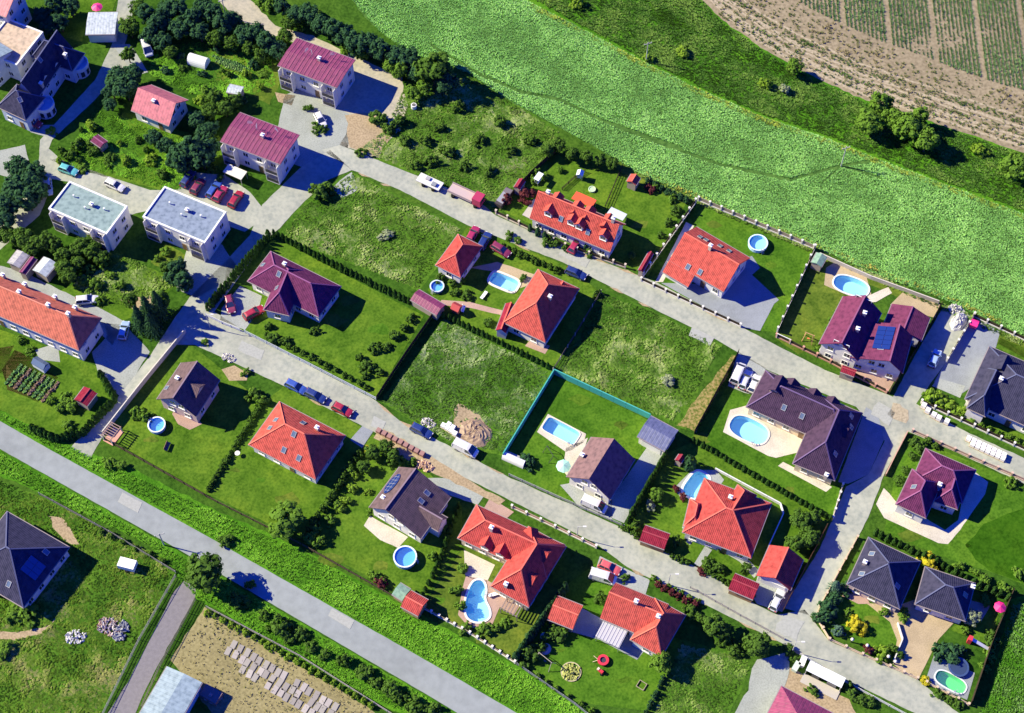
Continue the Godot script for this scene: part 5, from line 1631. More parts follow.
	house("wide_house","wide bright red gabled house with grey paved yard and low front slope","house",[0.66,0.66,0.7],"orange",[[38.88,-20.15,12.6,9.73,0.63,3.5,3.6,0.0,0.5,false],[34.31,-19.48,6.0,7.66,0.63,1.91,5.23,0.0,0.08,false]],{"ch":[[38.56,-20.16,1.3]],"sk":[[36.94,-23.81],[38.1,-23.19],[40.84,-22.15],[42.54,-21.0],[34.45,-17.99],[36.7,-16.69]]})
	house("house_with_solar_roof","purple gabled house with blue solar panels and attached garage roof","house",[0.74,0.72,0.68],"purple",[[70.15,0.41,8.59,10.12,1.91,4.4,2.8,0.0,0.3,false],[64.6,-3.48,12.07,7.9,2.06,4.8,3.4,0.0,0.5,false],[75.83,-5.61,5.82,7.64,2.0,3.4,1.6,0.0,0.5,false]],{"ch":[[66.95,-5.05,0.9],[65.29,-1.6,0.9]],"sk":[[69.55,1.82]],"so":[[70.36,-0.37,5.0,2.0]]})
	house("dark_house","slate grey hipped house beside the grey yard with the pink toy house","house",[0.74,0.72,0.68],"slate",[[94.28,8.99,14.54,12.91,0.5,3.6,4.6,6.45,0.5,false],[88.73,9.83,9.78,3.59,2.08,3.8,3.6,1.8,0.5,false]],{"ch":[[90.84,9.1,1.0]],"do":[[92.8,3.97,2.4,2.0,0.6,false]]})
	house("large_villa","large dark plum villa with two hipped wings round a cream pool terrace","house",[0.72,0.6,0.42],"plum",[[54.39,13.37,19.29,8.83,0.49,3.3,4.6,4.42,0.5,false],[58.37,19.33,15.29,8.05,2.01,3.4,4.8,4.02,0.5,false]],{"ch":[[57.26,27.17,0.6]],"sk":[[50.42,13.99],[53.61,15.75],[62.65,15.79],[62.61,17.62],[58.93,23.63]],"do":[[52.87,7.79,2.6,2.2,0.4,false],[56.8,9.98,2.4,2.2,0.4,false],[60.02,11.66,2.4,2.0,0.4,false],[48.74,11.52,2.4,2.0,0.3,false],[61.46,18.95,2.6,2.0,0.4,false]]})
	house("gabled_house","gabled house with rose west slope and dark east slope inside the teal fence","house",[0.74,0.72,0.68],"rose",[[16.22,25.49,9.49,9.02,2.1,3.4,3.8,0.0,0.5,false]],{"ch":[[12.83,23.51,1.0]]})
	house("garden_garage","blue grey metal roofed garage at the corner of the teal fence","garage",[0.74,0.72,0.68],"steel",[[27.0,18.18,5.88,5.08,0.56,3.0,0.7,0.0,0.5,false,"steel"]],{"blank":true,"gate":true})
	house("hipped_house","red hip roofed house with oval pool between the hedges","house",[0.74,0.72,0.68],"red",[[38.74,35.37,12.83,11.55,0.4,3.3,3.6,5.78,0.5,false],[33.0,34.62,5.5,3.04,1.83,3.0,1.8,1.52,0.5,false],[40.43,33.5,8.4,3.83,2.13,3.4,3.2,1.92,0.5,false]],{"ch":[[39.21,32.57,0.9]]})
	house("garage","small red gabled garage with a silver car on its drive","garage",[0.74,0.72,0.68],"red",[[47.5,44.89,6.52,6.4,2.02,3.0,2.2,0.0,0.5,false]],{"blank":true,"gate":true})
	house("garden_shed","maroon roofed shed by the hedge facing the street, beside the round tree","shed",[0.3,0.2,0.12],"brick",[[25.62,38.78,4.76,3.18,0.38,2.3,0.8,0.0,0.5,false]],{"blank":true})
	house("garden_shed","maroon roofed shed by the street beside the small red gabled garage","shed",[0.3,0.2,0.12],"brick",[[40.96,48.27,4.72,3.26,0.44,2.4,0.9,0.0,0.5,false]],{"blank":true})
	house("dark_bungalow","dark slate hipped bungalow with pink terrace above the curved lawn","house",[0.66,0.5,0.44],"slate",[[65.71,46.06,10.06,9.82,2.06,3.4,4.2,4.91,0.5,false]],{"ch":[[62.15,44.84,1.0]],"sk":[[63.67,43.13],[61.52,46.89],[67.34,49.26]]})
	house("dark_garage","smaller slate hipped garage beside the sandy courtyard","garage",[0.74,0.72,0.68],"slate",[[76.08,49.93,8.89,7.47,0.36,3.2,3.4,3.74,0.5,false]],{"no_door":true,"ch":[[80.88,48.98,0.7]],"sk":[[79.21,50.65]]})
	house("purple_house","purple hipped house with bright forecourt inside the brick pier fence","house",[0.66,0.66,0.7],"violet",[[78.78,27.03,9.65,7.47,0.47,3.4,3.0,3.74,0.5,false],[73.75,30.71,7.92,5.7,2.07,3.6,3.2,2.85,0.5,false],[79.55,29.88,6.47,4.4,1.96,3.3,2.4,2.2,0.5,false]],{"ch":[[77.42,29.49,0.8]],"sk":[[72.54,30.28],[77.6,29.82]]})
	house("gabled_house","gabled house with pale mauve west slope and dark east slope beside the street corner","house",[0.66,0.5,0.44],"taupe",[[-60.69,9.29,8.73,8.43,2.02,3.8,3.8,0.0,0.5,false]],{"ch":[[-62.36,8.48,0.9]],"sk":[[-64.58,9.39]],"do":[[-58.2,10.56,3.0,2.2,0.6,false]]})
	house("pyramid_house","coral red hip roofed house with many roof windows","house",[0.66,0.66,0.7],"orange",[[-39.7,19.71,14.52,10.27,0.51,3.3,4.4,5.14,0.5,false]],{"ch":[[-35.78,18.66,1.1]],"sk":[[-43.56,16.6],[-44.55,18.25],[-41.75,22.49],[-38.9,24.13],[-38.53,17.25],[-39.78,20.44]]})
	house("gabled_house","gabled house with oval blue solar panel on its mauve slope","house",[0.74,0.72,0.68],"taupe",[[-18.45,32.46,9.69,11.2,2.14,3.6,3.6,0.0,0.66,false],[-14.49,35.5,4.93,3.08,0.55,3.4,2.2,0.0,0.5,false]],{"oval":[-21.63,29.42],"ch":[[-23.22,32.3,0.4]],"sk":[[-15.31,31.44],[-16.35,33.02]]})
	house("mansion","large red hipped house with dormers and a kidney shaped pool","house",[0.72,0.6,0.42],"red",[[-0.16,40.06,17.61,7.26,0.46,3.4,4.0,3.63,0.5,false],[2.92,44.89,13.24,7.69,2.1,3.5,4.2,3.85,0.5,false]],{"ch":[[-3.63,39.23,1.2],[-1.05,49.06,1.0]],"do":[[-4.81,41.61,2.2,2.0,1.2],[-2.13,42.96,2.2,2.0,1.2],[3.39,38.86,2.4,2.2,0.5,false],[6.18,43.7,2.6,2.0,0.3,false],[3.86,48.12,2.6,2.0,0.3,false]]})
	house("garden_pavilion","small red gabled pavilion beside the grey canopy","pavilion",[0.4,0.3,0.2],"orange",[[9.31,53.21,4.82,4.73,0.4,2.6,1.1,0.0,0.5,false]],{"blank":true})
	house("garden_shed","bright red gabled shed attached to the small green roof","shed",[0.35,0.25,0.15],"red",[[-17.13,51.41,3.6,3.46,0.52,2.4,0.9,0.0,0.5,false]],{"blank":true})
	house("garden_shed","small green felt roofed shed beside the bright red shed","shed",[0.35,0.25,0.15],"felt_green",[[-19.54,49.14,2.28,2.59,0.58,2.1,0.4,0.0,0.5,false]],{"blank":true})
	house("l_shaped_house","orange red L shaped house with grey canopy facing the play lawn","house",[0.74,0.72,0.68],"orange",[[21.36,53.27,10.02,7.22,0.42,3.3,3.8,0.0,0.5,false],[25.36,56.21,8.82,6.04,2.11,3.3,3.6,3.02,0.5,false]],{"ch":[[21.41,53.2,1.0],[25.15,55.69,0.9]]})
	house("dark_house","dark blue slate hipped house with roof panel standing in the rough field","house",[0.74,0.72,0.68],"slate",[[-88.25,43.41,13.95,13.12,0.52,3.4,4.8,6.56,0.5,false],[-90.78,44.14,8.36,8.15,0.94,3.4,4.0,4.08,0.5,false]],{"sk":[[-88.11,48.79],[-82.42,42.81]],"so":[[-84.26,45.87,3.0,2.0]]})
	house("barn","pale blue metal roofed barn beside the allotment","barn",[0.66,0.66,0.7],"bluemetal",[[-58.02,69.24,9.75,6.88,2.0,3.6,0.35,0.0,0.5,false]],{"blank":true})
	house("wine_roofed_house","wine red hipped house beside the gravel yard and white canopy","house",[0.66,0.66,0.7],"wine",[[48.55,74.6,12.22,10.91,0.52,3.4,4.4,5.45,0.5,false]],{})
	house("garden_shed","grey roofed garage in the row beside the tree covered lane","shed",[0.35,0.3,0.26],"greymetal",[[-97.42,-20.83,3.42,2.79,2.03,2.5,0.3,0.0,0.5,false]],{"blank":true})
	house("garden_shed","brown red roofed garage between the grey and the white garage","shed",[0.35,0.3,0.26],"purple",[[-95.26,-19.25,4.03,1.44,2.02,2.5,0.3,0.0,0.5,false]],{"blank":true})
	house("garden_shed","white roofed garage at the end of the small garage row","shed",[0.35,0.3,0.26],"whitemetal",[[-91.84,-18.89,3.64,3.28,2.09,2.6,0.4,0.0,0.5,false]],{"blank":true})
	house("garden_shed","small dark red roofed shed standing in the dense hedge","shed",[0.35,0.3,0.26],"brick",[[-80.21,10.01,3.17,2.9,2.07,2.4,0.5,0.0,0.5,false]],{"blank":true})
	house("garden_shed","orange red roofed shed on the lawn near the crop field","shed",[0.35,0.3,0.26],"orange",[[24.69,-40.21,2.12,2.09,2.06,2.3,0.6,0.0,0.5,false]],{"blank":true})
	house("garden_shed","dark red shed beside the dark log pile","shed",[0.35,0.3,0.26],"brick",[[1.52,-39.09,2.4,1.34,2.06,2.3,0.5,0.0,0.5,false]],{"blank":true})
	house("garden_shed","long narrow maroon lean-to along the wall of the wide red house","shed",[0.35,0.3,0.26],"brick",[[26.39,-20.33,4.9,1.0,2.05,2.2,0.4,0.0,0.5,false]],{"blank":true})
	house("garden_shed","long maroon metal roofed shed at the end of the thuja hedge","shed",[0.35,0.3,0.26],"maroon",[[-16.39,-10.86,6.34,2.84,0.6,2.3,0.5,0.0,0.5,false]],{"blank":true})
	house("garden_shed","grey green roofed pool shed in the corner by the dark fence","shed",[0.35,0.3,0.26],"felt_green",[[60.62,-20.85,2.69,2.22,2.08,2.2,0.4,0.0,0.5,false]],{"blank":true})
	house("garden_shed","tiny dark red kiosk roof on the lawn below the blue grey garage","shed",[0.35,0.3,0.26],"brick",[[30.98,22.87,1.47,1.24,2.15,2.0,0.5,0.0,0.5,false]],{"blank":true})
	house("garden_shed","tiny white roofed shed beside the vegetable rows","shed",[0.35,0.3,0.26],"whitemetal",[[-58.26,-63.57,3.12,2.24,0.26,2.2,0.3,0.0,0.5,false]],{"blank":true})
	house("garden_shed","narrow maroon porch roof along the fence below the solar roofed house","shed",[0.35,0.3,0.26],"brick",[[63.84,4.51,2.77,1.58,0.41,2.4,0.4,0.0,0.5,false]],{"blank":true})
	house("garden_shed","small brown lidded bin shed in the garden of the white block","shed",[0.35,0.3,0.26],"purple",[[-85.27,-50.28,2.92,2.04,0.67,1.9,0.3,0.0,0.5,false]],{"blank":true})
	# fences and walls
	fence("fence","white pier fence with dark boards along the street before the wide red house","fence","piers",[25.48,-17.22,34.87,-11.88,44.31,-6.62],1.3,[0.62,0.6,0.56],[0.05,0.04,0.03],2.6)
	fence("fence","white pier fence between the bright lawn and the crop field","fence","piers",[37.82,-36.51,60.14,-24.8],1.5,[0.62,0.6,0.56],[0.3,0.25,0.2],2.6)
	fence("fence","tall dark board fence with white piers between lawn and pool garden","fence","piers",[60.32,-24.56,51.41,-5.49],1.9,[0.62,0.6,0.56],[0.05,0.04,0.03],2.6)
	fence("fence","tall dark board fence with white piers beside the maroon lean-to","fence","piers",[37.16,-35.76,25.91,-18.16],1.9,[0.62,0.6,0.56],[0.05,0.04,0.03],2.6)
	fence("fence","dark pier fence along the street before the solar roofed house","fence","piers",[51.12,-4.36,61.02,1.44,71.03,8.0],1.3,[0.45,0.25,0.2],[0.05,0.04,0.03],2.6)
	fence("fence","dark fence between the solar roofed house and the gravel driveway","fence","plank",[71.58,8.22,77.63,-1.0,83.76,-11.19],2.0,[0.16,0.08,0.05],[0.05,0.04,0.03],2.6)
	fence("fence","pale garden wall behind the oval deck pool facing the crops","fence","solid",[61.18,-23.13,70.76,-17.69,83.46,-11.88],1.2,[0.62,0.6,0.56],[0.5,0.46,0.4],2.6)
	fence("fence","stone pier fence before the long double house","fence","piers",[-3.24,-33.29,10.6,-25.28,22.42,-20.28],1.4,[0.5,0.44,0.36],[0.05,0.04,0.03],2.6)
	fence("fence","dark fence between gravel driveway and grey paved yard","fence","piers",[83.31,1.22,89.9,-8.89],1.7,[0.62,0.6,0.56],[0.05,0.04,0.03],2.6)
	fence("fence","white pier fence between grey paved yard and the crops","fence","piers",[89.9,-8.89,101.85,-1.89],1.4,[0.62,0.6,0.56],[0.05,0.04,0.03],2.6)
	fence("fence","white pier fence before the slate grey house on the side street","fence","piers",[77.41,10.16,98.1,21.77],1.3,[0.62,0.6,0.56],[0.05,0.04,0.03],2.6)
	fence("fence","pinkish wall with brick piers before the purple house","fence","wall",[74.97,16.34,84.75,21.57,97.12,27.93],1.2,[0.5,0.36,0.3],[0.4,0.28,0.24],2.6)
	fence("fence","tall dark board fence beside the parked white cars","fence","plank",[43.51,-0.56,34.09,16.76],1.9,[0.05,0.04,0.03],[0.05,0.04,0.03],2.6)
	fence("fence","white pier wall below the big plum villa","fence","wall",[60.72,27.73,58.24,34.36],1.5,[0.62,0.6,0.56],[0.4,0.35,0.3],1.8)
	fence("fence","long brown board fence from the villa down to the street","fence","plank",[57.0,35.95,52.29,44.14,47.89,51.93],1.9,[0.16,0.08,0.05],[0.16,0.08,0.05],2.6)
	fence("fence","teal solid fence round the lawn with the rectangular pool","fence","solid",[-1.67,21.77,8.03,3.86,25.98,13.59],1.9,[0.06,0.34,0.32],[0.06,0.34,0.32],2.6)
	fence("fence","low grey fence along the street below the rose roofed house","fence","rail",[-0.55,25.48,8.8,30.16,20.34,35.75],1.1,[0.32,0.33,0.33],[0.32,0.33,0.33],2.6)
	fence("fence","white pier fence before the large red mansion","fence","piers",[0.0,31.97,7.81,35.95,15.15,39.88],1.3,[0.62,0.6,0.56],[0.5,0.34,0.3],2.6)
	fence("fence","pale wall with flat coping along the lane beside the mauve roofed house","fence","solid",[-63.22,-5.26,-69.94,5.83,-76.39,16.97],1.6,[0.62,0.6,0.56],[0.55,0.52,0.45],2.6)
	fence("fence","pale railing fence along the street before the purple bungalow","fence","rail",[-51.78,-5.26,-38.72,2.1,-25.77,9.52],1.2,[0.55,0.6,0.65],[0.55,0.6,0.65],2.6)
	fence("fence","dark fence between the bungalow lawn and the rough meadow","fence","plank",[-25.59,9.3,-20.4,-0.33,-14.85,-10.04],1.5,[0.05,0.04,0.03],[0.05,0.04,0.03],2.6)
	fence("fence","row of pale posts beside the orange villa","fence","rail",[17.5,-14.42,12.2,-4.59,7.85,3.2],1.2,[0.62,0.6,0.56],[0.1,0.09,0.08],3.2)
	fence("fence","dark garden fence above the road verge below the mauve roofed house","fence","plank",[-76.07,18.02,-56.32,29.55],1.1,[0.05,0.04,0.03],[0.12,0.1,0.06],2.4)
	fence("fence","low board fence above the road verge below the coral roofed house","fence","rail",[-56.12,29.75,-38.09,39.29],1.0,[0.1,0.08,0.05],[0.1,0.08,0.05],2.4)
	fence("fence","mossy board fence above the road verge below the house with solar oval","fence","rail",[-37.72,39.49,-20.76,49.49],1.0,[0.1,0.08,0.05],[0.1,0.08,0.05],2.4)
	fence("fence","white and brown board fence above the road verge below the red mansion","fence","piers",[-15.56,51.56,-7.37,56.21,0.52,61.52],1.2,[0.62,0.6,0.56],[0.3,0.24,0.18],1.7)
	fence("fence","grey mesh fence along the road verge below the play lawn","fence","rail",[0.87,61.89,10.81,69.04,15.01,72.56],1.2,[0.32,0.33,0.33],[0.2,0.22,0.24],2.4)
	fence("fence","thin wire fence along the far side of the road beside the rough field","fence","rail",[-86.62,29.35,-72.85,36.94,-60.11,44.72],1.2,[0.32,0.33,0.33],[0.2,0.2,0.18],3.0)
	fence("fence","thin wire fence along the narrow lane beside the rough field","fence","rail",[-60.03,45.49,-65.14,57.32,-70.32,72.03],1.2,[0.32,0.33,0.33],[0.25,0.25,0.24],3.0)
	fence("fence","concrete post fence between the allotment and the road","fence","rail",[-53.95,51.37,-36.92,60.43,-19.13,71.68],1.1,[0.32,0.33,0.33],[0.35,0.33,0.3],2.6)
	fence("fence","dark fence between the narrow lane and the barn","fence","rail",[-56.04,49.86,-61.09,62.43,-63.42,69.57],1.2,[0.15,0.14,0.12],[0.15,0.14,0.12],2.8)
	fence("fence","low sand coloured wall round the corner lawn of the slate bungalow","fence","wall",[62.42,37.92,54.52,50.99,53.6,53.24,55.51,57.32,61.0,60.07,70.05,64.41],0.95,[0.5,0.4,0.3],[0.5,0.4,0.3],2.6)
	fence("fence","low sand coloured wall along the street before the green pool","fence","wall",[71.52,65.13,78.24,69.04],0.95,[0.5,0.4,0.3],[0.5,0.4,0.3],2.2)
	fence("fence","tall dark fence beside the green pool terrace","fence","plank",[88.9,48.35,83.57,58.24,78.61,68.87],2.0,[0.05,0.04,0.03],[0.05,0.04,0.03],2.6)
	fence("fence","brick edged flower wall beside the junction","fence","solid",[74.01,16.55,71.44,20.94,68.88,25.48],0.9,[0.45,0.25,0.2],[0.45,0.28,0.22],2.6)
	fence("fence","dark fence between the meadow and the garden of the double house","fence","plank",[9.11,-48.89,3.69,-42.77,-1.42,-36.01],1.5,[0.05,0.04,0.03],[0.05,0.04,0.03],2.6)
	fence("fence","dark boundary fence between the double house garden and the wide red house","fence","rail",[18.86,-34.77,22.64,-44.8],1.2,[0.05,0.04,0.03],[0.05,0.04,0.03],2.6)
	fence("fence","pale fence along the street before the gardens of the purple bungalow drive","fence","rail",[-59.69,-9.12,-56.41,-7.3,-52.78,-5.71],1.1,[0.6,0.62,0.66],[0.6,0.62,0.66],2.6)
	fence("fence","low wooden fence between the street and the weedy gravel yard","fence","rail",[31.69,47.59,40.23,52.87,47.63,57.32],1.0,[0.32,0.33,0.33],[0.35,0.33,0.3],2.6)
	fence("fence","thin white rail fence along the street beside the white canopy","fence","rail",[50.19,60.07,56.72,64.59,67.22,70.81],1.0,[0.6,0.62,0.62],[0.6,0.62,0.62],2.8)
	fence("fence","dark garden fence between lawns beside the two dark saplings","fence","rail",[10.21,-39.25,12.92,-42.26,15.0,-43.78],1.0,[0.05,0.04,0.03],[0.05,0.04,0.03],2.6)
	fence("fence","grey retaining wall along the sandy courtyard","fence","solid",[67.76,54.36,68.29,57.32,66.25,61.34],0.8,[0.62,0.6,0.56],[0.55,0.55,0.55],2.6)
	fence("fence","white fence edging the terrace of the red hipped house","fence","solid",[37.56,24.25,49.02,31.36,49.4,33.37,46.17,39.88],0.9,[0.62,0.6,0.56],[0.6,0.62,0.62],2.6)
	# hedges
	hedge("dense dark thuja hedge beside the gravel forecourt of the white flats","leaf_thuja",[-48.56,-27.69,-53.9,-19.33,-59.58,-10.04],1.0,0.75,2.6,"column")
	hedge("long thuja row between the purple bungalow lawn and the meadow","leaf_thuja",[-48.21,-28.41,-34.11,-19.81,-19.58,-11.65],1.1,0.6,2.3,"column")
	hedge("thuja row between the orange villa and the lower meadow","leaf_thuja",[-13.66,-9.12,-2.32,-2.79,7.28,2.76],1.1,0.55,1.9,"column")
	hedge("thuja row between the plum villa lawn and the red hipped house","leaf_thuja",[33.46,18.02,45.74,26.3,58.22,34.56],1.0,0.55,1.8,"column")
	hedge("tall thuja hedge along the concrete drive beside the rose roofed house","leaf_thuja",[28.63,21.36,24.43,28.74,20.9,35.16],0.9,0.7,2.8,"column")
	hedge("row of low dark shrubs between the two lawns with mauve and coral roofs","leaf_oak",[-47.3,10.38,-51.97,20.11,-56.03,28.74],1.1,0.85,1.3,"bush")
	hedge("mixed shrub row between the coral roofed house and the garden with fruit bushes","leaf_oak",[-27.92,20.53,-33.34,30.36,-37.79,38.31],1.5,1.0,2.2,"bush")
	hedge("row of thujas between the round pool lawn and the kidney pool garden","leaf_thuja",[-9.51,31.36,-12.93,42.6,-16.14,49.86],1.3,0.65,2.2,"column")
	hedge("tall dark hedge between the red mansion and the play lawn","leaf_dark",[9.61,47.59,4.93,54.55,0.52,60.98],0.9,0.9,3.0,"column")
	hedge("dark trimmed hedge on the right side of the play lawn","leaf_dark",[26.32,63.87,24.61,67.27,22.75,70.81],1.0,0.6,1.5,"bush")
	hedge("row of leafy green bushes along the allotment fence","leaf_light",[-54.43,51.93,-45.93,56.58,-36.84,61.7,-23.48,69.57],1.5,0.8,1.4,"bush")
	hedge("thuja row behind the slate bungalow and its garage","leaf_thuja",[65.24,36.94,73.39,41.44,82.51,47.02,88.32,49.86],1.2,0.7,2.4,"column")
	hedge("thick dark hedge round the maroon shed by the long house","leaf_thuja",[-78.76,3.86,-75.03,9.52,-80.48,17.18,-85.42,18.02,-90.46,15.49],1.1,0.9,2.2,"column")
	hedge("clipped green hedge along the street before the maroon shed and round tree","leaf_oak",[19.61,35.75,25.81,39.49,31.92,43.18],1.0,0.7,1.5,"bush")
	hedge("clipped green hedge along the street beside the red gabled garage","leaf_oak",[34.02,44.14,38.85,47.02,43.12,49.49],1.0,0.7,1.4,"bush")
	hedge("shrubby green hedge before the slate grey house on the side street","leaf_mid",[77.84,8.22,82.71,11.67,88.77,15.49,96.63,19.28],1.6,0.8,1.3,"bush")
	hedge("leafy row of shrubs between the orange villa and the street","leaf_oak",[-2.4,-25.52,4.57,-21.7,9.51,-19.33],1.4,0.9,1.7,"bush")
	hedge("flowering shrub row along the railing of the purple bungalow","leaf_oak",[-48.48,-5.26,-40.84,-1.0,-32.89,3.64,-27.0,7.35],1.7,0.8,1.4,"bush")
	hedge("reddish shrub row between the street and the L shaped orange house","leaf_red",[25.5,46.64,28.95,48.92,32.73,51.18],1.3,0.9,1.4,"bush")
	hedge("green shrub row beside the reddish shrubs by the L shaped orange house","leaf_mid",[24.65,45.49,28.48,47.59,33.31,50.43],1.6,0.7,1.1,"bush")
	hedge("low bushes along the grey mesh fence of the play lawn","leaf_mid",[3.47,63.15,6.56,65.67,10.83,68.16,15.05,70.98],2.2,0.8,1.2,"bush")
	hedge("overgrown hedge between the rough field and the road","leaf_oak",[-75.7,35.95,-68.96,39.29,-60.96,43.37],2.6,0.9,1.3,"bush")
	hedge("dark shrub belt along the garden end beside the crop field","leaf_dark",[27.25,-41.76,31.21,-38.75,36.16,-36.01],1.6,0.9,1.8,"bush")
	hedge("leafy vines along the fence of the solar roofed house lawn","leaf_mid",[58.37,-1.0,60.16,-3.69,61.45,-7.07,63.34,-10.5],2.0,0.8,1.2,"bush")
	# trees and shrubs
	trees("tree","leaf_dark",[-64.71,-83.4,2.8,6.0],"leafy_tree","dark leafy tree standing closest to the thin pole by the track","tree","wood beside the gardens")
	trees("tree","leaf_dark",[-62.0,-80.06,3.0,6.5,-60.25,-81.7,2.6,6.0,-57.31,-77.23,2.8,6.0,-54.81,-78.07,2.8,6.0,-52.43,-75.33,3.0,6.5,-50.19,-73.36,2.8,6.0,-66.43,-85.67,2.6,6.0,-68.79,-81.46,3.0,6.5,-71.67,-83.96,3.0,6.0,-74.31,-84.53,3.0,6.0,-71.66,-79.14,2.8,5.5,-76.04,-80.9,3.0,6.5,-79.16,-83.4,2.8,6.0,-66.89,-78.58,2.6,5.5,-74.66,-76.6,2.4,5.0],"leafy_tree","dark leafy tree in the wood along the gravel track above the gardens","tree","wood beside the gardens")
	trees("tree","leaf_dark",[-77.49,-77.47,2.6,5.5],"leafy_tree","dark leafy tree standing closest to the silver blue van","tree","wood beside the gardens")
	trees("tree","leaf_dark",[-49.61,-85.59,2.4,5.0,-46.64,-83.64,2.6,5.5,-43.97,-82.83,2.8,6.0,-41.25,-80.58,2.8,6.0,-38.54,-78.66,3.0,6.5,-35.67,-76.99,3.0,6.5,-33.0,-75.1,3.2,7.0,-30.22,-74.23,3.0,6.5,-27.39,-72.58,3.0,6.5,-24.59,-71.49,3.0,6.5,-22.01,-70.39,3.0,6.5,-20.26,-67.6,2.6,5.5],"leafy_tree","dark leafy tree in the belt between gravel track and crop field","tree","tree belt beside the track")
	trees("tree","leaf_oak",[-16.57,-66.54,4.6,9.0],"leafy_tree","big round tree at the end of the belt casting shadow on the crops","tree","")
	trees("tree","leaf_dark",[-13.85,-64.45,3.2,6.5],"leafy_tree","dark tree beside the biggest round tree near the crops","tree","")
	trees("bush","leaf_mid",[-52.87,-88.41,1.6,2.2,-48.68,-84.48,1.5,2.0,-35.84,-75.49,1.4,2.0,-45.98,-82.85,1.4,1.8,-42.23,-85.62,1.6,2.0],"shrub","light green shrub at the grassy edge of the gravel track","shrub","shrubs beside the track")
	trees("bush","leaf_mid",[-54.7,-89.35,1.6,2.0],"shrub","light green shrub standing closest to the thin pole by the track","shrub","shrubs beside the track")
	trees("tree","leaf_dark",[-65.72,-46.29,3.6,7.5,-62.28,-47.42,3.0,6.0,-68.46,-46.81,2.4,5.0],"leafy_tree","dark tree in the clump behind the diagonal row of parked cars","tree","clump behind the parked cars")
	trees("tree","leaf_dark",[-63.17,-44.72,3.4,7.0],"leafy_tree","dark tree standing closest to the white flat canopy","tree","clump behind the parked cars")
	trees("tree","leaf_dark",[-67.03,-43.61,2.8,6.0],"leafy_tree","dark tree standing closest to the first dark blue car","tree","clump behind the parked cars")
	trees("tree","leaf_dark",[-82.81,-65.52,3.2,6.5,-80.74,-62.62,3.4,7.0,-80.07,-66.83,2.8,6.0,-83.94,-62.99,2.6,5.0],"leafy_tree","dark tree in the clump beside the pink roofed small house","tree","clump by the pink roof")
	trees("tree","leaf_dark",[-100.25,-36.48,3.4,7.0,-98.32,-38.46,3.4,7.0,-100.96,-32.75,3.2,6.5,-97.17,-34.22,3.2,6.5,-101.34,-29.54,3.0,6.0,-100.05,-42.36,2.8,6.0,-95.61,-36.87,2.6,6.0],"leafy_tree","dark tree in the thick clump beside the shaded lane","tree","clump by the shaded lane")
	trees("tree","leaf_dark",[-96.61,-40.15,3.0,6.5],"leafy_tree","dark tree standing closest to the turquoise car","tree","clump by the shaded lane")
	trees("tree","leaf_dark",[-101.4,-83.08,2.6,5.5,-99.81,-80.5,2.4,5.0,-97.28,-81.38,2.6,5.5,-98.67,-85.67,2.8,6.0],"leafy_tree","dark tree in the shaded garden behind the beige flat roof","tree","shaded garden trees")
	trees("tree","leaf_dark",[-95.64,-85.67,2.8,6.0],"leafy_tree","dark tree standing closest to the pale roofed garage","tree","shaded garden trees")
	trees("tree","leaf_oak",[-96.91,-25.59,2.6,5.0,-94.62,-24.34,2.4,4.5,-92.5,-24.82,2.2,4.5],"leafy_tree","green tree in front of the garage row below the grey green flats","tree","trees before the garages")
	trees("tree","leaf_oak",[-95.5,-23.1,2.0,4.0],"leafy_tree","green tree standing closest to the white roofed garage","tree","trees before the garages")
	trees("tree","leaf_oak",[-86.39,-23.1,2.0,4.0,-84.9,-24.34,2.2,4.5,-83.16,-22.62,2.0,4.0,-85.72,-20.47,1.8,3.4,-82.6,-24.52,1.8,4.0],"leafy_tree","green tree close under the front of the grey green flats","tree","trees before the flats")
	trees("spruce","leaf_dark",[-69.99,-7.56,2.8,10.0,-68.28,-9.09,2.6,9.5,-71.66,-6.1,2.6,9.0,-69.35,-5.09,2.4,8.0],"spruce_tree","tall dark spruce at the lane corner beside the long red house","tree","spruces at the lane corner")
	trees("tree","leaf_dark",[-65.49,-18.13,2.4,6.0,-63.92,-14.7,2.6,6.5,-66.56,-16.16,2.0,5.0],"leafy_tree","dark tree between the blue grey flats and the lane","tree","trees by the lane")
	trees("bush","leaf_mid",[-83.54,-19.86,1.4,1.6],"shrub","green shrub standing closest to the white roofed garage","shrub","shrubs below the flats")
	trees("bush","leaf_mid",[-81.17,-21.33,1.2,1.4,-77.11,-15.83,1.5,1.8,-82.01,-15.77,1.5,2.0,-69.11,-23.71,1.2,1.4,-70.37,-22.33,1.0,1.2,-84.17,-17.04,1.3,1.6,-79.43,-18.32,1.0,1.2],"shrub","green shrub on the rough lawn below the flat roofed flats","shrub","shrubs below the flats")
	trees("bush","leaf_mid",[-80.65,-12.42,1.3,1.5],"shrub","green shrub standing closest to the white car by the long house","shrub","shrubs below the flats")
	trees("bush","leaf_oak",[-90.14,-50.44,1.4,1.93,-86.27,-48.68,1.49,1.6,-79.21,-46.27,0.9,1.94,-93.15,-48.73,0.88,2.01,-64.08,-61.92,0.76,1.83,-71.7,-42.82,1.35,1.97,-72.91,-50.8,1.47,1.38,-61.6,-44.45,1.16,1.14,-62.77,-59.64,1.3,1.07,-65.27,-45.4,0.8,1.23,-82.81,-46.69,1.46,1.54,-89.06,-46.12,0.87,1.6,-62.01,-55.64,1.43,1.65,-70.22,-45.69,1.14,1.24,-91.24,-47.7,1.51,2.1,-77.62,-51.82,0.78,1.39,-89.88,-54.35,0.73,1.19],"shrub","garden shrub on the allotment slope between the pink roof and the flats","shrub","shrubs on the allotment slope")
	trees("bush","leaf_oak",[-59.78,-41.66,1.01,1.56],"shrub","garden shrub standing closest to the white flat canopy","shrub","shrubs on the allotment slope")
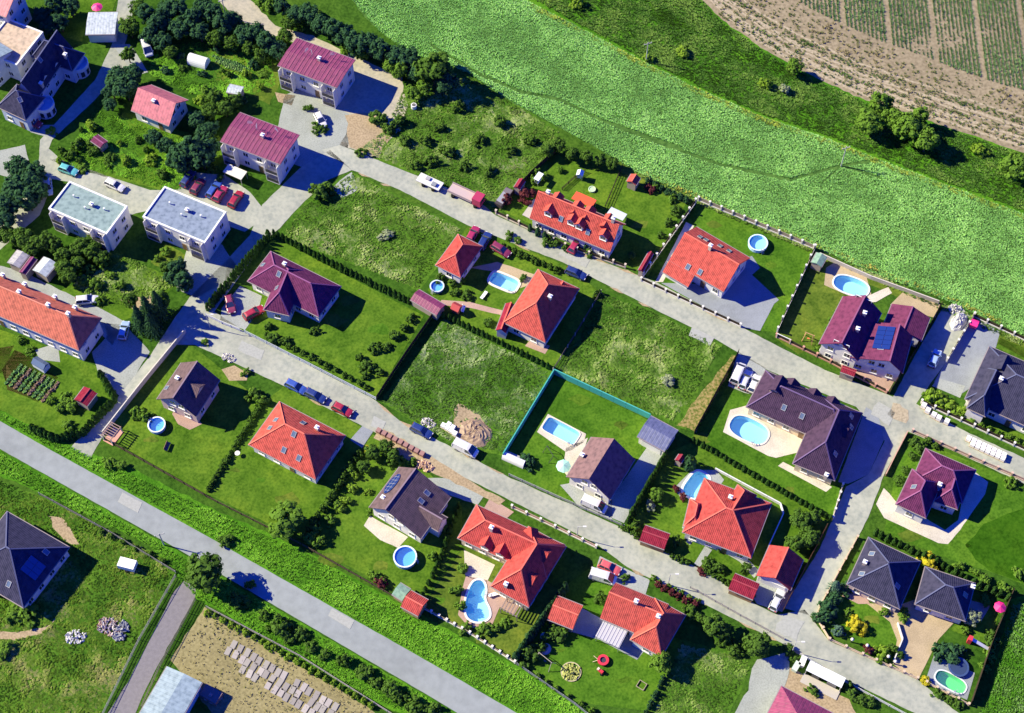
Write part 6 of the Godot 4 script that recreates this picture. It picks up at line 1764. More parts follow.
	trees("bush","leaf_oak",[-86.94,-50.69,1.12,1.77],"shrub","garden shrub standing closest to the brown lidded bin shed","shrub","shrubs on the allotment slope")
	trees("bush","leaf_mid",[-67.75,-44.83,1.37,1.77,-88.34,-44.59,1.19,0.99,-75.8,-49.15,0.84,1.56],"shrub","garden shrub on the allotment slope between the pink roof and the flats","shrub","shrubs on the allotment slope")
	trees("bush","leaf_mid",[-65.27,-42.08,0.85,0.94],"shrub","garden shrub standing closest to the first dark blue car","shrub","shrubs on the allotment slope")
	trees("bush","leaf_light",[-65.3,-52.66,0.82,0.9,-87.84,-55.13,1.44,1.99,-61.17,-51.46,1.01,1.65,-74.35,-46.63,1.29,1.81,-95.96,-53.98,1.49,1.27,-81.32,-50.9,0.71,1.42],"shrub","garden shrub on the allotment slope between the pink roof and the flats","shrub","shrubs on the allotment slope")
	trees("bush","leaf_light",[-93.23,-45.98,0.76,2.01],"shrub","garden shrub standing closest to the turquoise car","shrub","shrubs on the allotment slope")
	trees("bush","leaf_light",[-79.54,-45.73,1.0,2.09],"shrub","garden shrub standing closest to the white car behind the flats","shrub","shrubs on the allotment slope")
	trees("bush","leaf_mid",[-65.02,-64.68,1.26,1.49,-62.84,-63.3,1.04,1.65,-53.02,-69.33,1.39,1.1],"shrub","low shrub in the kitchen gardens between the wood and the plum roofs","shrub","shrubs in the kitchen gardens")
	trees("bush","leaf_dark",[-56.61,-62.14,0.9,1.71],"shrub","low shrub standing closest to the tiny white roofed shed","shrub","shrubs in the kitchen gardens")
	trees("bush","leaf_dark",[-70.87,-74.09,1.08,1.24,-55.2,-72.04,1.43,1.78,-54.0,-74.22,1.06,1.14,-57.96,-61.02,0.84,1.36,-63.68,-75.83,0.94,1.82,-65.81,-69.02,1.05,1.51],"shrub","low shrub in the kitchen gardens between the wood and the plum roofs","shrub","shrubs in the kitchen gardens")
	trees("bush","leaf_dark",[-73.86,-70.12,1.07,1.34],"shrub","low shrub standing closest to the silver blue van","shrub","shrubs in the kitchen gardens")
	trees("bush","leaf_light",[-51.26,-75.96,0.65,1.68,-61.47,-61.19,1.16,1.04,-56.62,-69.17,1.05,1.98,-53.4,-65.63,1.09,1.87],"shrub","low shrub in the kitchen gardens between the wood and the plum roofs","shrub","shrubs in the kitchen gardens")
	trees("bush","leaf_light",[-65.66,-61.75,1.31,1.7],"shrub","low shrub standing closest to the small pink roofed house","shrub","shrubs in the kitchen gardens")
	trees("bush","leaf_oak",[-61.8,-70.16,0.72,1.29,-61.5,-62.92,0.73,1.55,-52.97,-76.38,1.43,1.96,-60.2,-69.13,0.87,1.6,-53.71,-72.65,0.78,0.92],"shrub","low shrub in the kitchen gardens between the wood and the plum roofs","shrub","shrubs in the kitchen gardens")
	trees("bush","leaf_oak",[-70.32,-71.04,0.98,1.12],"shrub","low shrub standing closest to the white polytunnel","shrub","shrubs in the kitchen gardens")
	trees("tree","leaf_oak",[-62.08,-60.33,2.4,5.0,-59.81,-58.21,2.2,5.0,-63.32,-57.38,2.2,4.5],"leafy_tree","green tree between the two plum roofed flats","tree","trees between the plum roofs")
	trees("tree","leaf_oak",[-57.81,-60.77,2.0,4.0],"leafy_tree","green tree standing closest to the tiny white roofed shed","tree","trees between the plum roofs")
	trees("bush","leaf_oak",[-28.0,-57.0,1.8,2.4,-25.83,-54.5,1.5,2.0,-30.97,-48.35,1.4,1.8,-39.02,-38.38,2.2,3.0,-42.85,-59.95,1.2,1.4,-39.57,-54.1,1.4,1.6],"shrub","shrub on the bare ground round the plum roofed flats","shrub","shrubs on the bare ground")
	trees("bush","leaf_oak",[-40.88,-55.15,1.2,1.6],"shrub","shrub standing closest to the white car on gravel","shrub","shrubs on the bare ground")
	trees("bush","leaf_oak",[-11.12,-60.1,1.6,2.6,-2.51,-56.27,1.5,2.2,-13.42,-48.74,1.6,2.2,-16.46,-46.18,1.6,2.2,-18.04,-51.38,1.4,2.0,-15.01,-54.62,1.2,1.6,-6.64,-51.44,1.4,1.8,-0.41,-48.86,1.4,1.8,-4.51,-43.82,1.3,1.6,-22.19,-51.38,1.5,2.0,3.73,-51.38,1.4,2.0],"shrub","shrub growing in the meadow above the street with the truck","shrub","meadow shrubs above the street")
	trees("bush","leaf_oak",[-9.66,-45.08,1.3,1.6],"shrub","shrub standing closest to the red cab truck","shrub","meadow shrubs above the street")
	trees("bush","leaf_oak",[-19.93,-45.02,1.4,1.8],"shrub","shrub standing closest to the empty flat trailer","shrub","meadow shrubs above the street")
	trees("bush","leaf_oak",[-23.79,-55.94,1.8,2.4],"shrub","shrub standing closest to the white barrel","shrub","meadow shrubs above the street")
	trees("tree","leaf_oak",[7.4,-47.74,1.8,4.0],"leafy_tree","green tree standing closest to the dark red shed by the logs","tree","garden end trees")
	trees("tree","leaf_oak",[9.47,-48.76,1.8,4.0,12.31,-46.72,1.7,4.0],"leafy_tree","green tree along the garden end between double house and crops","tree","garden end trees")
	trees("tree","leaf_oak",[15.17,-45.96,1.8,4.0],"leafy_tree","green tree standing closest to the toy slide tower","tree","garden end trees")
	trees("tree","leaf_oak",[18.03,-45.36,1.7,3.6],"leafy_tree","green tree standing closest to the round trough","tree","garden end trees")
	trees("tree","leaf_oak",[20.49,-44.93,1.6,3.4],"leafy_tree","green tree standing closest to the orange red garden shed","tree","garden end trees")
	trees("bush","leaf_red",[-1.22,-36.02,1.4,2.6,28.52,-38.84,1.1,1.4],"shrub","dark reddish shrub in the garden of the double house","shrub","reddish shrubs")
	trees("bush","leaf_red",[3.25,-37.2,1.5,2.8],"shrub","dark reddish shrub standing closest to the grey platform","shrub","reddish shrubs")
	trees("bush","leaf_red",[27.74,-39.62,1.0,1.3],"shrub","dark reddish shrub standing closest to the orange red garden shed","shrub","reddish shrubs")
	trees("bush","leaf_mid",[5.13,-43.31,1.0,1.6,6.76,-42.36,0.9,1.4,29.18,-39.87,1.0,1.3,32.5,-36.85,1.0,1.4],"shrub","small light shrub on the lawn of the double house","shrub","small lawn shrubs")
	trees("bush","leaf_mid",[4.29,-41.29,1.0,1.6],"shrub","small light shrub standing closest to the dark red shed by the logs","shrub","small lawn shrubs")
	trees("bush","leaf_mid",[9.85,-43.9,0.9,1.3],"shrub","small light shrub standing closest to the toy slide tower","shrub","small lawn shrubs")
	trees("column","leaf_dark",[12.0,-28.0,0.6,2.4,6.59,-27.2,0.7,2.6,5.2,-28.17,0.7,2.6],"conifer","small dark conifer before the long double house","tree","conifers before the double house")
	trees("column","leaf_dark",[14.74,-24.71,0.6,2.2],"conifer","small dark conifer standing closest to the magenta car","tree","conifers before the double house")
	trees("column","leaf_dark",[17.11,-24.23,0.6,2.2],"conifer","small dark conifer standing closest to the maroon lean-to","tree","conifers before the double house")
	trees("column","leaf_dark",[3.61,-29.28,0.6,2.2],"conifer","small dark conifer standing closest to the grey platform","tree","conifers before the double house")
	trees("tree","leaf_mid",[59.96,-69.37,2.2,4.6,76.79,-58.61,3.0,6.5,81.53,-52.18,3.8,7.5,85.16,-49.0,3.2,6.5,78.74,-55.16,3.0,6.0,84.21,-55.37,2.6,5.5],"leafy_tree","bushy green tree in the strip between ploughed field and crops","tree","trees in the field strip")
	trees("tree","leaf_mid",[73.58,-53.9,3.4,6.5],"leafy_tree","bushy green tree standing closest to the pole in the crops","tree","trees in the field strip")
	trees("tree","leaf_mid",[101.91,-42.37,3.8,7.2],"leafy_tree","bushy green tree at the far end of the field strip","tree","")
	trees("bush","leaf_light",[53.75,-65.99,1.6,2.6,36.67,-74.94,1.4,2.0,96.66,-48.93,1.8,2.4,14.42,-88.63,1.8,2.4],"shrub","light green shrub in the grass strip beside the ploughed field","shrub","shrubs in the field strip")
	trees("bush","leaf_light",[29.13,-73.69,1.2,1.6],"shrub","light green shrub standing closest to the pole in the grass strip","shrub","shrubs in the field strip")
	trees("bush","leaf_silver",[57.49,-64.77,1.6,2.2],"shrub","grey withered shrub in the grass strip beside the ploughed field","shrub","")
	trees("tree","leaf_oak",[-54.17,46.67,4.4,8.5],"leafy_tree","large tree at the lane mouth shading the main road","tree","")
	trees("bush","leaf_oak",[-40.78,55.25,2.0,3.4,-29.1,61.59,1.7,3.0,-20.61,66.73,1.6,2.6,-16.39,69.61,2.0,3.0,-43.47,52.99,1.4,2.0,-48.44,50.21,1.6,2.2],"shrub","shrub on the grassy verge between the allotment and the road","shrub","verge shrubs by the allotment")
	trees("tree","leaf_mid",[-40.86,35.9,4.3,5.4],"leafy_tree","round tree on the boundary below the coral roofed house","tree","")
	trees("tree","leaf_oak",[-25.88,21.53,1.8,3.6,-23.71,20.43,1.7,3.4,-27.26,24.24,1.6,3.0],"leafy_tree","small tree beside the road works and the coral roofed house","tree","trees by the road works")
	trees("tree","leaf_oak",[-21.81,22.03,1.6,3.2],"leafy_tree","small tree standing closest to the oval solar panel","tree","trees by the road works")
	trees("bush","leaf_yellow",[-26.59,20.4,1.0,1.4],"shrub","bright yellow shrub beside the road works","shrub","")
	trees("bush","leaf_light",[-28.94,25.59,1.1,1.6,-29.37,28.2,1.0,1.4,-30.53,30.62,1.1,1.4,-26.41,28.93,0.8,1.0,-31.36,32.22,1.0,1.4],"shrub","pale green fruit bush on the lawn of the house with solar oval","shrub","fruit bushes")
	trees("bush","leaf_mid",[-34.59,39.05,1.3,2.0,-31.76,31.62,1.0,1.4,-24.61,45.4,1.2,1.8],"shrub","green bush at the edge of the round pool lawn","shrub","bushes by the round pool lawn")
	trees("bush","leaf_mid",[-23.16,46.29,1.0,1.4],"shrub","green bush standing closest to the bright red shed","shrub","bushes by the round pool lawn")
	trees("bush","leaf_red",[-23.48,46.74,1.3,1.8],"shrub","dark purple bush at the edge of the round pool lawn","shrub","")
	trees("bush","leaf_mid",[-9.93,48.29,1.2,2.0,-4.73,55.72,1.4,1.6,-2.98,55.32,1.2,1.4,-8.07,55.33,1.2,1.5,-8.76,44.03,1.1,1.6],"shrub","shrub planted round the kidney shaped pool","shrub","shrubs round the kidney pool")
	trees("bush","leaf_mid",[-9.18,51.09,1.2,1.8],"shrub","shrub standing closest to the kidney shaped pool","shrub","shrubs round the kidney pool")
	trees("bush","leaf_mid",[-1.05,54.17,1.0,1.2],"shrub","shrub standing closest to the slatted pergola","shrub","shrubs round the kidney pool")
	trees("bush","leaf_mid",[-14.35,41.78,1.1,2.0],"shrub","shrub standing closest to the round white rimmed pool","shrub","shrubs round the kidney pool")
	trees("bush","leaf_oak",[6.29,56.88,1.5,2.0,3.13,60.44,1.8,2.6,20.14,45.93,1.1,1.5],"shrub","shrub between the tall dark hedge and the play lawn","shrub","shrubs by the play lawn")
	trees("bush","leaf_oak",[7.36,55.75,1.4,1.8],"shrub","shrub standing closest to the red pavilion","shrub","shrubs by the play lawn")
	trees("bush","leaf_oak",[8.4,56.51,1.5,2.0],"shrub","shrub standing closest to the round dry grass bed","shrub","shrubs by the play lawn")
	trees("bush","leaf_oak",[4.88,58.75,1.5,2.2],"shrub","shrub standing closest to the wooden swing frame","shrub","shrubs by the play lawn")
	trees("bush","leaf_oak",[15.59,49.55,1.1,1.6],"shrub","shrub standing closest to the grey corrugated canopy","shrub","shrubs by the play lawn")
	trees("tree","leaf_mid",[25.67,62.42,2.4,4.6],"leafy_tree","leafy tree at the corner of the L shaped orange house","tree","")
	trees("tree","leaf_oak",[35.54,55.88,2.8,4.6],"leafy_tree","rounded tree in the rough grass beside the reddish shrubs","tree","")
	trees("tree","leaf_oak",[42.56,59.29,3.0,5.2],"leafy_tree","dark tree beside the weedy gravel yard","tree","")
	trees("tree","leaf_oak",[51.95,35.8,2.2,4.2,53.29,38.79,2.4,4.4,50.54,39.86,2.0,4.0,54.43,34.86,1.8,3.6],"leafy_tree","green tree beside the long brown board fence","tree","trees by the brown fence")
	trees("tree","leaf_mid",[26.3,29.67,1.5,2.8],"leafy_tree","small round tree on the lawn beside the drive hedge","tree","")
	trees("bush","leaf_silver",[25.18,31.82,1.1,1.4],"shrub","greyish round bush beside the drive hedge","shrub","")
	trees("column","leaf_dark",[32.8,23.38,1.6,3.6],"conifer","dark conifer beside the oval pool of the red hipped house","tree","")
	trees("bush","leaf_oak",[35.25,43.29,1.3,1.8,36.81,44.06,1.3,1.8,22.47,35.68,1.2,1.8,37.45,40.09,0.9,1.2],"shrub","shrub in the front garden of the red hipped house","shrub","front garden shrubs")
	trees("bush","leaf_oak",[41.66,44.01,1.1,1.5],"shrub","shrub standing closest to the maroon shed by the garage","shrub","front garden shrubs")
	trees("bush","leaf_oak",[29.57,38.66,1.1,2.0],"shrub","shrub standing closest to the maroon shed by the hedge","shrub","front garden shrubs")
	trees("bush","leaf_red",[30.1,28.36,0.8,1.2],"shrub","small red leaved shrub standing closest to the tiny kiosk","shrub","red leaved shrubs")
	trees("bush","leaf_red",[31.31,29.96,0.8,1.1],"shrub","small red leaved shrub standing closest to the oval white rimmed pool","shrub","red leaved shrubs")
	trees("bush","leaf_red",[33.96,44.5,0.9,1.0],"shrub","small red leaved shrub in the garden of the red hipped house","shrub","red leaved shrubs")
	trees("bush","leaf_dark",[54.81,53.49,1.9,2.8],"shrub","dense dark shrub standing closest to the silver car","shrub","dark garden shrubs")
	trees("bush","leaf_dark",[55.88,51.43,1.8,2.8,57.12,49.87,1.6,2.4,74.42,59.84,1.7,2.2,59.15,47.85,1.3,1.6,77.99,59.42,1.4,1.8],"shrub","dense dark shrub in the garden of the slate bungalow","shrub","dark garden shrubs")
	trees("bush","leaf_dark",[76.44,60.39,1.7,2.2],"shrub","dense dark shrub standing closest to the trampoline","shrub","dark garden shrubs")
	trees("spruce","leaf_blue",[57.35,47.78,1.7,3.4],"spruce_tree","blue spruce at the corner of the slate bungalow","tree","")
	trees("bush","leaf_blue",[57.26,55.96,1.4,2.0],"shrub","grey blue bush on the corner lawn","shrub","")
	trees("bush","leaf_yellow",[60.52,54.7,1.6,2.2],"shrub","golden yellow bush in the middle of the corner lawn","shrub","")
	trees("bush","leaf_red",[62.02,59.21,1.2,1.6],"shrub","dark purple bush beside the wall of the corner lawn","shrub","")
	trees("bush","leaf_light",[64.32,60.02,1.6,2.2],"shrub","light green bush beside the sandy courtyard entrance","shrub","")
	trees("bush","leaf_yellow",[74.63,42.81,1.6,2.4],"shrub","yellow bush in the thuja row behind the slate garage","shrub","")
	trees("tree","leaf_silver",[80.56,53.82,2.0,3.6],"leafy_tree","pale silvery tree beside the slate garage","tree","")
	trees("bush","leaf_yellow",[71.44,64.94,1.0,1.2],"shrub","yellow bush at the end of the sandy courtyard beside the green pool","shrub","")
	trees("bush","leaf_oak",[83.86,57.25,1.4,2.0,75.14,68.32,1.1,1.2,76.44,68.85,1.0,1.2,66.37,59.05,1.0,1.8,67.46,60.3,0.9,1.6],"shrub","shrub edging the terrace of the green pool","shrub","shrubs by the green pool")
	trees("bush","leaf_oak",[73.21,67.25,1.0,1.2],"shrub","shrub standing closest to the green pool","shrub","shrubs by the green pool")
	trees("bush","leaf_mid",[80.14,43.64,1.2,1.6,84.23,46.33,1.3,1.6,87.56,47.85,1.3,1.6,91.89,27.09,1.4,2.0,90.34,44.8,1.3,1.6,82.68,44.76,1.0,1.4],"shrub","shrub on the rockery edge of the curved lawn","shrub","rockery shrubs")
	trees("bush","leaf_light",[80.49,9.78,1.8,2.2,82.28,10.77,1.6,1.8,84.34,12.43,1.4,1.6],"shrub","bright green shrub at the corner garden of the slate grey house","shrub","corner garden shrubs")
	trees("bush","leaf_light",[79.39,9.22,1.5,2.6],"shrub","bright green shrub standing closest to the stone sacks","shrub","corner garden shrubs")
	trees("bush","leaf_mid",[-68.96,13.2,1.5,2.2],"shrub","green shrub standing closest to the round pool by the mauve roof","shrub","shrubs by the mauve roof")
	trees("bush","leaf_mid",[-70.56,12.52,1.3,2.0],"shrub","green shrub standing closest to the pergola with pink paving","shrub","shrubs by the mauve roof")
	trees("bush","leaf_mid",[-74.78,22.92,1.5,1.6,-72.49,23.54,1.4,1.6,-48.8,8.96,1.4,2.4,-47.41,9.99,1.4,2.2],"shrub","green shrub on the lawn beside the mauve roofed gabled house","shrub","shrubs by the mauve roof")
	trees("bush","leaf_mid",[-50.8,3.7,1.0,1.2],"shrub","green shrub standing closest to the pale rubble","shrub","shrubs by the mauve roof")
	trees("bush","leaf_oak",[-22.62,-4.43,1.1,1.6,-20.94,-6.23,1.1,1.6,-26.37,-1.7,1.3,1.8,-24.28,-2.06,1.0,1.2,-29.35,0.48,1.1,1.6,-27.71,2.73,1.3,1.8,-25.4,3.72,1.0,1.3,-27.85,4.4,1.1,1.4,-46.16,-3.76,1.2,1.6,-43.82,-3.35,1.2,1.4,-38.17,-5.63,1.1,1.3],"shrub","round shrub bordering the lawn of the purple bungalow","shrub","bungalow lawn shrubs")
	trees("bush","leaf_oak",[-19.84,-8.33,1.0,1.4],"shrub","round shrub bordering the lawn standing closest to the long maroon shed","shrub","bungalow lawn shrubs")
	trees("bush","leaf_oak",[-47.34,-6.53,1.1,1.3],"shrub","round shrub bordering the lawn standing closest to the bright red car","shrub","bungalow lawn shrubs")
	trees("bush","leaf_oak",[-14.2,-17.51,1.0,1.6],"shrub","shrub standing closest to the small dark blue pool","shrub","villa garden shrubs")
	trees("bush","leaf_oak",[-11.82,-16.39,0.9,1.4,-9.66,-17.09,0.9,1.4,-4.66,-7.44,1.0,1.3,-11.19,-14.33,1.1,1.3,16.68,-14.02,1.0,1.6],"shrub","shrub in the garden of the orange villa","shrub","villa garden shrubs")
	trees("bush","leaf_oak",[-9.02,-13.6,1.2,1.4],"shrub","shrub standing closest to the dark red playhouse","shrub","villa garden shrubs")
	trees("bush","leaf_oak",[2.17,-17.61,0.9,1.2],"shrub","shrub standing closest to the small rectangular pool","shrub","villa garden shrubs")
	trees("bush","leaf_dark",[3.33,23.17,1.3,1.8,13.34,22.84,1.0,1.2],"shrub","dark bush beside the white tank trailer","shrub","bushes by the tank trailer")
	trees("bush","leaf_dark",[2.6,22.09,1.2,1.6],"shrub","dark bush standing closest to the white tank trailer","shrub","bushes by the tank trailer")
	trees("bush","leaf_silver",[29.7,5.49,1.6,1.4,-25.46,-27.85,1.5,1.2],"shrub","pale wild shrub in the rough meadow plots","shrub","pale wild shrubs")
	trees("bush","leaf_mid",[-86.91,51.06,2.0,1.6,-88.04,52.93,2.0,1.6,-88.29,59.39,1.6,1.6],"shrub","overgrown shrub beside the slate house in the rough field","shrub","rough field shrubs")
	trees("bush","leaf_mid",[-85.28,52.4,2.2,1.8],"shrub","overgrown shrub standing closest to the rubble heap","shrub","rough field shrubs")
	trees("bush","leaf_mid",[-59.24,-2.95,1.0,1.2,-83.24,15.15,1.2,1.4,-85.21,11.58,1.2,1.6,-87.38,9.78,1.0,1.2,-84.34,9.48,1.4,1.8,-95.01,-3.4,1.2,1.2],"shrub","small shrub in the garden of the long red house","shrub","long house garden shrubs")
	trees("bush","leaf_mid",[-82.99,11.02,1.6,2.0],"shrub","small shrub standing closest to the dark red shed in the hedge","shrub","long house garden shrubs")
	trees("bush","leaf_mid",[-92.78,-1.21,1.0,1.0],"shrub","small shrub standing closest to the glazed greenhouse","shrub","long house garden shrubs")
	trees("tree","leaf_oak",[-82.02,-79.7,2.6,5.5,-80.94,-85.34,2.4,5.5,-81.75,-72.69,2.0,4.5,-72.97,-73.75,2.0,4.0,-60.34,-76.28,2.0,4.5,-55.93,-74.62,2.0,4.5,-53.2,-72.42,2.0,4.5,-48.64,-77.71,2.2,5.0,-47.84,-81.31,2.0,4.5],"leafy_tree","mid green tree at the garden edge of the wood","tree","edge trees of the wood")
	trees("tree","leaf_oak",[-63.59,-77.15,2.2,5.0],"leafy_tree","mid green tree standing closest to the white polytunnel","tree","edge trees of the wood")
	trees("tree","leaf_mid",[-23.67,-67.83,2.2,5.0,-25.86,-69.68,2.0,4.5,-32.4,-73.52,2.0,4.5,-18.29,-63.74,2.2,4.5,-15.28,-71.09,2.2,5.0],"leafy_tree","lighter tree among the dark belt between gravel track and crop field","tree","lighter trees of the belt")
	trees("tree","leaf_mid",[-21.01,-62.9,2.0,4.0],"leafy_tree","lighter tree standing closest to the white barrel","tree","lighter trees of the belt")
	trees("tree","leaf_dark",[-73.64,-50.61,2.0,4.5,-71.39,-48.81,2.2,4.5,-69.62,-45.19,2.0,4.0,-65.56,-55.07,2.4,5.0,-63.88,-52.16,2.2,4.5,-62.17,-53.41,2.0,4.0],"leafy_tree","small dark tree in the gardens round the small pink roofed house","tree","small trees round the pink roof")
	trees("tree","leaf_dark",[-77.59,-61.03,1.6,3.4],"leafy_tree","small dark tree standing closest to the small pink roofed house","tree","small trees round the pink roof")
	trees("tree","leaf_dark",[-84.07,-59.71,2.0,4.0],"leafy_tree","small dark tree standing closest to the brown lidded bin shed","tree","small trees round the pink roof")
	trees("tree","leaf_oak",[-100.3,-26.49,2.2,4.5,-89.0,-21.91,2.0,4.0,-90.68,-24.05,2.0,4.0,-88.1,-18.67,2.2,4.5,-81.46,-21.35,1.8,3.6,-67.58,-18.49,2.0,5.0,-67.85,-10.74,2.2,6.0,-74.2,-11.08,2.0,5.0],"leafy_tree","green tree on the shaded ground between flats and long red house","tree","trees between flats and long house")
	trees("tree","leaf_oak",[-86.79,-17.21,2.0,4.0],"leafy_tree","green tree standing closest to the white car by the long house","tree","trees between flats and long house")
	trees("bush","leaf_oak",[-51.77,38.59,1.3,1.6,-46.57,47.31,1.4,1.8,-37.08,56.67,1.4,1.8,-35.2,59.02,1.3,1.6,-32.51,60.3,1.4,1.6,-25.41,63.43,1.5,2.0,-23.62,65.17,1.3,1.6,-18.86,68.07,1.4,2.0,-13.99,70.56,1.6,2.2,-38.79,57.53,1.2,1.4],"shrub","wild bush on the verge slope beside the main road","shrub","wild verge bushes")
	trees("bush","leaf_mid",[-25.52,32.59,1.0,1.2,-33.06,34.61,1.1,1.4,-35.46,36.66,1.3,1.8,-36.45,38.24,1.3,1.8,-30.27,24.6,1.2,1.8,-20.75,22.49,1.1,1.5,-18.52,22.86,1.0,1.3,-13.07,34.65,1.0,1.6,-11.95,36.63,1.0,1.6],"shrub","leafy bush in the garden of the house with solar oval","shrub","bushes by the solar oval house")
	trees("bush","leaf_mid",[-22.58,22.92,1.2,1.6],"shrub","leafy bush standing closest to the oval solar panel","shrub","bushes by the solar oval house")
	trees("bush","leaf_oak",[-0.4,-27.79,1.0,1.4,1.2,-26.61,1.0,1.3,8.59,-25.81,1.1,1.6,7.2,-26.48,1.2,1.8,29.67,-27.85,1.0,1.2,31.41,-30.98,1.0,1.3,33.17,-33.91,1.1,1.3],"shrub","garden bush round the long double house","shrub","bushes round the double house")
	trees("bush","leaf_oak",[10.57,-24.67,1.0,1.4],"shrub","garden bush standing closest to the magenta car","shrub","bushes round the double house")
	trees("bush","leaf_oak",[15.54,-23.71,1.0,1.4],"shrub","garden bush standing closest to the dark blue street car","shrub","bushes round the double house")
	trees("bush","leaf_oak",[23.88,-23.02,1.0,1.3],"shrub","garden bush standing closest to the maroon lean-to","shrub","bushes round the double house")
	trees("bush","leaf_oak",[77.6,18.31,1.0,1.4,75.93,19.6,1.1,1.6,74.23,21.62,1.0,1.3,72.59,24.51,1.0,1.3,71.43,26.53,0.9,1.2,78.96,19.52,1.0,1.2,75.11,18.75,1.2,1.5],"shrub","bush inside the brick edged corner of the purple house","shrub","bushes of the purple house corner")
	trees("bush","leaf_mid",[83.71,50.09,1.1,1.4],"shrub","garden bush standing closest to the magenta parasol","shrub","courtyard bushes")
	trees("bush","leaf_mid",[79.42,55.67,1.0,1.3],"shrub","garden bush standing closest to the slate garage","shrub","courtyard bushes")
	trees("bush","leaf_mid",[83.13,60.27,1.1,1.4],"shrub","garden bush standing closest to the slide","shrub","courtyard bushes")
	trees("bush","leaf_mid",[81.94,62.61,1.0,1.3,63.91,61.16,1.0,1.3,69.33,52.28,0.9,1.0,65.78,52.31,1.0,1.2,59.27,52.28,0.9,1.0,68.65,53.43,1.0,1.2],"shrub","garden bush beside the sandy courtyard or its terrace","shrub","courtyard bushes")
	trees("bush","leaf_oak",[48.06,59.39,1.2,1.6,58.09,66.65,1.6,2.0,59.65,68.4,1.4,1.8,61.36,68.7,1.2,1.4,38.81,59.45,1.4,2.0,37.19,57.62,1.4,2.0,40.69,57.59,1.2,1.8,33.06,53.52,1.3,1.8,31.36,52.4,1.3,1.8],"shrub","bush growing between the street and the rough grass by the wine red roof","shrub","bushes by the wine red roof")
	trees("bush","leaf_oak",[51.61,66.57,1.2,1.4],"shrub","bush standing closest to the white roofed open shed","shrub","bushes by the wine red roof")
	trees("bush","leaf_oak",[49.15,61.16,1.0,1.3],"shrub","bush standing closest to the light green box","shrub","bushes by the wine red roof")
	# parked vehicles
	car("hatch","turquoise car on the lane beside the allotment slope",[0.1,0.42,0.42],-91.11,-43.84,-0.39,"")
	car("wagon","white car behind the grey green flats",[0.62,0.62,0.63],-81.0,-39.94,-0.48,"")
	car("wagon","dark blue car beside the clump of trees, first of the diagonal row",[0.01,0.03,0.16],-66.26,-41.57,1.15,"")
	car("hatch","dark purple car second in the diagonal row behind the blue grey flats",[0.2,0.02,0.06],-64.13,-39.56,1.15,"")
	car("wagon","blue car in the middle of the diagonal row, beside a maroon car",[0.03,0.08,0.35],-60.7,-38.81,1.14,"")
	car("hatch","maroon car between the blue car and the bright red car",[0.35,0.02,0.08],-59.38,-37.69,1.14,"")
	car("wagon","bright red car at the end of the diagonal row behind the flats",[0.32,0.01,0.03],-56.02,-36.45,1.14,"")
	car("hatch","white car on the gravel between the two plum roofed flats",[0.62,0.62,0.63],-40.04,-56.75,-1.14,"")
	car("wagon","white car parked beside the long red roofed house",[0.62,0.62,0.63],-83.2,-12.42,0.12,"")
	car("hatch","light blue car in the shade of the lane beside grey green flats",[0.3,0.42,0.62],-94.62,-39.56,-1.34,"")
	car("van","silver blue van standing by the wood above the small pink roofed house",[0.55,0.57,0.6],-78.45,-76.22,-1.22,"")
	car("hatch","light blue car in the shadow of the long red house",[0.3,0.42,0.62],-75.13,-5.36,1.47,"")
	car("hatch","dark red car in the tree shade on the bungalow drive",[0.2,0.02,0.06],-55.13,-11.5,-1.28,"")
	car("wagon","bright red car on the bungalow drive",[0.32,0.01,0.03],-50.27,-9.44,0.6,"")
	car("wagon","blue car parked by the coral roofed house, behind another blue car",[0.03,0.08,0.35],-41.02,7.03,-0.5,"")
	car("wagon","dark blue car parked by the coral roofed house, between blue and red cars",[0.01,0.03,0.16],-37.2,8.98,-0.5,"")
	car("hatch","red car parked at the street edge above the coral roofed house",[0.32,0.01,0.03],-32.04,11.88,-0.5,"")
	car("wagon","navy blue car at the street edge beside the pallets",[0.01,0.03,0.16],-16.93,16.44,-0.51,"")
	car("van","white van beside the heap of rubble",[0.62,0.62,0.63],-8.65,20.21,-0.51,"")
	car("van","white van before the rose roofed gabled house",[0.62,0.62,0.63],14.97,31.64,-0.46,"")
	car("hatch","white car with red front beside the L shaped orange house",[0.6,0.1,0.1],17.35,43.91,-0.45,"")
	car("van","white van on the drive of the L shaped orange house",[0.62,0.62,0.63],16.22,45.83,-0.31,"")
	car("wagon","silver car before the small red gabled garage",[0.55,0.57,0.6],46.89,50.2,1.07,"")
	car("van","white van first in the row beside the dark board fence",[0.62,0.62,0.63],43.11,4.2,1.14,"")
	car("wagon","pale silver car in the middle of the three by the board fence",[0.55,0.57,0.6],44.45,5.51,1.14,"")
	car("hatch","white car last of the three by the plum villa gable",[0.62,0.62,0.63],46.0,6.49,1.14,"")
	car("hatch","pale blue car in the shade of the gravel driveway",[0.3,0.42,0.62],81.01,0.9,1.1,"")
	car("wagon","dark blue car on the street above the orange villa",[0.01,0.03,0.16],12.65,-18.59,-0.45,"")
	car("wagon","purple red car on the drive below the street, beside the pink paving",[0.2,0.02,0.06],-2.19,-24.16,-0.62,"")
	car("wagon","blue car before the red garage beside the street",[0.01,0.03,0.16],-5.5,-26.32,1.14,"")
	car("hatch","dark red car nearest the meadow before the red garage",[0.35,0.02,0.08],-7.91,-27.76,1.15,"")
	car("hatch","magenta car before the long double house",[0.35,0.02,0.08],12.57,-25.12,1.05,"")
	car("hatch","red car in the shade below the dark slate house with curved balconies",[0.32,0.01,0.03],-100.18,-56.23,-0.48,"")
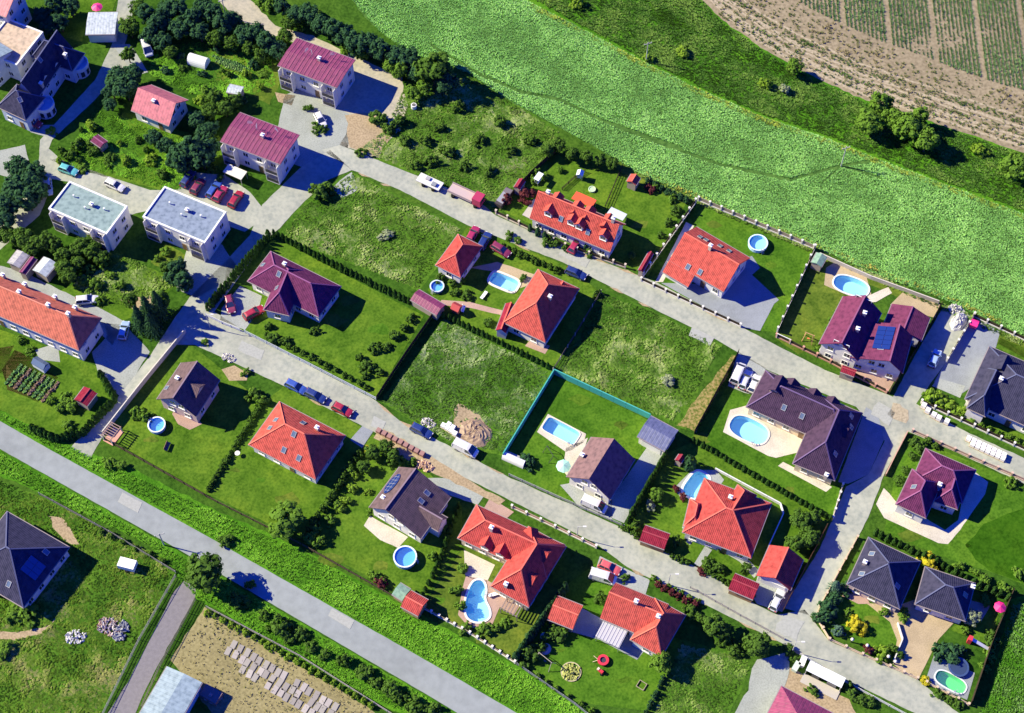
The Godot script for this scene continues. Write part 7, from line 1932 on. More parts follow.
	# truck, trailers and other things
	prop("truck","red cab truck with flat bed on the street edge by the meadow","truck",-9.57,-37.38,-0.51,[["cab","box",[0.35,0.02,0.08],[3.2,1.5,0.0,1.9,2.0,2.2]],["windscreen","box","glass",[4.17,1.9,0.0,0.06,0.8,1.9]],["bed","box",[0.42,0.33,0.33],[-0.7,1.05,0.0,5.6,0.25,2.3]],["side_board","box",[0.36,0.28,0.3],[-0.7,1.4,1.12,5.6,0.5,0.06]],["side_board","box",[0.36,0.28,0.3],[-0.7,1.4,-1.12,5.6,0.5,0.06]],["wheel","cyl","rubber",[3.0,0.05,1.0,0.45,0.45,0.5]],["wheel","cyl","rubber",[3.0,0.05,-1.0,0.45,0.45,0.5]],["wheel","cyl","rubber",[-2.2,0.05,1.0,0.45,0.45,0.5]],["wheel","cyl","rubber",[-2.2,0.05,-1.0,0.45,0.45,0.5]],["chassis","box","dark",[0.4,0.75,0.0,6.4,0.3,0.9]]],"",0.06)
	prop("flatbed_trailer","empty grey flat trailer behind the red truck","trailer",-16.77,-40.63,-0.51,[["deck","box",[0.55,0.55,0.55],[0.0,0.9,0.0,5.4,0.18,2.2]],["beam","box","dark",[0.0,0.7,0.5,5.6,0.2,0.15]],["beam","box","dark",[0.0,0.7,-0.5,5.6,0.2,0.15]],["crate","box",[0.2,0.22,0.25],[1.2,1.2,0.3,1.0,0.4,0.9]],["crate","box",[0.3,0.3,0.32],[-0.6,1.15,-0.4,0.9,0.3,0.8]],["drawbar","box","dark",[3.2,0.65,0.0,1.2,0.12,0.12]],["wheel","cyl","rubber",[-1.0,0.05,0.95,0.4,0.4,0.45]],["wheel","cyl","rubber",[-1.0,0.05,-0.95,0.4,0.4,0.45]],["wheel","cyl","rubber",[1.3,0.05,0.95,0.4,0.4,0.45]],["wheel","cyl","rubber",[1.3,0.05,-0.95,0.4,0.4,0.45]]],"",0.06)
	prop("parasol","pink parasol behind the pale roofed garage","parasol",-90.19,-86.55,0.0,[["canopy","cyl",[0.75,0.03,0.2],[0.0,1.9,0.0,1.25,0.05,0.55]],["pole","cyl","chrome",[0.0,0.0,0.0,0.04,0.04,2.4]],["foot","cyl","dark",[0.0,0.0,0.0,0.3,0.25,0.12]]],"",0.06)
	prop("parasol","pale green parasol on the terrace of the rose roofed house","parasol",9.47,24.41,0.0,[["canopy","cyl",[0.35,0.62,0.5],[0.0,1.9,0.0,1.4,0.05,0.55]],["pole","cyl","chrome",[0.0,0.0,0.0,0.04,0.04,2.4]],["foot","cyl","dark",[0.0,0.0,0.0,0.3,0.25,0.12]]],"",0.06)
	prop("parasol","magenta parasol on the terrace beside the slate garage","parasol",85.73,51.97,0.0,[["canopy","cyl",[0.7,0.02,0.18],[0.0,1.9,0.0,1.1,0.05,0.55]],["pole","cyl","chrome",[0.0,0.0,0.0,0.04,0.04,2.4]],["foot","cyl","dark",[0.0,0.0,0.0,0.3,0.25,0.12]]],"",0.06)
	prop("polytunnel","white arched polytunnel in the kitchen garden","greenhouse",-67.03,-72.58,-0.36,[["cover","tunnel",[0.75,0.78,0.76],[4.2,1.3,2.0]],["hoop","ring",[0.5,0.5,0.5],[0.0,0.02,0.0,0.1,0.12,0.05]]],"",0.06)
	prop("carport_canopy","white flat canopy beside the plum roofed flats","canopy",-56.45,-42.09,-0.48,[["roof","box",[0.6,0.58,0.5],[0.0,2.3,0.0,4.4,0.14,2.3]],["post","box","chrome",[-2.0,1.1,-1.0,0.1,2.3,0.1]],["post","box","chrome",[-2.0,1.1,1.0,0.1,2.3,0.1]],["post","box","chrome",[2.0,1.1,-1.0,0.1,2.3,0.1]],["post","box","chrome",[2.0,1.1,1.0,0.1,2.3,0.1]]],"",0.06)
	prop("greenhouse","small glazed greenhouse beside the vegetable beds","greenhouse",-90.07,2.32,-0.56,[["glazing","gable","skyglass",[3.0,1.8,1.4,2.1]],["frame","box",[0.6,0.65,0.7],[0.0,0.7,0.0,2.9,1.4,1.7]]],"",0.06)
	prop("log_pile","long dark pile of covered logs beside the dark red shed","pile",-1.63,-36.75,1.01,[["logs","box",[0.05,0.04,0.04],[0.0,0.6,0.0,4.6,1.2,1.6]],["cover","tilt",[0.3,0.3,0.34],[-0.4,1.26,0.0,2.6,0.06,1.5,6.0]],["cover","tilt",[0.12,0.1,0.12],[1.4,1.3,0.0,1.4,0.08,1.7,-5.0]]],"",0.06)
	prop("platform","grey wooden platform on the lawn beside the double house","platform",4.45,-34.14,1.03,[["deck","box",[0.36,0.33,0.31],[0.0,0.2,0.0,4.6,0.12,2.8]],["bearer","box","dark",[0.0,0.08,0.0,4.4,0.16,0.2]]],"",0.06)
	prop("awning","bright orange awning over the terrace behind the double house","awning",14.51,-35.03,-0.5,[["cloth","tilt",[0.75,0.1,0.03],[0.0,2.6,0.0,4.6,0.06,2.4,-9.0]],["post","box","chrome",[-2.1,1.3,-1.1,0.08,2.6,0.08]],["post","box","chrome",[2.1,1.3,-1.1,0.08,2.6,0.08]]],"",0.06)
	prop("terrace_canopy","pale glazed canopy at the end of the double house","canopy",21.05,-31.55,-0.52,[["roof","tilt",[0.5,0.55,0.58],[0.0,2.5,0.0,3.6,0.08,2.0,-6.0]],["post","box","chrome",[-1.7,1.2,-0.9,0.08,2.5,0.08]],["post","box","chrome",[1.7,1.2,-0.9,0.08,2.5,0.08]]],"",0.06)
	prop("canopy","grey corrugated canopy joined to the L shaped orange house","canopy",17.38,57.0,-0.49,[["roof","tilt",[0.4,0.4,0.43],[0.0,2.6,0.0,4.6,0.1,3.8,4.0]],["rib","tilt",[0.46,0.46,0.49],[-2.1,2.68,0.0,0.08,0.06,3.8,4.0]],["rib","tilt",[0.46,0.46,0.49],[-1.5,2.68,0.0,0.08,0.06,3.8,4.0]],["rib","tilt",[0.46,0.46,0.49],[-0.9,2.68,0.0,0.08,0.06,3.8,4.0]],["rib","tilt",[0.46,0.46,0.49],[-0.3,2.68,0.0,0.08,0.06,3.8,4.0]],["rib","tilt",[0.46,0.46,0.49],[0.3,2.68,0.0,0.08,0.06,3.8,4.0]],["rib","tilt",[0.46,0.46,0.49],[0.9,2.68,0.0,0.08,0.06,3.8,4.0]],["rib","tilt",[0.46,0.46,0.49],[1.5,2.68,0.0,0.08,0.06,3.8,4.0]],["rib","tilt",[0.46,0.46,0.49],[2.1,2.68,0.0,0.08,0.06,3.8,4.0]],["post","box","chrome",[-2.1,1.25,-1.7,0.1,2.5,0.1]],["post","box","chrome",[-2.1,1.25,1.7,0.1,2.5,0.1]],["post","box","chrome",[2.1,1.25,-1.7,0.1,2.5,0.1]],["post","box","chrome",[2.1,1.25,1.7,0.1,2.5,0.1]]],"",0.06)
	prop("open_shed","long white roofed open shed beside the wine red roof","shed",53.69,64.75,-0.5,[["roof","tilt",[0.68,0.72,0.74],[0.0,2.4,-0.4,6.6,0.1,1.9,8.0]],["back_wall","box",[0.6,0.6,0.58],[0.0,1.1,-1.2,6.4,2.2,0.1]],["side_wall","box",[0.6,0.6,0.58],[-3.2,1.1,-0.4,0.1,2.2,1.7]],["side_wall","box",[0.6,0.6,0.58],[3.2,1.1,-0.4,0.1,2.2,1.7]],["floor","box",[0.4,0.37,0.33],[0.0,0.06,1.2,6.8,0.1,1.8]],["machine","box","dark",[-1.4,0.5,-0.2,1.4,1.0,1.0]],["machine","box",[0.12,0.12,0.14],[1.6,0.45,-0.2,1.7,0.9,0.9]]],"",0.06)
	prop("storage_box","light green storage box beside the white roofed open shed","box",49.21,62.43,0.99,[["body","box",[0.42,0.5,0.42],[0.0,0.5,0.0,1.7,1.0,0.9]],["lid","box",[0.46,0.55,0.46],[0.0,1.04,0.0,1.8,0.1,1.0]]],"",0.06)
	prop("storage_box","white storage box beside the street corner fence","box",50.41,61.52,1.13,[["body","box",[0.7,0.7,0.66],[0.0,0.5,0.0,1.7,1.0,0.9]],["lid","box",[0.75,0.75,0.7],[0.0,1.04,0.0,1.8,0.1,1.0]]],"",0.06)
	prop("tank_trailer","long white tank trailer beside the teal fence","trailer",0.37,22.4,-0.46,[["tank","tunnel",[0.75,0.75,0.74],[4.4,0.75,1.5]],["base","box","dark",[0.0,0.1,0.0,4.6,0.3,1.4]],["frame","box",[0.3,0.3,0.32],[0.0,0.25,-1.0,4.8,0.1,0.5]]],"",0.06)
	prop("box_trailer","white box trailer standing alone in the rough field","trailer",-68.72,43.51,-0.26,[["body","box",[0.74,0.74,0.76],[0.0,1.0,0.0,3.1,1.3,1.8]],["drawbar","box","dark",[1.9,0.4,0.0,1.0,0.1,0.1]],["wheel","cyl","rubber",[0.0,0.0,0.95,0.3,0.3,0.3]],["wheel","cyl","rubber",[0.0,0.0,-0.95,0.3,0.3,0.3]],["door","box",[0.6,0.6,0.64],[1.56,1.0,0.0,0.04,1.1,0.8]]],"",0.06)
	prop("rubble_heap","heap of pale rubble in the rough field","heap",-76.42,56.77,0.0,[["stones","heap",[0.5,0.5,0.5],[1.8,1.3,0.6,1.6,0.26,90.0]],["stones","heap",[0.3,0.29,0.28],[1.9,1.2,0.5,1.4,0.22,60.0]]],"",0.06)
	prop("scrap_heap","heap of boards and scrap in the rough field","heap",-70.68,54.92,-0.46,[["boards","heap",[0.42,0.38,0.37],[2.0,1.5,0.7,4.0,0.22,80.0]],["scrap","heap",[0.2,0.11,0.11],[2.3,1.6,0.6,2.0,0.3,70.0]]],"",0.06)
	prop("scrap_heap","dark heap of scrap next to the boards in the rough field","heap",-68.66,55.66,1.23,[["boards","heap",[0.22,0.23,0.27],[1.8,1.1,0.7,3.2,0.3,60.0]]],"",0.06)
	prop("wood_stack","covered stack of brown tiles beside the pale blue barn","pile",-51.62,67.45,-0.53,[["stack","box",[0.2,0.13,0.12],[0.0,0.6,0.0,3.4,1.2,2.2]],["cover","heap",[0.3,0.22,0.22],[1.6,1.0,1.6,1.5,0.5,50.0]]],"",0.06)
	prop("earth_heap","large heap of bare earth and stones in the lower meadow","heap",-7.12,16.34,-0.51,[["earth","mound",[0.26,0.18,0.12],[3.4,3.0,0.8]],["stones","heap",[0.3,0.21,0.14],[3.1,2.7,0.75,1.3,0.2,140.0]],["weeds","heap",[0.1,0.18,0.03],[3.4,3.0,0.7,2.0,0.2,110.0]]],"",0.06)
	prop("stone_heap","pale heap of stones beside the gravel driveway","heap",86.63,-10.73,0.0,[["stones","heap",[0.42,0.41,0.4],[1.3,1.1,0.8,1.3,0.28,60.0]],["stones","heap",[0.2,0.2,0.2],[1.3,1.1,0.7,1.3,0.28,50.0]]],"",0.06)
	prop("covered_heap","pale grey covered heap at the top of the gravel driveway","heap",86.82,-7.75,0.93,[["cover","mound",[0.4,0.4,0.4],[2.4,1.5,1.0]],["stones","heap",[0.33,0.31,0.28],[2.0,1.3,0.5,1.3,0.25,50.0]]],"",0.06)
	prop("toy_house","bright pink toy house in the grey paved yard","toy house",89.61,-6.82,-0.46,[["walls","box",[0.75,0.05,0.2],[0.0,0.6,0.0,1.2,1.2,1.2]],["roof","gable",[0.8,0.02,0.22],[1.5,1.5,1.2,1.8]]],"",0.06)
	prop("football_goal","white football goal on the lawn beside the street","goal",52.4,-3.46,-0.51,[["post","box",[0.75,0.75,0.75],[-1.4,0.8,0.0,0.1,1.6,0.1]],["post","box",[0.75,0.75,0.75],[1.4,0.8,0.0,0.1,1.6,0.1]],["crossbar","box",[0.75,0.75,0.75],[0.0,1.6,0.0,2.9,0.1,0.1]],["brace","bar",[0.6,0.6,0.6],[-1.4,1.6,0.0,-1.4,0.0,-1.0,0.06]],["brace","bar",[0.6,0.6,0.6],[1.4,1.6,0.0,1.4,0.0,-1.0,0.06]]],"",0.06)
	prop("climbing_frame","wooden climbing frame on the lawn before the solar roofed house","play equipment",57.26,-3.69,-0.45,[["post","bar",[0.4,0.25,0.12],[-1.0,0.0,-0.8,-0.7,2.2,0.0,0.12]],["post","bar",[0.4,0.25,0.12],[-1.0,0.0,0.8,-0.7,2.2,0.0,0.12]],["post","bar",[0.4,0.25,0.12],[1.0,0.0,-0.8,0.7,2.2,0.0,0.12]],["post","bar",[0.4,0.25,0.12],[1.0,0.0,0.8,0.7,2.2,0.0,0.12]],["beam","bar",[0.4,0.25,0.12],[-1.0,2.2,0.0,1.0,2.2,0.0,0.12]],["seat","box",[0.6,0.15,0.05],[0.0,0.5,0.0,0.5,0.06,0.3]]],"",0.06)
	prop("trampoline","round dark trampoline beside the green pool","trampoline",77.35,62.46,0.0,[["mat","cyl",[0.02,0.04,0.1],[0.0,0.62,0.0,1.45,1.45,0.03]],["pad","ring",[0.03,0.06,0.16],[0.0,0.6,0.0,1.45,1.8,0.08]],["leg","box","chrome",[1.6,0.3,0.0,0.06,0.6,0.06]],["leg","box","chrome",[0.8,0.3,1.39,0.06,0.6,0.06]],["leg","box","chrome",[-0.81,0.3,1.38,0.06,0.6,0.06]],["leg","box","chrome",[-1.6,0.3,-0.01,0.06,0.6,0.06]],["leg","box","chrome",[-0.78,0.3,-1.39,0.06,0.6,0.06]],["leg","box","chrome",[0.82,0.3,-1.37,0.06,0.6,0.06]]],"",0.06)
	prop("ring_swing","red ring shaped swing seat on the play lawn","play equipment",15.83,61.16,0.0,[["ring","ring",[0.55,0.02,0.05],[0.0,0.3,0.0,0.55,1.0,0.28]],["seat","cyl",[0.03,0.03,0.05],[0.0,0.3,0.0,0.56,0.56,0.06]],["frame","bar",[0.5,0.4,0.3],[-1.8,0.05,0.2,-0.8,0.5,0.0,0.07]],["frame","bar",[0.5,0.4,0.3],[-1.6,0.05,-0.9,-0.8,0.5,0.0,0.07]],["leg","box","dark",[0.0,0.15,0.0,0.3,0.3,0.3]]],"",0.06)
	prop("toy_tractor","small red ride-on toy beside the red ring swing","toy",15.34,63.15,-0.71,[["body","box",[0.5,0.02,0.04],[0.0,0.45,0.0,1.0,0.5,0.5]],["seat","box",[0.6,0.5,0.4],[-0.5,0.55,0.0,0.4,0.5,0.45]],["wheel","cyl","rubber",[0.4,0.0,0.35,0.2,0.2,0.2]],["wheel","cyl","rubber",[0.4,0.0,-0.35,0.2,0.2,0.2]]],"",0.06)
	prop("swing_frame","wooden swing frame at the corner of the play lawn","play equipment",5.74,61.34,-0.7,[["leg","bar",[0.3,0.28,0.24],[-1.6,0.0,-1.0,-1.4,2.2,0.0,0.1]],["leg","bar",[0.3,0.28,0.24],[-1.6,0.0,1.0,-1.4,2.2,0.0,0.1]],["leg","bar",[0.3,0.28,0.24],[1.6,0.0,-1.0,1.4,2.2,0.0,0.1]],["leg","bar",[0.3,0.28,0.24],[1.6,0.0,1.0,1.4,2.2,0.0,0.1]],["beam","bar",[0.3,0.28,0.24],[-1.5,2.2,0.0,1.5,2.2,0.0,0.1]],["seat","box",[0.1,0.1,0.1],[0.0,0.5,0.0,0.5,0.05,0.25]]],"",0.06)
	prop("flower_ring","round pale bed of dry grass on the play lawn","flower bed",10.23,63.15,0.0,[["edge","ring",[0.4,0.36,0.2],[0.0,0.0,0.0,1.6,1.8,0.12]],["plants","heap",[0.3,0.32,0.08],[1.6,1.5,0.5,1.5,0.35,70.0]]],"",0.06)
	prop("sandpit","small wooden framed sandpit on the play lawn","sandpit",22.35,65.58,-0.57,[["board","box",[0.3,0.26,0.18],[0.0,0.12,0.65,1.5,0.2,0.1]],["board","box",[0.3,0.26,0.18],[0.0,0.12,-0.65,1.5,0.2,0.1]],["board","box",[0.3,0.26,0.18],[0.7,0.12,0.0,0.1,0.2,1.2]],["board","box",[0.3,0.26,0.18],[-0.7,0.12,0.0,0.1,0.2,1.2]]],"",0.06)
	prop("fire_pit","pink stone fire pit beside the tall dark hedge","fire pit",5.76,58.97,0.0,[["floor","cyl",[0.55,0.42,0.34],[0.0,0.0,0.0,1.1,1.1,0.06]],["ring","ring",[0.4,0.3,0.26],[0.0,0.06,0.0,0.3,0.5,0.2]]],"",0.06)
	prop("stone_ball","pale stone ball shrub pot beside the tall dark hedge","pot",5.61,56.77,0.0,[["ball","dome",[0.55,0.52,0.45],[0.0,0.3,0.0,0.7,0.7]],["pot","cyl",[0.3,0.25,0.2],[0.0,0.0,0.0,0.4,0.6,0.35]]],"",0.06)
	prop("pergola","slatted wooden pergola on the terrace of the red mansion","pergola",0.0,52.05,-0.49,[["slat","box",[0.2,0.15,0.14],[-1.5,2.3,0.0,0.16,0.12,2.8]],["slat","box",[0.2,0.15,0.14],[-0.9,2.3,0.0,0.16,0.12,2.8]],["slat","box",[0.2,0.15,0.14],[-0.3,2.3,0.0,0.16,0.12,2.8]],["slat","box",[0.2,0.15,0.14],[0.3,2.3,0.0,0.16,0.12,2.8]],["slat","box",[0.2,0.15,0.14],[0.9,2.3,0.0,0.16,0.12,2.8]],["slat","box",[0.2,0.15,0.14],[1.5,2.3,0.0,0.16,0.12,2.8]],["beam","box",[0.2,0.15,0.14],[0.0,2.18,-1.2,3.6,0.12,0.12]],["beam","box",[0.2,0.15,0.14],[0.0,2.18,1.2,3.6,0.12,0.12]],["post","box",[0.2,0.15,0.14],[-1.6,1.1,-1.2,0.12,2.2,0.12]],["post","box",[0.2,0.15,0.14],[-1.6,1.1,1.2,0.12,2.2,0.12]],["post","box",[0.2,0.15,0.14],[1.6,1.1,-1.2,0.12,2.2,0.12]],["post","box",[0.2,0.15,0.14],[1.6,1.1,1.2,0.12,2.2,0.12]]],"",0.06)
	prop("pergola","slatted pergola with pink paving at the end of the pale wall","pergola",-74.58,17.27,1.06,[["slat","box",[0.25,0.16,0.14],[-1.5,2.2,0.0,0.14,0.12,2.4]],["slat","box",[0.25,0.16,0.14],[-1.0,2.2,0.0,0.14,0.12,2.4]],["slat","box",[0.25,0.16,0.14],[-0.5,2.2,0.0,0.14,0.12,2.4]],["slat","box",[0.25,0.16,0.14],[0.0,2.2,0.0,0.14,0.12,2.4]],["slat","box",[0.25,0.16,0.14],[0.5,2.2,0.0,0.14,0.12,2.4]],["slat","box",[0.25,0.16,0.14],[1.0,2.2,0.0,0.14,0.12,2.4]],["slat","box",[0.25,0.16,0.14],[1.5,2.2,0.0,0.14,0.12,2.4]],["beam","box",[0.25,0.16,0.14],[0.0,2.08,-1.0,3.4,0.12,0.12]],["beam","box",[0.25,0.16,0.14],[0.0,2.08,1.0,3.4,0.12,0.12]],["post","box",[0.6,0.58,0.55],[-1.5,1.05,-1.0,0.14,2.1,0.14]],["post","box",[0.6,0.58,0.55],[-1.5,1.05,1.0,0.14,2.1,0.14]],["post","box",[0.6,0.58,0.55],[1.5,1.05,-1.0,0.14,2.1,0.14]],["post","box",[0.6,0.58,0.55],[1.5,1.05,1.0,0.14,2.1,0.14]],["floor","box",[0.5,0.25,0.2],[0.0,0.05,0.0,3.4,0.08,2.2]]],"",0.06)
	prop("garden_bench","brown wooden lounger on the lawn below the mauve roofed house","bench",-64.14,19.59,1.32,[["seat","box",[0.2,0.1,0.08],[0.0,0.4,0.0,1.8,0.08,0.6]],["backrest","tilt",[0.2,0.1,0.08],[0.0,0.7,-0.32,1.8,0.5,0.06,-12.0]],["leg","box",[0.2,0.1,0.08],[-0.8,0.2,-0.25,0.08,0.4,0.08]],["leg","box",[0.2,0.1,0.08],[-0.8,0.2,0.25,0.08,0.4,0.08]],["leg","box",[0.2,0.1,0.08],[0.8,0.2,-0.25,0.08,0.4,0.08]],["leg","box",[0.2,0.1,0.08],[0.8,0.2,0.25,0.08,0.4,0.08]]],"",0.06)
	prop("garden_table","white garden table beside the patio of the coral roofed house","table",-50.96,21.15,-0.41,[["top","cyl",[0.66,0.66,0.6],[0.0,0.7,0.0,0.5,0.5,0.05]],["leg","cyl","chrome",[0.0,0.0,0.0,0.05,0.05,0.7]]],"",0.06)
	prop("garden_swing","grey swing seat on the lawn beside the double house","swing",5.43,-41.25,1.02,[["seat","box",[0.55,0.58,0.62],[0.0,0.5,0.0,1.8,0.1,0.7]],["backrest","tilt",[0.55,0.58,0.62],[0.0,0.9,-0.35,1.8,0.7,0.08,-12.0]],["canopy","box",[0.6,0.66,0.7],[0.0,1.9,0.0,2.1,0.06,1.2]],["post","bar","chrome",[-1.0,0.0,0.5,-1.0,1.9,0.0,0.06]],["post","bar","chrome",[1.0,0.0,0.5,1.0,1.9,0.0,0.06]]],"",0.06)
	prop("play_tower","white toy slide tower on the lawn behind the double house","play equipment",13.9,-42.14,1.31,[["tower","box",[0.5,0.62,0.68],[0.0,1.2,0.0,1.1,0.9,1.1]],["roof","gable",[0.6,0.7,0.72],[1.4,1.4,1.8,2.3]],["post","box",[0.4,0.3,0.2],[-0.5,0.9,-0.5,0.1,1.8,0.1]],["post","box",[0.4,0.3,0.2],[-0.5,0.9,0.5,0.1,1.8,0.1]],["post","box",[0.4,0.3,0.2],[0.5,0.9,-0.5,0.1,1.8,0.1]],["post","box",[0.4,0.3,0.2],[0.5,0.9,0.5,0.1,1.8,0.1]]],"",0.06)
	prop("water_trough","round pale trough on the lawn behind the double house","trough",16.33,-39.25,0.0,[["ring","ring",[0.5,0.62,0.4],[0.0,0.0,0.0,0.6,0.75,0.35]],["water","cyl",[0.4,0.55,0.35],[0.0,0.0,0.0,0.6,0.6,0.25]]],"",0.06)
	prop("rain_barrel","white barrel beside the dirt yard edge","barrel",-20.63,-60.4,0.0,[["body","cyl",[0.7,0.7,0.7],[0.0,0.0,0.0,0.6,0.6,1.0]],["lid","cyl",[0.1,0.1,0.1],[0.0,1.0,0.0,0.4,0.4,0.06]]],"",0.06)
	prop("lounger","white sun lounger beside the kidney shaped pool","lounger",-3.2,48.92,0.31,[["bed","box",[0.75,0.75,0.72],[0.0,0.35,0.0,1.9,0.08,0.65]],["headrest","box",[0.72,0.72,0.7],[-0.8,0.5,0.0,0.5,0.08,0.6]],["leg","box","chrome",[-0.8,0.17,-0.25,0.06,0.35,0.06]],["leg","box","chrome",[-0.8,0.17,0.25,0.06,0.35,0.06]],["leg","box","chrome",[0.8,0.17,-0.25,0.06,0.35,0.06]],["leg","box","chrome",[0.8,0.17,0.25,0.06,0.35,0.06]]],"",0.06)
	prop("lounger","white sun lounger on the lawn beside the small rectangular pool","lounger",-5.5,-13.72,1.03,[["bed","box",[0.75,0.75,0.72],[0.0,0.35,0.0,1.9,0.08,0.65]],["headrest","box",[0.72,0.72,0.7],[-0.8,0.5,0.0,0.5,0.08,0.6]],["leg","box","chrome",[-0.8,0.17,-0.25,0.06,0.35,0.06]],["leg","box","chrome",[-0.8,0.17,0.25,0.06,0.35,0.06]],["leg","box","chrome",[0.8,0.17,-0.25,0.06,0.35,0.06]],["leg","box","chrome",[0.8,0.17,0.25,0.06,0.35,0.06]]],"",0.06)
	prop("garden_bench","white bench beside the path of the orange villa","bench",-9.48,-10.5,1.31,[["seat","box",[0.75,0.75,0.74],[0.0,0.4,0.0,1.5,0.08,0.5]],["backrest","tilt",[0.75,0.75,0.74],[0.0,0.7,-0.28,1.5,0.5,0.06,-12.0]],["leg","box","chrome",[-0.65,0.2,-0.2,0.06,0.4,0.06]],["leg","box","chrome",[-0.65,0.2,0.2,0.06,0.4,0.06]],["leg","box","chrome",[0.65,0.2,-0.2,0.06,0.4,0.06]],["leg","box","chrome",[0.65,0.2,0.2,0.06,0.4,0.06]]],"",0.06)
	prop("playhouse","small dark red playhouse at the end of the long maroon shed","playhouse",-10.81,-10.22,-0.53,[["walls","box",[0.3,0.12,0.08],[0.0,0.8,0.0,1.4,1.6,1.3]],["roof","gable",[0.4,0.05,0.05],[1.8,1.8,1.5,2.3]]],"",0.06)
	prop("climbing_frame","dark metal swing frame on the lawn with the rectangular pool","play equipment",7.06,21.36,-1.09,[["leg","bar","dark",[-1.2,0.0,-0.9,-1.2,2.0,0.0,0.08]],["leg","bar","dark",[-1.2,0.0,0.9,-1.2,2.0,0.0,0.08]],["leg","bar","dark",[1.2,0.0,-0.9,1.2,2.0,0.0,0.08]],["leg","bar","dark",[1.2,0.0,0.9,1.2,2.0,0.0,0.08]],["beam","bar","dark",[-1.2,2.0,0.0,1.2,2.0,0.0,0.08]]],"",0.06)
	prop("slide","grey and red slide on the lawn beside the green pool","play equipment",81.62,58.42,1.14,[["chute","tilt",[0.6,0.6,0.66],[0.0,0.9,0.0,0.6,0.06,3.4,20.0]],["tower","box",[0.5,0.03,0.05],[0.0,0.9,-1.9,0.9,1.8,0.7]],["landing","box",[0.45,0.2,0.1],[0.0,0.1,2.0,1.0,0.2,0.9]]],"",0.06)
	props("stone_sack","white sack of stone on a pallet before the slate grey house","sack",[77.69,11.02,-0.51,78.31,12.09,-0.51,79.32,13.05,-0.51,80.18,13.69,-0.51,81.59,14.44,-0.51],[["sack","box",[0.72,0.7,0.68],[0.0,0.6,0.0,0.9,0.9,0.9]],["pallet","box",[0.4,0.3,0.18],[0.0,0.08,0.0,1.0,0.14,1.0]]],"stone sacks at the junction",0.06)
	prop("stone_pallet","pallet of white paving blocks on the dead end street","pallet",85.23,18.02,-0.51,[["blocks","box",[0.74,0.73,0.72],[0.0,0.5,0.0,0.85,0.75,0.95]],["pallet","box",[0.4,0.3,0.18],[0.0,0.08,0.0,0.95,0.14,1.05]]],"paving block pallets",0.06)
	prop("stone_pallet","pallet of white paving blocks on the dead end street","pallet",86.1,18.51,-0.51,[["blocks","box",[0.74,0.73,0.72],[0.0,0.5,0.0,0.85,0.75,0.95]],["pallet","box",[0.4,0.3,0.18],[0.0,0.08,0.0,0.95,0.14,1.05]]],"paving block pallets",0.06)
	prop("stone_pallet","pallet of white paving blocks on the dead end street","pallet",86.96,19.01,-0.51,[["blocks","box",[0.74,0.73,0.72],[0.0,0.5,0.0,0.85,0.75,0.95]],["pallet","box",[0.4,0.3,0.18],[0.0,0.08,0.0,0.95,0.14,1.05]]],"paving block pallets",0.06)
	prop("stone_pallet","pallet of white paving blocks on the dead end street","pallet",87.83,19.5,-0.51,[["blocks","box",[0.74,0.73,0.72],[0.0,0.5,0.0,0.85,0.75,0.95]],["pallet","box",[0.4,0.3,0.18],[0.0,0.08,0.0,0.95,0.14,1.05]]],"paving block pallets",0.06)
	prop("stone_pallet","pallet of white paving blocks on the dead end street","pallet",88.69,19.99,-0.51,[["blocks","box",[0.74,0.73,0.72],[0.0,0.5,0.0,0.85,0.75,0.95]],["pallet","box",[0.4,0.3,0.18],[0.0,0.08,0.0,0.95,0.14,1.05]]],"paving block pallets",0.06)
	prop("stone_pallet","pallet of white paving blocks on the dead end street","pallet",89.55,20.48,-0.51,[["blocks","box",[0.74,0.73,0.72],[0.0,0.5,0.0,0.85,0.75,0.95]],["pallet","box",[0.4,0.3,0.18],[0.0,0.08,0.0,0.95,0.14,1.05]]],"paving block pallets",0.06)
	prop("stone_pallet","pallet of white paving blocks on the dead end street","pallet",90.41,20.97,-0.51,[["blocks","box",[0.74,0.73,0.72],[0.0,0.5,0.0,0.85,0.75,0.95]],["pallet","box",[0.4,0.3,0.18],[0.0,0.08,0.0,0.95,0.14,1.05]]],"paving block pallets",0.06)
	prop("stone_pallet","pallet of white paving blocks on the dead end street","pallet",91.27,21.45,-0.51,[["blocks","box",[0.74,0.73,0.72],[0.0,0.5,0.0,0.85,0.75,0.95]],["pallet","box",[0.4,0.3,0.18],[0.0,0.08,0.0,0.95,0.14,1.05]]],"paving block pallets",0.06)
	prop("stone_pallet","pallet of white paving blocks on the dead end street","pallet",85.82,19.17,-0.51,[["blocks","box",[0.74,0.73,0.72],[0.0,0.5,0.0,0.85,0.75,0.95]],["pallet","box",[0.4,0.3,0.18],[0.0,0.08,0.0,0.95,0.14,1.05]]],"paving block pallets",0.06)
	prop("stone_pallet","pallet of white paving blocks on the dead end street","pallet",86.69,19.66,-0.51,[["blocks","box",[0.74,0.73,0.72],[0.0,0.5,0.0,0.85,0.75,0.95]],["pallet","box",[0.4,0.3,0.18],[0.0,0.08,0.0,0.95,0.14,1.05]]],"paving block pallets",0.06)
	prop("stone_pallet","pallet of white paving blocks on the dead end street","pallet",87.55,20.15,-0.51,[["blocks","box",[0.74,0.73,0.72],[0.0,0.5,0.0,0.85,0.75,0.95]],["pallet","box",[0.4,0.3,0.18],[0.0,0.08,0.0,0.95,0.14,1.05]]],"paving block pallets",0.06)
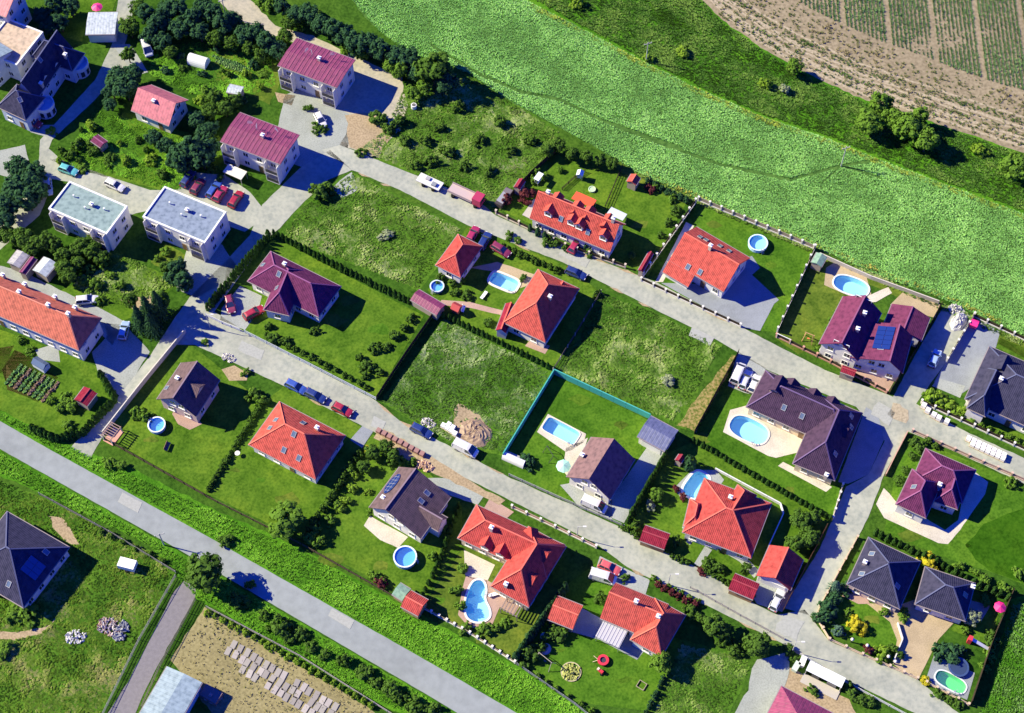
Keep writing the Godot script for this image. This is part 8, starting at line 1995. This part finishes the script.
	prop("stone_pallet","pallet of white paving blocks on the dead end street","pallet",88.41,20.64,-0.51,[["blocks","box",[0.74,0.73,0.72],[0.0,0.5,0.0,0.85,0.75,0.95]],["pallet","box",[0.4,0.3,0.18],[0.0,0.08,0.0,0.95,0.14,1.05]]],"paving block pallets",0.06)
	prop("stone_pallet","pallet of white paving blocks on the dead end street","pallet",89.27,21.13,-0.51,[["blocks","box",[0.74,0.73,0.72],[0.0,0.5,0.0,0.85,0.75,0.95]],["pallet","box",[0.4,0.3,0.18],[0.0,0.08,0.0,0.95,0.14,1.05]]],"paving block pallets",0.06)
	prop("stone_pallet","pallet of white paving blocks on the dead end street","pallet",90.13,21.62,-0.51,[["blocks","box",[0.74,0.73,0.72],[0.0,0.5,0.0,0.85,0.75,0.95]],["pallet","box",[0.4,0.3,0.18],[0.0,0.08,0.0,0.95,0.14,1.05]]],"paving block pallets",0.06)
	prop("stone_pallet","pallet of white paving blocks on the dead end street","pallet",90.99,22.11,-0.51,[["blocks","box",[0.74,0.73,0.72],[0.0,0.5,0.0,0.85,0.75,0.95]],["pallet","box",[0.4,0.3,0.18],[0.0,0.08,0.0,0.95,0.14,1.05]]],"paving block pallets",0.06)
	props("brick_pallet","pallet of brown bricks along the road works","pallet",[-24.93,16.34,-0.5,-23.89,16.95,-0.5,-22.86,17.56,-0.5,-21.83,18.17,-0.5,-20.8,18.78,-0.5,-19.77,19.38,-0.5,-18.74,19.99,-0.5,-17.72,20.59,-0.5,-16.7,21.19,-0.5],[["bricks","box",[0.28,0.15,0.13],[0.0,0.5,0.0,0.85,0.75,0.9]],["pallet","box",[0.4,0.3,0.18],[0.0,0.08,0.0,0.95,0.14,1.0]]],"brick pallets by the road works",0.06)
	props("block_pallet","white wrapped pallet of blocks between blue car and white van","pallet",[-12.86,15.28,-0.51,-12.1,15.81,-0.51,-11.34,16.34,-0.51,-10.67,16.97,-0.51,-11.83,15.07,-0.51,-11.07,15.71,-0.51],[["blocks","box",[0.74,0.74,0.74],[0.0,0.5,0.0,0.8,0.8,0.85]],["pallet","box",[0.4,0.3,0.18],[0.0,0.08,0.0,0.9,0.14,0.95]]],"white pallets",0.06)
	prop("rubble_heap","small heap of broken bricks beside the mauve gabled roof","heap",-16.12,23.43,-0.5,[["bricks","heap",[0.5,0.33,0.22],[1.6,1.0,0.6,1.6,0.35,60.0]]],"",0.06)
	prop("rubble_heap","pale rubble beside the street above the mauve roofed house","heap",-54.4,0.33,-0.5,[["stones","heap",[0.48,0.46,0.44],[1.4,0.9,0.5,1.4,0.24,60.0]]],"",0.06)
	prop("rubble_heap","pale rubble at the meadow edge behind the navy car","heap",-15.7,14.44,-0.51,[["stones","heap",[0.46,0.44,0.42],[1.4,1.0,0.6,1.4,0.24,60.0]]],"",0.06)
	prop("utility_pole","grey utility pole standing in the pale green crops","pole",67.76,-45.3,0.34,[["mast","cyl",[0.35,0.36,0.36],[0.0,0.0,0.0,0.14,0.09,6.6]],["crossarm","box",[0.3,0.3,0.3],[0.0,6.1,0.0,1.8,0.12,0.12]],["insulator","cyl",[0.6,0.6,0.6],[-0.8,6.16,0.0,0.06,0.05,0.22]],["insulator","cyl",[0.6,0.6,0.6],[0.0,6.16,0.0,0.06,0.05,0.22]],["insulator","cyl",[0.6,0.6,0.6],[0.8,6.16,0.0,0.06,0.05,0.22]]],"",0.0)
	prop("utility_pole","grey utility pole at the edge of the grass strip beside the crops","pole",28.71,-72.85,0.36,[["mast","cyl",[0.35,0.36,0.36],[0.0,0.0,0.0,0.14,0.09,6.4]],["crossarm","box",[0.3,0.3,0.3],[0.0,5.9,0.0,1.8,0.12,0.12]],["insulator","cyl",[0.6,0.6,0.6],[-0.8,5.96,0.0,0.06,0.05,0.22]],["insulator","cyl",[0.6,0.6,0.6],[0.0,5.96,0.0,0.06,0.05,0.22]],["insulator","cyl",[0.6,0.6,0.6],[0.8,5.96,0.0,0.06,0.05,0.22]]],"",0.0)
	prop("utility_pole","thin pole beside the gravel track above the kitchen gardens","pole",-62.33,-85.19,0.39,[["mast","cyl",[0.35,0.36,0.36],[0.0,0.0,0.0,0.14,0.09,6.0]],["crossarm","box",[0.3,0.3,0.3],[0.0,5.5,0.0,1.8,0.12,0.12]],["insulator","cyl",[0.6,0.6,0.6],[-0.8,5.56,0.0,0.06,0.05,0.22]],["insulator","cyl",[0.6,0.6,0.6],[0.0,5.56,0.0,0.06,0.05,0.22]],["insulator","cyl",[0.6,0.6,0.6],[0.8,5.56,0.0,0.06,0.05,0.22]]],"",0.0)
	prop("utility_pole","thin grey pole at the lane mouth beside the road","pole",-62.82,39.29,0.32,[["mast","cyl",[0.35,0.36,0.36],[0.0,0.0,0.0,0.14,0.09,5.0]],["crossarm","box",[0.3,0.3,0.3],[0.0,4.5,0.0,1.8,0.12,0.12]],["insulator","cyl",[0.6,0.6,0.6],[-0.8,4.56,0.0,0.06,0.05,0.22]],["insulator","cyl",[0.6,0.6,0.6],[0.0,4.56,0.0,0.06,0.05,0.22]],["insulator","cyl",[0.6,0.6,0.6],[0.8,4.56,0.0,0.06,0.05,0.22]]],"",0.0)
	prop("street_lamp","street lamp at the corner beside the purple bungalow drive","lamp",-58.67,-6.39,0.0,[["mast","cyl",[0.45,0.46,0.46],[0.0,0.0,0.0,0.09,0.06,5.0]],["arm","bar",[0.45,0.46,0.46],[0.0,4.95,0.0,1.0,5.1,0.0,0.06]],["lamp_head","box",[0.6,0.6,0.6],[1.2,5.1,0.0,0.6,0.1,0.25]]],"",0.0)
	prop("street_lamp","street lamp beside the street above the red mansion","lamp",11.76,37.92,0.0,[["mast","cyl",[0.45,0.46,0.46],[0.0,0.0,0.0,0.09,0.06,5.0]],["arm","bar",[0.45,0.46,0.46],[0.0,4.95,0.0,1.0,5.1,0.0,0.06]],["lamp_head","box",[0.6,0.6,0.6],[1.2,5.1,0.0,0.6,0.1,0.25]]],"",0.0)
	prop("street_lamp","street lamp at the bend above the L shaped orange house","lamp",27.8,47.02,0.0,[["mast","cyl",[0.45,0.46,0.46],[0.0,0.0,0.0,0.09,0.06,5.0]],["arm","bar",[0.45,0.46,0.46],[0.0,4.95,0.0,1.0,5.1,0.0,0.06]],["lamp_head","box",[0.6,0.6,0.6],[1.2,5.1,0.0,0.6,0.1,0.25]]],"",0.0)
	prop("street_lamp","street lamp opposite the sand coloured wall","lamp",48.84,59.52,0.0,[["mast","cyl",[0.45,0.46,0.46],[0.0,0.0,0.0,0.09,0.06,5.0]],["arm","bar",[0.45,0.46,0.46],[0.0,4.95,0.0,1.0,5.1,0.0,0.06]],["lamp_head","box",[0.6,0.6,0.6],[1.2,5.1,0.0,0.6,0.1,0.25]]],"",0.0)
	props("concrete_slab","weathered concrete slab lying in a row on the bare allotment","slab",[-48.64,58.2,1.15,-49.52,59.4,1.19,-46.13,59.65,1.18,-46.07,61.52,1.09,-46.69,62.72,1.16,-42.73,61.89,1.14,-44.45,64.19,1.1,-40.56,63.27,1.12,-41.47,64.46,1.08,-40.13,65.11,1.04,-37.84,66.35,1.17,-33.41,69.36,1.04,-32.44,69.86,1.09,-30.31,69.38,1.14],[["slab","box",[0.28,0.26,0.23],[0.0,0.08,0.0,1.5,0.16,0.95]]],"allotment slabs",0.02)
	props("concrete_slab","weathered concrete slab lying in a row on the bare allotment","slab",[-47.46,58.99,1.2,-44.99,60.47,1.16,-44.04,61.2,1.16,-44.81,62.18,1.1,-41.63,62.52,1.18,-42.65,63.59,1.15,-39.04,65.87,1.08,-37.19,65.21,1.19,-38.81,67.71,1.14,-37.56,68.27,1.09,-35.02,66.67,1.12,-36.62,68.94,1.12,-33.67,67.33,1.14,-34.45,68.57,1.03,-31.09,70.61,1.15,-30.94,72.33,1.12],[["slab","box",[0.24,0.22,0.2],[0.0,0.08,0.0,1.5,0.16,0.95]]],"allotment slabs",0.02)
	props("concrete_slab","weathered concrete slab lying in a row on the bare allotment","slab",[-48.15,60.05,1.17,-46.95,60.96,1.16,-42.05,65.55,1.13,-39.51,63.78,1.16,-40.88,66.38,1.08,-39.75,66.9,1.13,-35.9,65.91,1.11,-36.92,67.17,1.14,-34.38,70.51,1.14,-31.53,68.72,1.08],[["slab","box",[0.33,0.3,0.28],[0.0,0.08,0.0,1.5,0.16,0.95]]],"allotment slabs",0.02)
	props("concrete_slab","weathered concrete slab lying in a row on the bare allotment","slab",[-45.45,63.52,1.26,-43.55,63.08,1.13,-35.4,69.74,1.06,-32.56,68.21,1.16,-31.98,71.68,1.14,-30.16,71.29,1.07],[["slab","box",[0.37,0.34,0.31],[0.0,0.08,0.0,1.5,0.16,0.95]]],"allotment slabs",0.02)
	props("vegetable_row","low green row of vegetables beside the small glazed greenhouse","vegetables",[-95.2,3.86,1.05,-92.36,5.31,1.04,-89.52,6.75,1.04],[["plants","heap",[0.06,0.16,0.03],[2.6,0.35,0.4,1.6,0.3,50.0]]],"vegetable rows by the greenhouse",0.06)
	props("vegetable_row","low green row of vegetables beside the small glazed greenhouse","vegetables",[-94.25,4.35,1.05,-91.41,5.79,1.04,-88.58,7.22,1.04],[["plants","heap",[0.1,0.22,0.04],[2.6,0.35,0.4,1.6,0.3,50.0]]],"vegetable rows by the greenhouse",0.06)
	props("vegetable_row","low green row of vegetables beside the small glazed greenhouse","vegetables",[-93.3,4.83,1.05,-90.46,6.27,1.04,-87.64,7.7,1.04],[["plants","heap",[0.16,0.1,0.07],[2.6,0.35,0.4,1.6,0.3,50.0]]],"vegetable rows by the greenhouse",0.06)
	props("vegetable_row","low green row of vegetables on the kitchen garden lawn","vegetables",[-62.39,-73.41,-0.55,-60.89,-72.85,-0.55,-59.38,-72.3,-0.55,-57.88,-71.75,-0.55],[["plants","heap",[0.06,0.16,0.03],[2.4,0.3,0.4,1.6,0.3,45.0]]],"vegetable rows in the kitchen garden",0.06)
	props("vegetable_row","low green row of vegetables on the kitchen garden lawn","vegetables",[-61.54,-72.03,-0.55,-60.04,-71.48,-0.55,-58.54,-70.93,-0.55],[["plants","heap",[0.1,0.2,0.04],[2.4,0.3,0.4,1.6,0.3,45.0]]],"vegetable rows in the kitchen garden",0.06)
	props("garden_lamp","round white garden lamp on the sand coloured wall","lamp",[59.32,57.69,0.0,61.83,58.79,0.0,65.27,60.8,0.0,66.38,61.7,0.0],[["globe","dome",[0.7,0.68,0.6],[0.0,1.25,0.0,0.3,0.35]],["stem","cyl","dark",[0.0,0.0,0.0,0.12,0.12,1.25]]],"wall lamps",0.06)
	# ground plants
	scatter("crop","dense pale green crop covering the long field","crop","cropleaf",[-35.12,-90.36,-28.61,-81.22,-21.49,-75.07,-14.34,-72.3,-8.96,-69.56,-2.54,-63.88,10.03,-55.12,18.23,-49.4,26.28,-43.27,38.24,-36.75,49.96,-30.36,61.51,-24.56,72.81,-18.39,84.03,-13.26,94.9,-7.07,105.56,-1.0,110.16,-28.9,103.6,-33.29,91.45,-39.25,79.85,-44.8,66.13,-51.99,52.04,-58.28,39.85,-65.22,27.44,-73.41,14.76,-82.35,1.76,-90.94,-2.65,-93.85,-36.83,-93.85],26.0,[0.2,0.36],[[0.24,0.5,0.13],[0.32,0.62,0.17],[0.4,0.7,0.21]],11,[[-17.7,-78.07,-6.83,-69.78,1.7,-65.17,10.14,-63.02,18.45,-57.7,34.86,-50.38,34.81,-49.45,18.43,-56.75,10.13,-62.05,1.69,-64.2,-6.82,-68.8,-17.67,-77.07],[18.45,-57.7,28.72,-52.46,42.88,-46.02,57.0,-42.21,67.8,-45.76,76.01,-47.3,75.91,-46.38,67.71,-44.85,56.92,-41.3,42.83,-45.1,28.68,-51.52,18.43,-56.75],[63.02,-40.88,67.8,-45.69,66.96,-49.79,66.88,-49.02,67.72,-44.92,62.95,-40.12],[67.79,-45.61,75.49,-42.56,77.05,-38.3,76.99,-37.7,75.42,-41.96,67.73,-45.0]])
	scatter("crop_edge","yellowish thin crop along the upper edge of the long field","crop","tuft",[3.95,-89.38,14.76,-82.23,27.44,-73.3,39.84,-65.11,52.04,-58.17,66.12,-51.89,79.84,-44.69,91.44,-39.15,103.59,-33.2,103.39,-31.92,91.26,-37.85,79.69,-43.37,65.99,-50.54,51.93,-56.8,39.76,-63.71,27.38,-71.86,14.73,-80.77,3.94,-87.88],7.0,[0.25,0.5],[[0.28,0.42,0.06],[0.42,0.5,0.08]],91,[])
	scatter("crop_edge","yellowish thin crop along the garden edge of the long field","crop","tuft",[26.33,-44.39,38.3,-37.85,50.06,-31.68,61.63,-25.86,72.98,-19.9,84.19,-14.51,95.08,-8.3,94.92,-7.21,84.04,-13.4,72.86,-18.77,61.53,-24.7,49.97,-30.5,38.23,-36.65,26.28,-43.17],6.0,[0.25,0.5],[[0.26,0.38,0.06],[0.48,0.46,0.1]],92,[])
	scatter("meadow_grass","rough meadow grass above the street with the red truck","grass","tuft",[-22.71,-66.3,-8.95,-68.74,9.6,-54.07,6.81,-46.84,-2.43,-34.28,-8.15,-37.75,-19.51,-43.53,-31.49,-49.4,-26.51,-54.6],11.0,[0.24,0.46],[[0.03,0.07,0.01],[0.1,0.2,0.03],[0.2,0.33,0.06],[0.38,0.46,0.17]],20,[])
	scatter("meadow_grass","rough meadow grass behind the purple bungalow hedge","grass","tuft",[-32.86,-43.27,-10.46,-29.63,-18.52,-15.58,-21.11,-16.52,-46.57,-27.93,-42.02,-35.51,-36.77,-39.75],11.0,[0.24,0.46],[[0.03,0.07,0.01],[0.1,0.2,0.03],[0.2,0.33,0.06],[0.38,0.46,0.17]],21,[])
	scatter("meadow_grass","rough meadow grass between the orange villa and the teal fence","grass","tuft",[-13.25,-8.21,7.46,3.64,-1.68,20.53,-10.64,18.86,-24.24,9.95],11.0,[0.24,0.46],[[0.03,0.07,0.01],[0.09,0.18,0.04],[0.19,0.31,0.08],[0.36,0.45,0.21]],22,[[-10.21,10.81,-6.03,12.73,-4.12,16.34,-5.97,19.7,-9.72,18.02,-10.9,14.86]])
	scatter("meadow_grass","rough meadow grass beside the orange villa and the dry strip","grass","tuft",[17.9,-14.42,28.31,-9.58,40.15,-2.34,33.73,9.52,30.11,13.8,24.19,11.24,9.19,2.98],11.0,[0.24,0.46],[[0.03,0.07,0.01],[0.1,0.2,0.03],[0.2,0.33,0.06],[0.38,0.46,0.17]],23,[])
	scatter("meadow_grass","bright green plants on the verge below the gardens","grass","tuft",[-100.87,9.09,-96.61,12.09,-79.44,20.94,-56.1,31.97,-38.2,40.46,-19.81,51.37,1.39,63.15,13.33,71.33,8.16,74.3,-13.21,61.7,-55.66,36.74,-86.77,19.07,-96.42,13.37,-100.52,11.24],11.0,[0.24,0.46],[[0.08,0.22,0.02],[0.16,0.39,0.03],[0.25,0.52,0.05]],24,[])
	scatter("meadow_grass","green grass on the far verge of the main road","grass","tuft",[-99.44,18.02,-95.25,20.94,-84.17,27.12,-59.14,41.82,-13.04,68.87,-9.75,70.81,-16.59,70.81,-28.8,66.02,-47.93,53.62,-56.29,49.11,-65.35,39.29,-83.73,30.36,-98.71,22.6],11.0,[0.24,0.46],[[0.08,0.22,0.02],[0.16,0.39,0.03],[0.25,0.52,0.05]],25,[])
	scatter("meadow_grass","rough grass of the field round the slate house","grass","tuft",[-98.44,24.25,-84.59,30.76,-63.3,41.63,-60.39,45.49,-65.49,57.32,-70.75,71.33,-90.91,71.33],11.0,[0.24,0.46],[[0.03,0.08,0.01],[0.1,0.19,0.02],[0.18,0.29,0.04],[0.34,0.35,0.12]],26,[[-84.22,33.37,-81.96,33.96,-79.77,36.74,-77.98,39.29,-79.79,39.29,-83.5,35.95],[-93.45,55.47,-86.37,55.84,-81.28,54.55,-79.85,52.12,-80.65,53.99,-82.8,56.21,-87.02,57.32,-93.21,56.95]])
	scatter("meadow_grass","green grass in the strip between crops and ploughed field","grass","tuft",[2.86,-92.1,14.78,-83.2,27.48,-74.23,39.89,-66.03,52.1,-59.07,66.21,-52.77,79.94,-45.56,103.71,-34.03,108.82,-33.05,110.8,-45.3,97.33,-51.99,85.46,-56.96,73.45,-62.27,61.44,-69.84,53.79,-75.9,45.68,-83.77,41.27,-90.36,39.23,-93.26],11.0,[0.24,0.46],[[0.03,0.07,0.01],[0.08,0.19,0.03],[0.19,0.32,0.06]],27,[])
	scatter("meadow_grass","rough grass beside the weedy gravel yard","grass","tuft",[29.72,58.24,40.58,60.43,41.31,62.43,36.43,70.81,24.46,70.81,26.27,64.95],11.0,[0.24,0.46],[[0.03,0.07,0.01],[0.1,0.2,0.03],[0.2,0.33,0.06],[0.38,0.46,0.17]],28,[])
	scatter("meadow_grass","lush green plants beside the dark fence of the green pool","grass","tuft",[88.5,50.99,91.86,49.86,88.6,70.81,79.71,70.81,82.74,66.38],11.0,[0.24,0.46],[[0.07,0.2,0.02],[0.12,0.28,0.04],[0.2,0.36,0.1]],29,[])
	scatter("meadow_grass","weeds along the garden fences beside the crops","grass","tuft",[26.25,-42.26,38.17,-35.51,61.38,-23.13,98.1,-2.56,99.11,-4.14,83.91,-12.34,61.47,-24.08,38.21,-36.26,26.69,-43.27],11.0,[0.24,0.46],[[0.03,0.07,0.01],[0.1,0.2,0.03],[0.2,0.33,0.06],[0.38,0.46,0.17]],30,[])
	scatter("meadow_grass","rough garden growth on the allotment slope","grass","tuft",[-93.13,-45.56,-87.71,-59.87,-81.15,-57.75,-72.38,-54.07,-61.53,-49.4,-67.77,-39.25,-74.03,-40.5,-83.64,-43.78],11.0,[0.24,0.46],[[0.08,0.22,0.02],[0.16,0.39,0.03],[0.25,0.52,0.05]],31,[])
	scatter("meadow_grass","rough garden growth beside the wood","grass","tuft",[-77.98,-76.73,-67.36,-78.41,-51.99,-74.79,-50.33,-66.57,-57.43,-62.53,-67.06,-63.88,-77.17,-69.29],11.0,[0.24,0.46],[[0.08,0.22,0.02],[0.16,0.39,0.03],[0.25,0.52,0.05]],32,[])
	scatter("meadow_grass","rough grass below the flat roofed flats","grass","tuft",[-92.34,-32.31,-82.52,-26.48,-73.98,-21.7,-66.47,-16.28,-72.0,-12.8,-80.6,-10.96,-87.33,-17.45,-77.95,-21.7],11.0,[0.24,0.46],[[0.03,0.07,0.01],[0.1,0.2,0.03],[0.2,0.33,0.06],[0.38,0.46,0.17]],33,[])
	scatter("dry_grass","dry yellow grass of the allotment","grass","tuft",[-53.92,51.75,-47.75,55.84,-29.65,66.38,-22.58,70.81,-49.09,70.81,-53.19,65.31,-59.16,60.98],2.2,[0.18,0.34],[[0.36,0.3,0.14],[0.46,0.4,0.2],[0.3,0.3,0.1]],41,[])
	scatter("headland_weeds","scattered weeds on the ploughed headland","weeds","rowplant",[42.43,-91.52,45.77,-85.19,53.89,-77.29,61.56,-71.2,73.59,-63.61,85.62,-58.28,109.19,-48.12,111.48,-62.53,104.36,-65.76,95.54,-69.56,79.58,-77.57,63.24,-88.05,62.37,-93.26],1.3,[0.25,0.5],[[0.08,0.12,0.03],[0.15,0.18,0.06],[0.28,0.24,0.13]],43,[])
	scatter("headland_weeds","green stripe of weeds along the edge of the ploughed field","weeds","rowplant",[45.91,-87.36,54.05,-79.42,61.74,-73.3,73.8,-65.65,85.87,-60.29,109.5,-50.07,109.37,-49.25,85.76,-59.44,73.71,-64.79,61.66,-72.41,53.99,-78.52,45.85,-86.45],2.6,[0.25,0.5],[[0.07,0.14,0.03],[0.12,0.2,0.05]],44,[])
	scatter("headland_weeds","green stripe of weeds along the edge of the ploughed field","weeds","rowplant",[46.05,-89.66,54.22,-81.67,61.93,-75.51,74.03,-67.82,86.13,-62.43,109.83,-52.15,109.7,-51.32,86.03,-61.57,73.94,-66.95,61.85,-74.62,54.15,-80.77,45.99,-88.74],2.6,[0.25,0.5],[[0.07,0.14,0.03],[0.12,0.2,0.05]],45,[])
	scatter("headland_weeds","green stripe of weeds along the edge of the ploughed field","weeds","rowplant",[46.32,-93.85,54.53,-85.76,62.28,-79.53,74.44,-71.75,86.61,-66.3,110.43,-55.91,110.18,-54.33,86.41,-64.68,74.27,-70.11,62.13,-77.85,54.4,-84.05,46.21,-92.1],2.6,[0.25,0.5],[[0.07,0.14,0.03],[0.12,0.2,0.05]],46,[])
	rows("field_rows","straight rows of young green plants on the ploughed field","crop","rowplant",[63.34,-89.2,71.35,-83.77,79.7,-78.69,88.26,-74.51,95.68,-70.66,104.48,-66.57,113.76,-63.61,119.51,-99.14,62.87,-99.14],[-0.76,19.62],0.88,0.24,11,[0.28,0.5],[[0.05,0.12,0.04],[0.09,0.18,0.06],[0.16,0.26,0.1]],51)
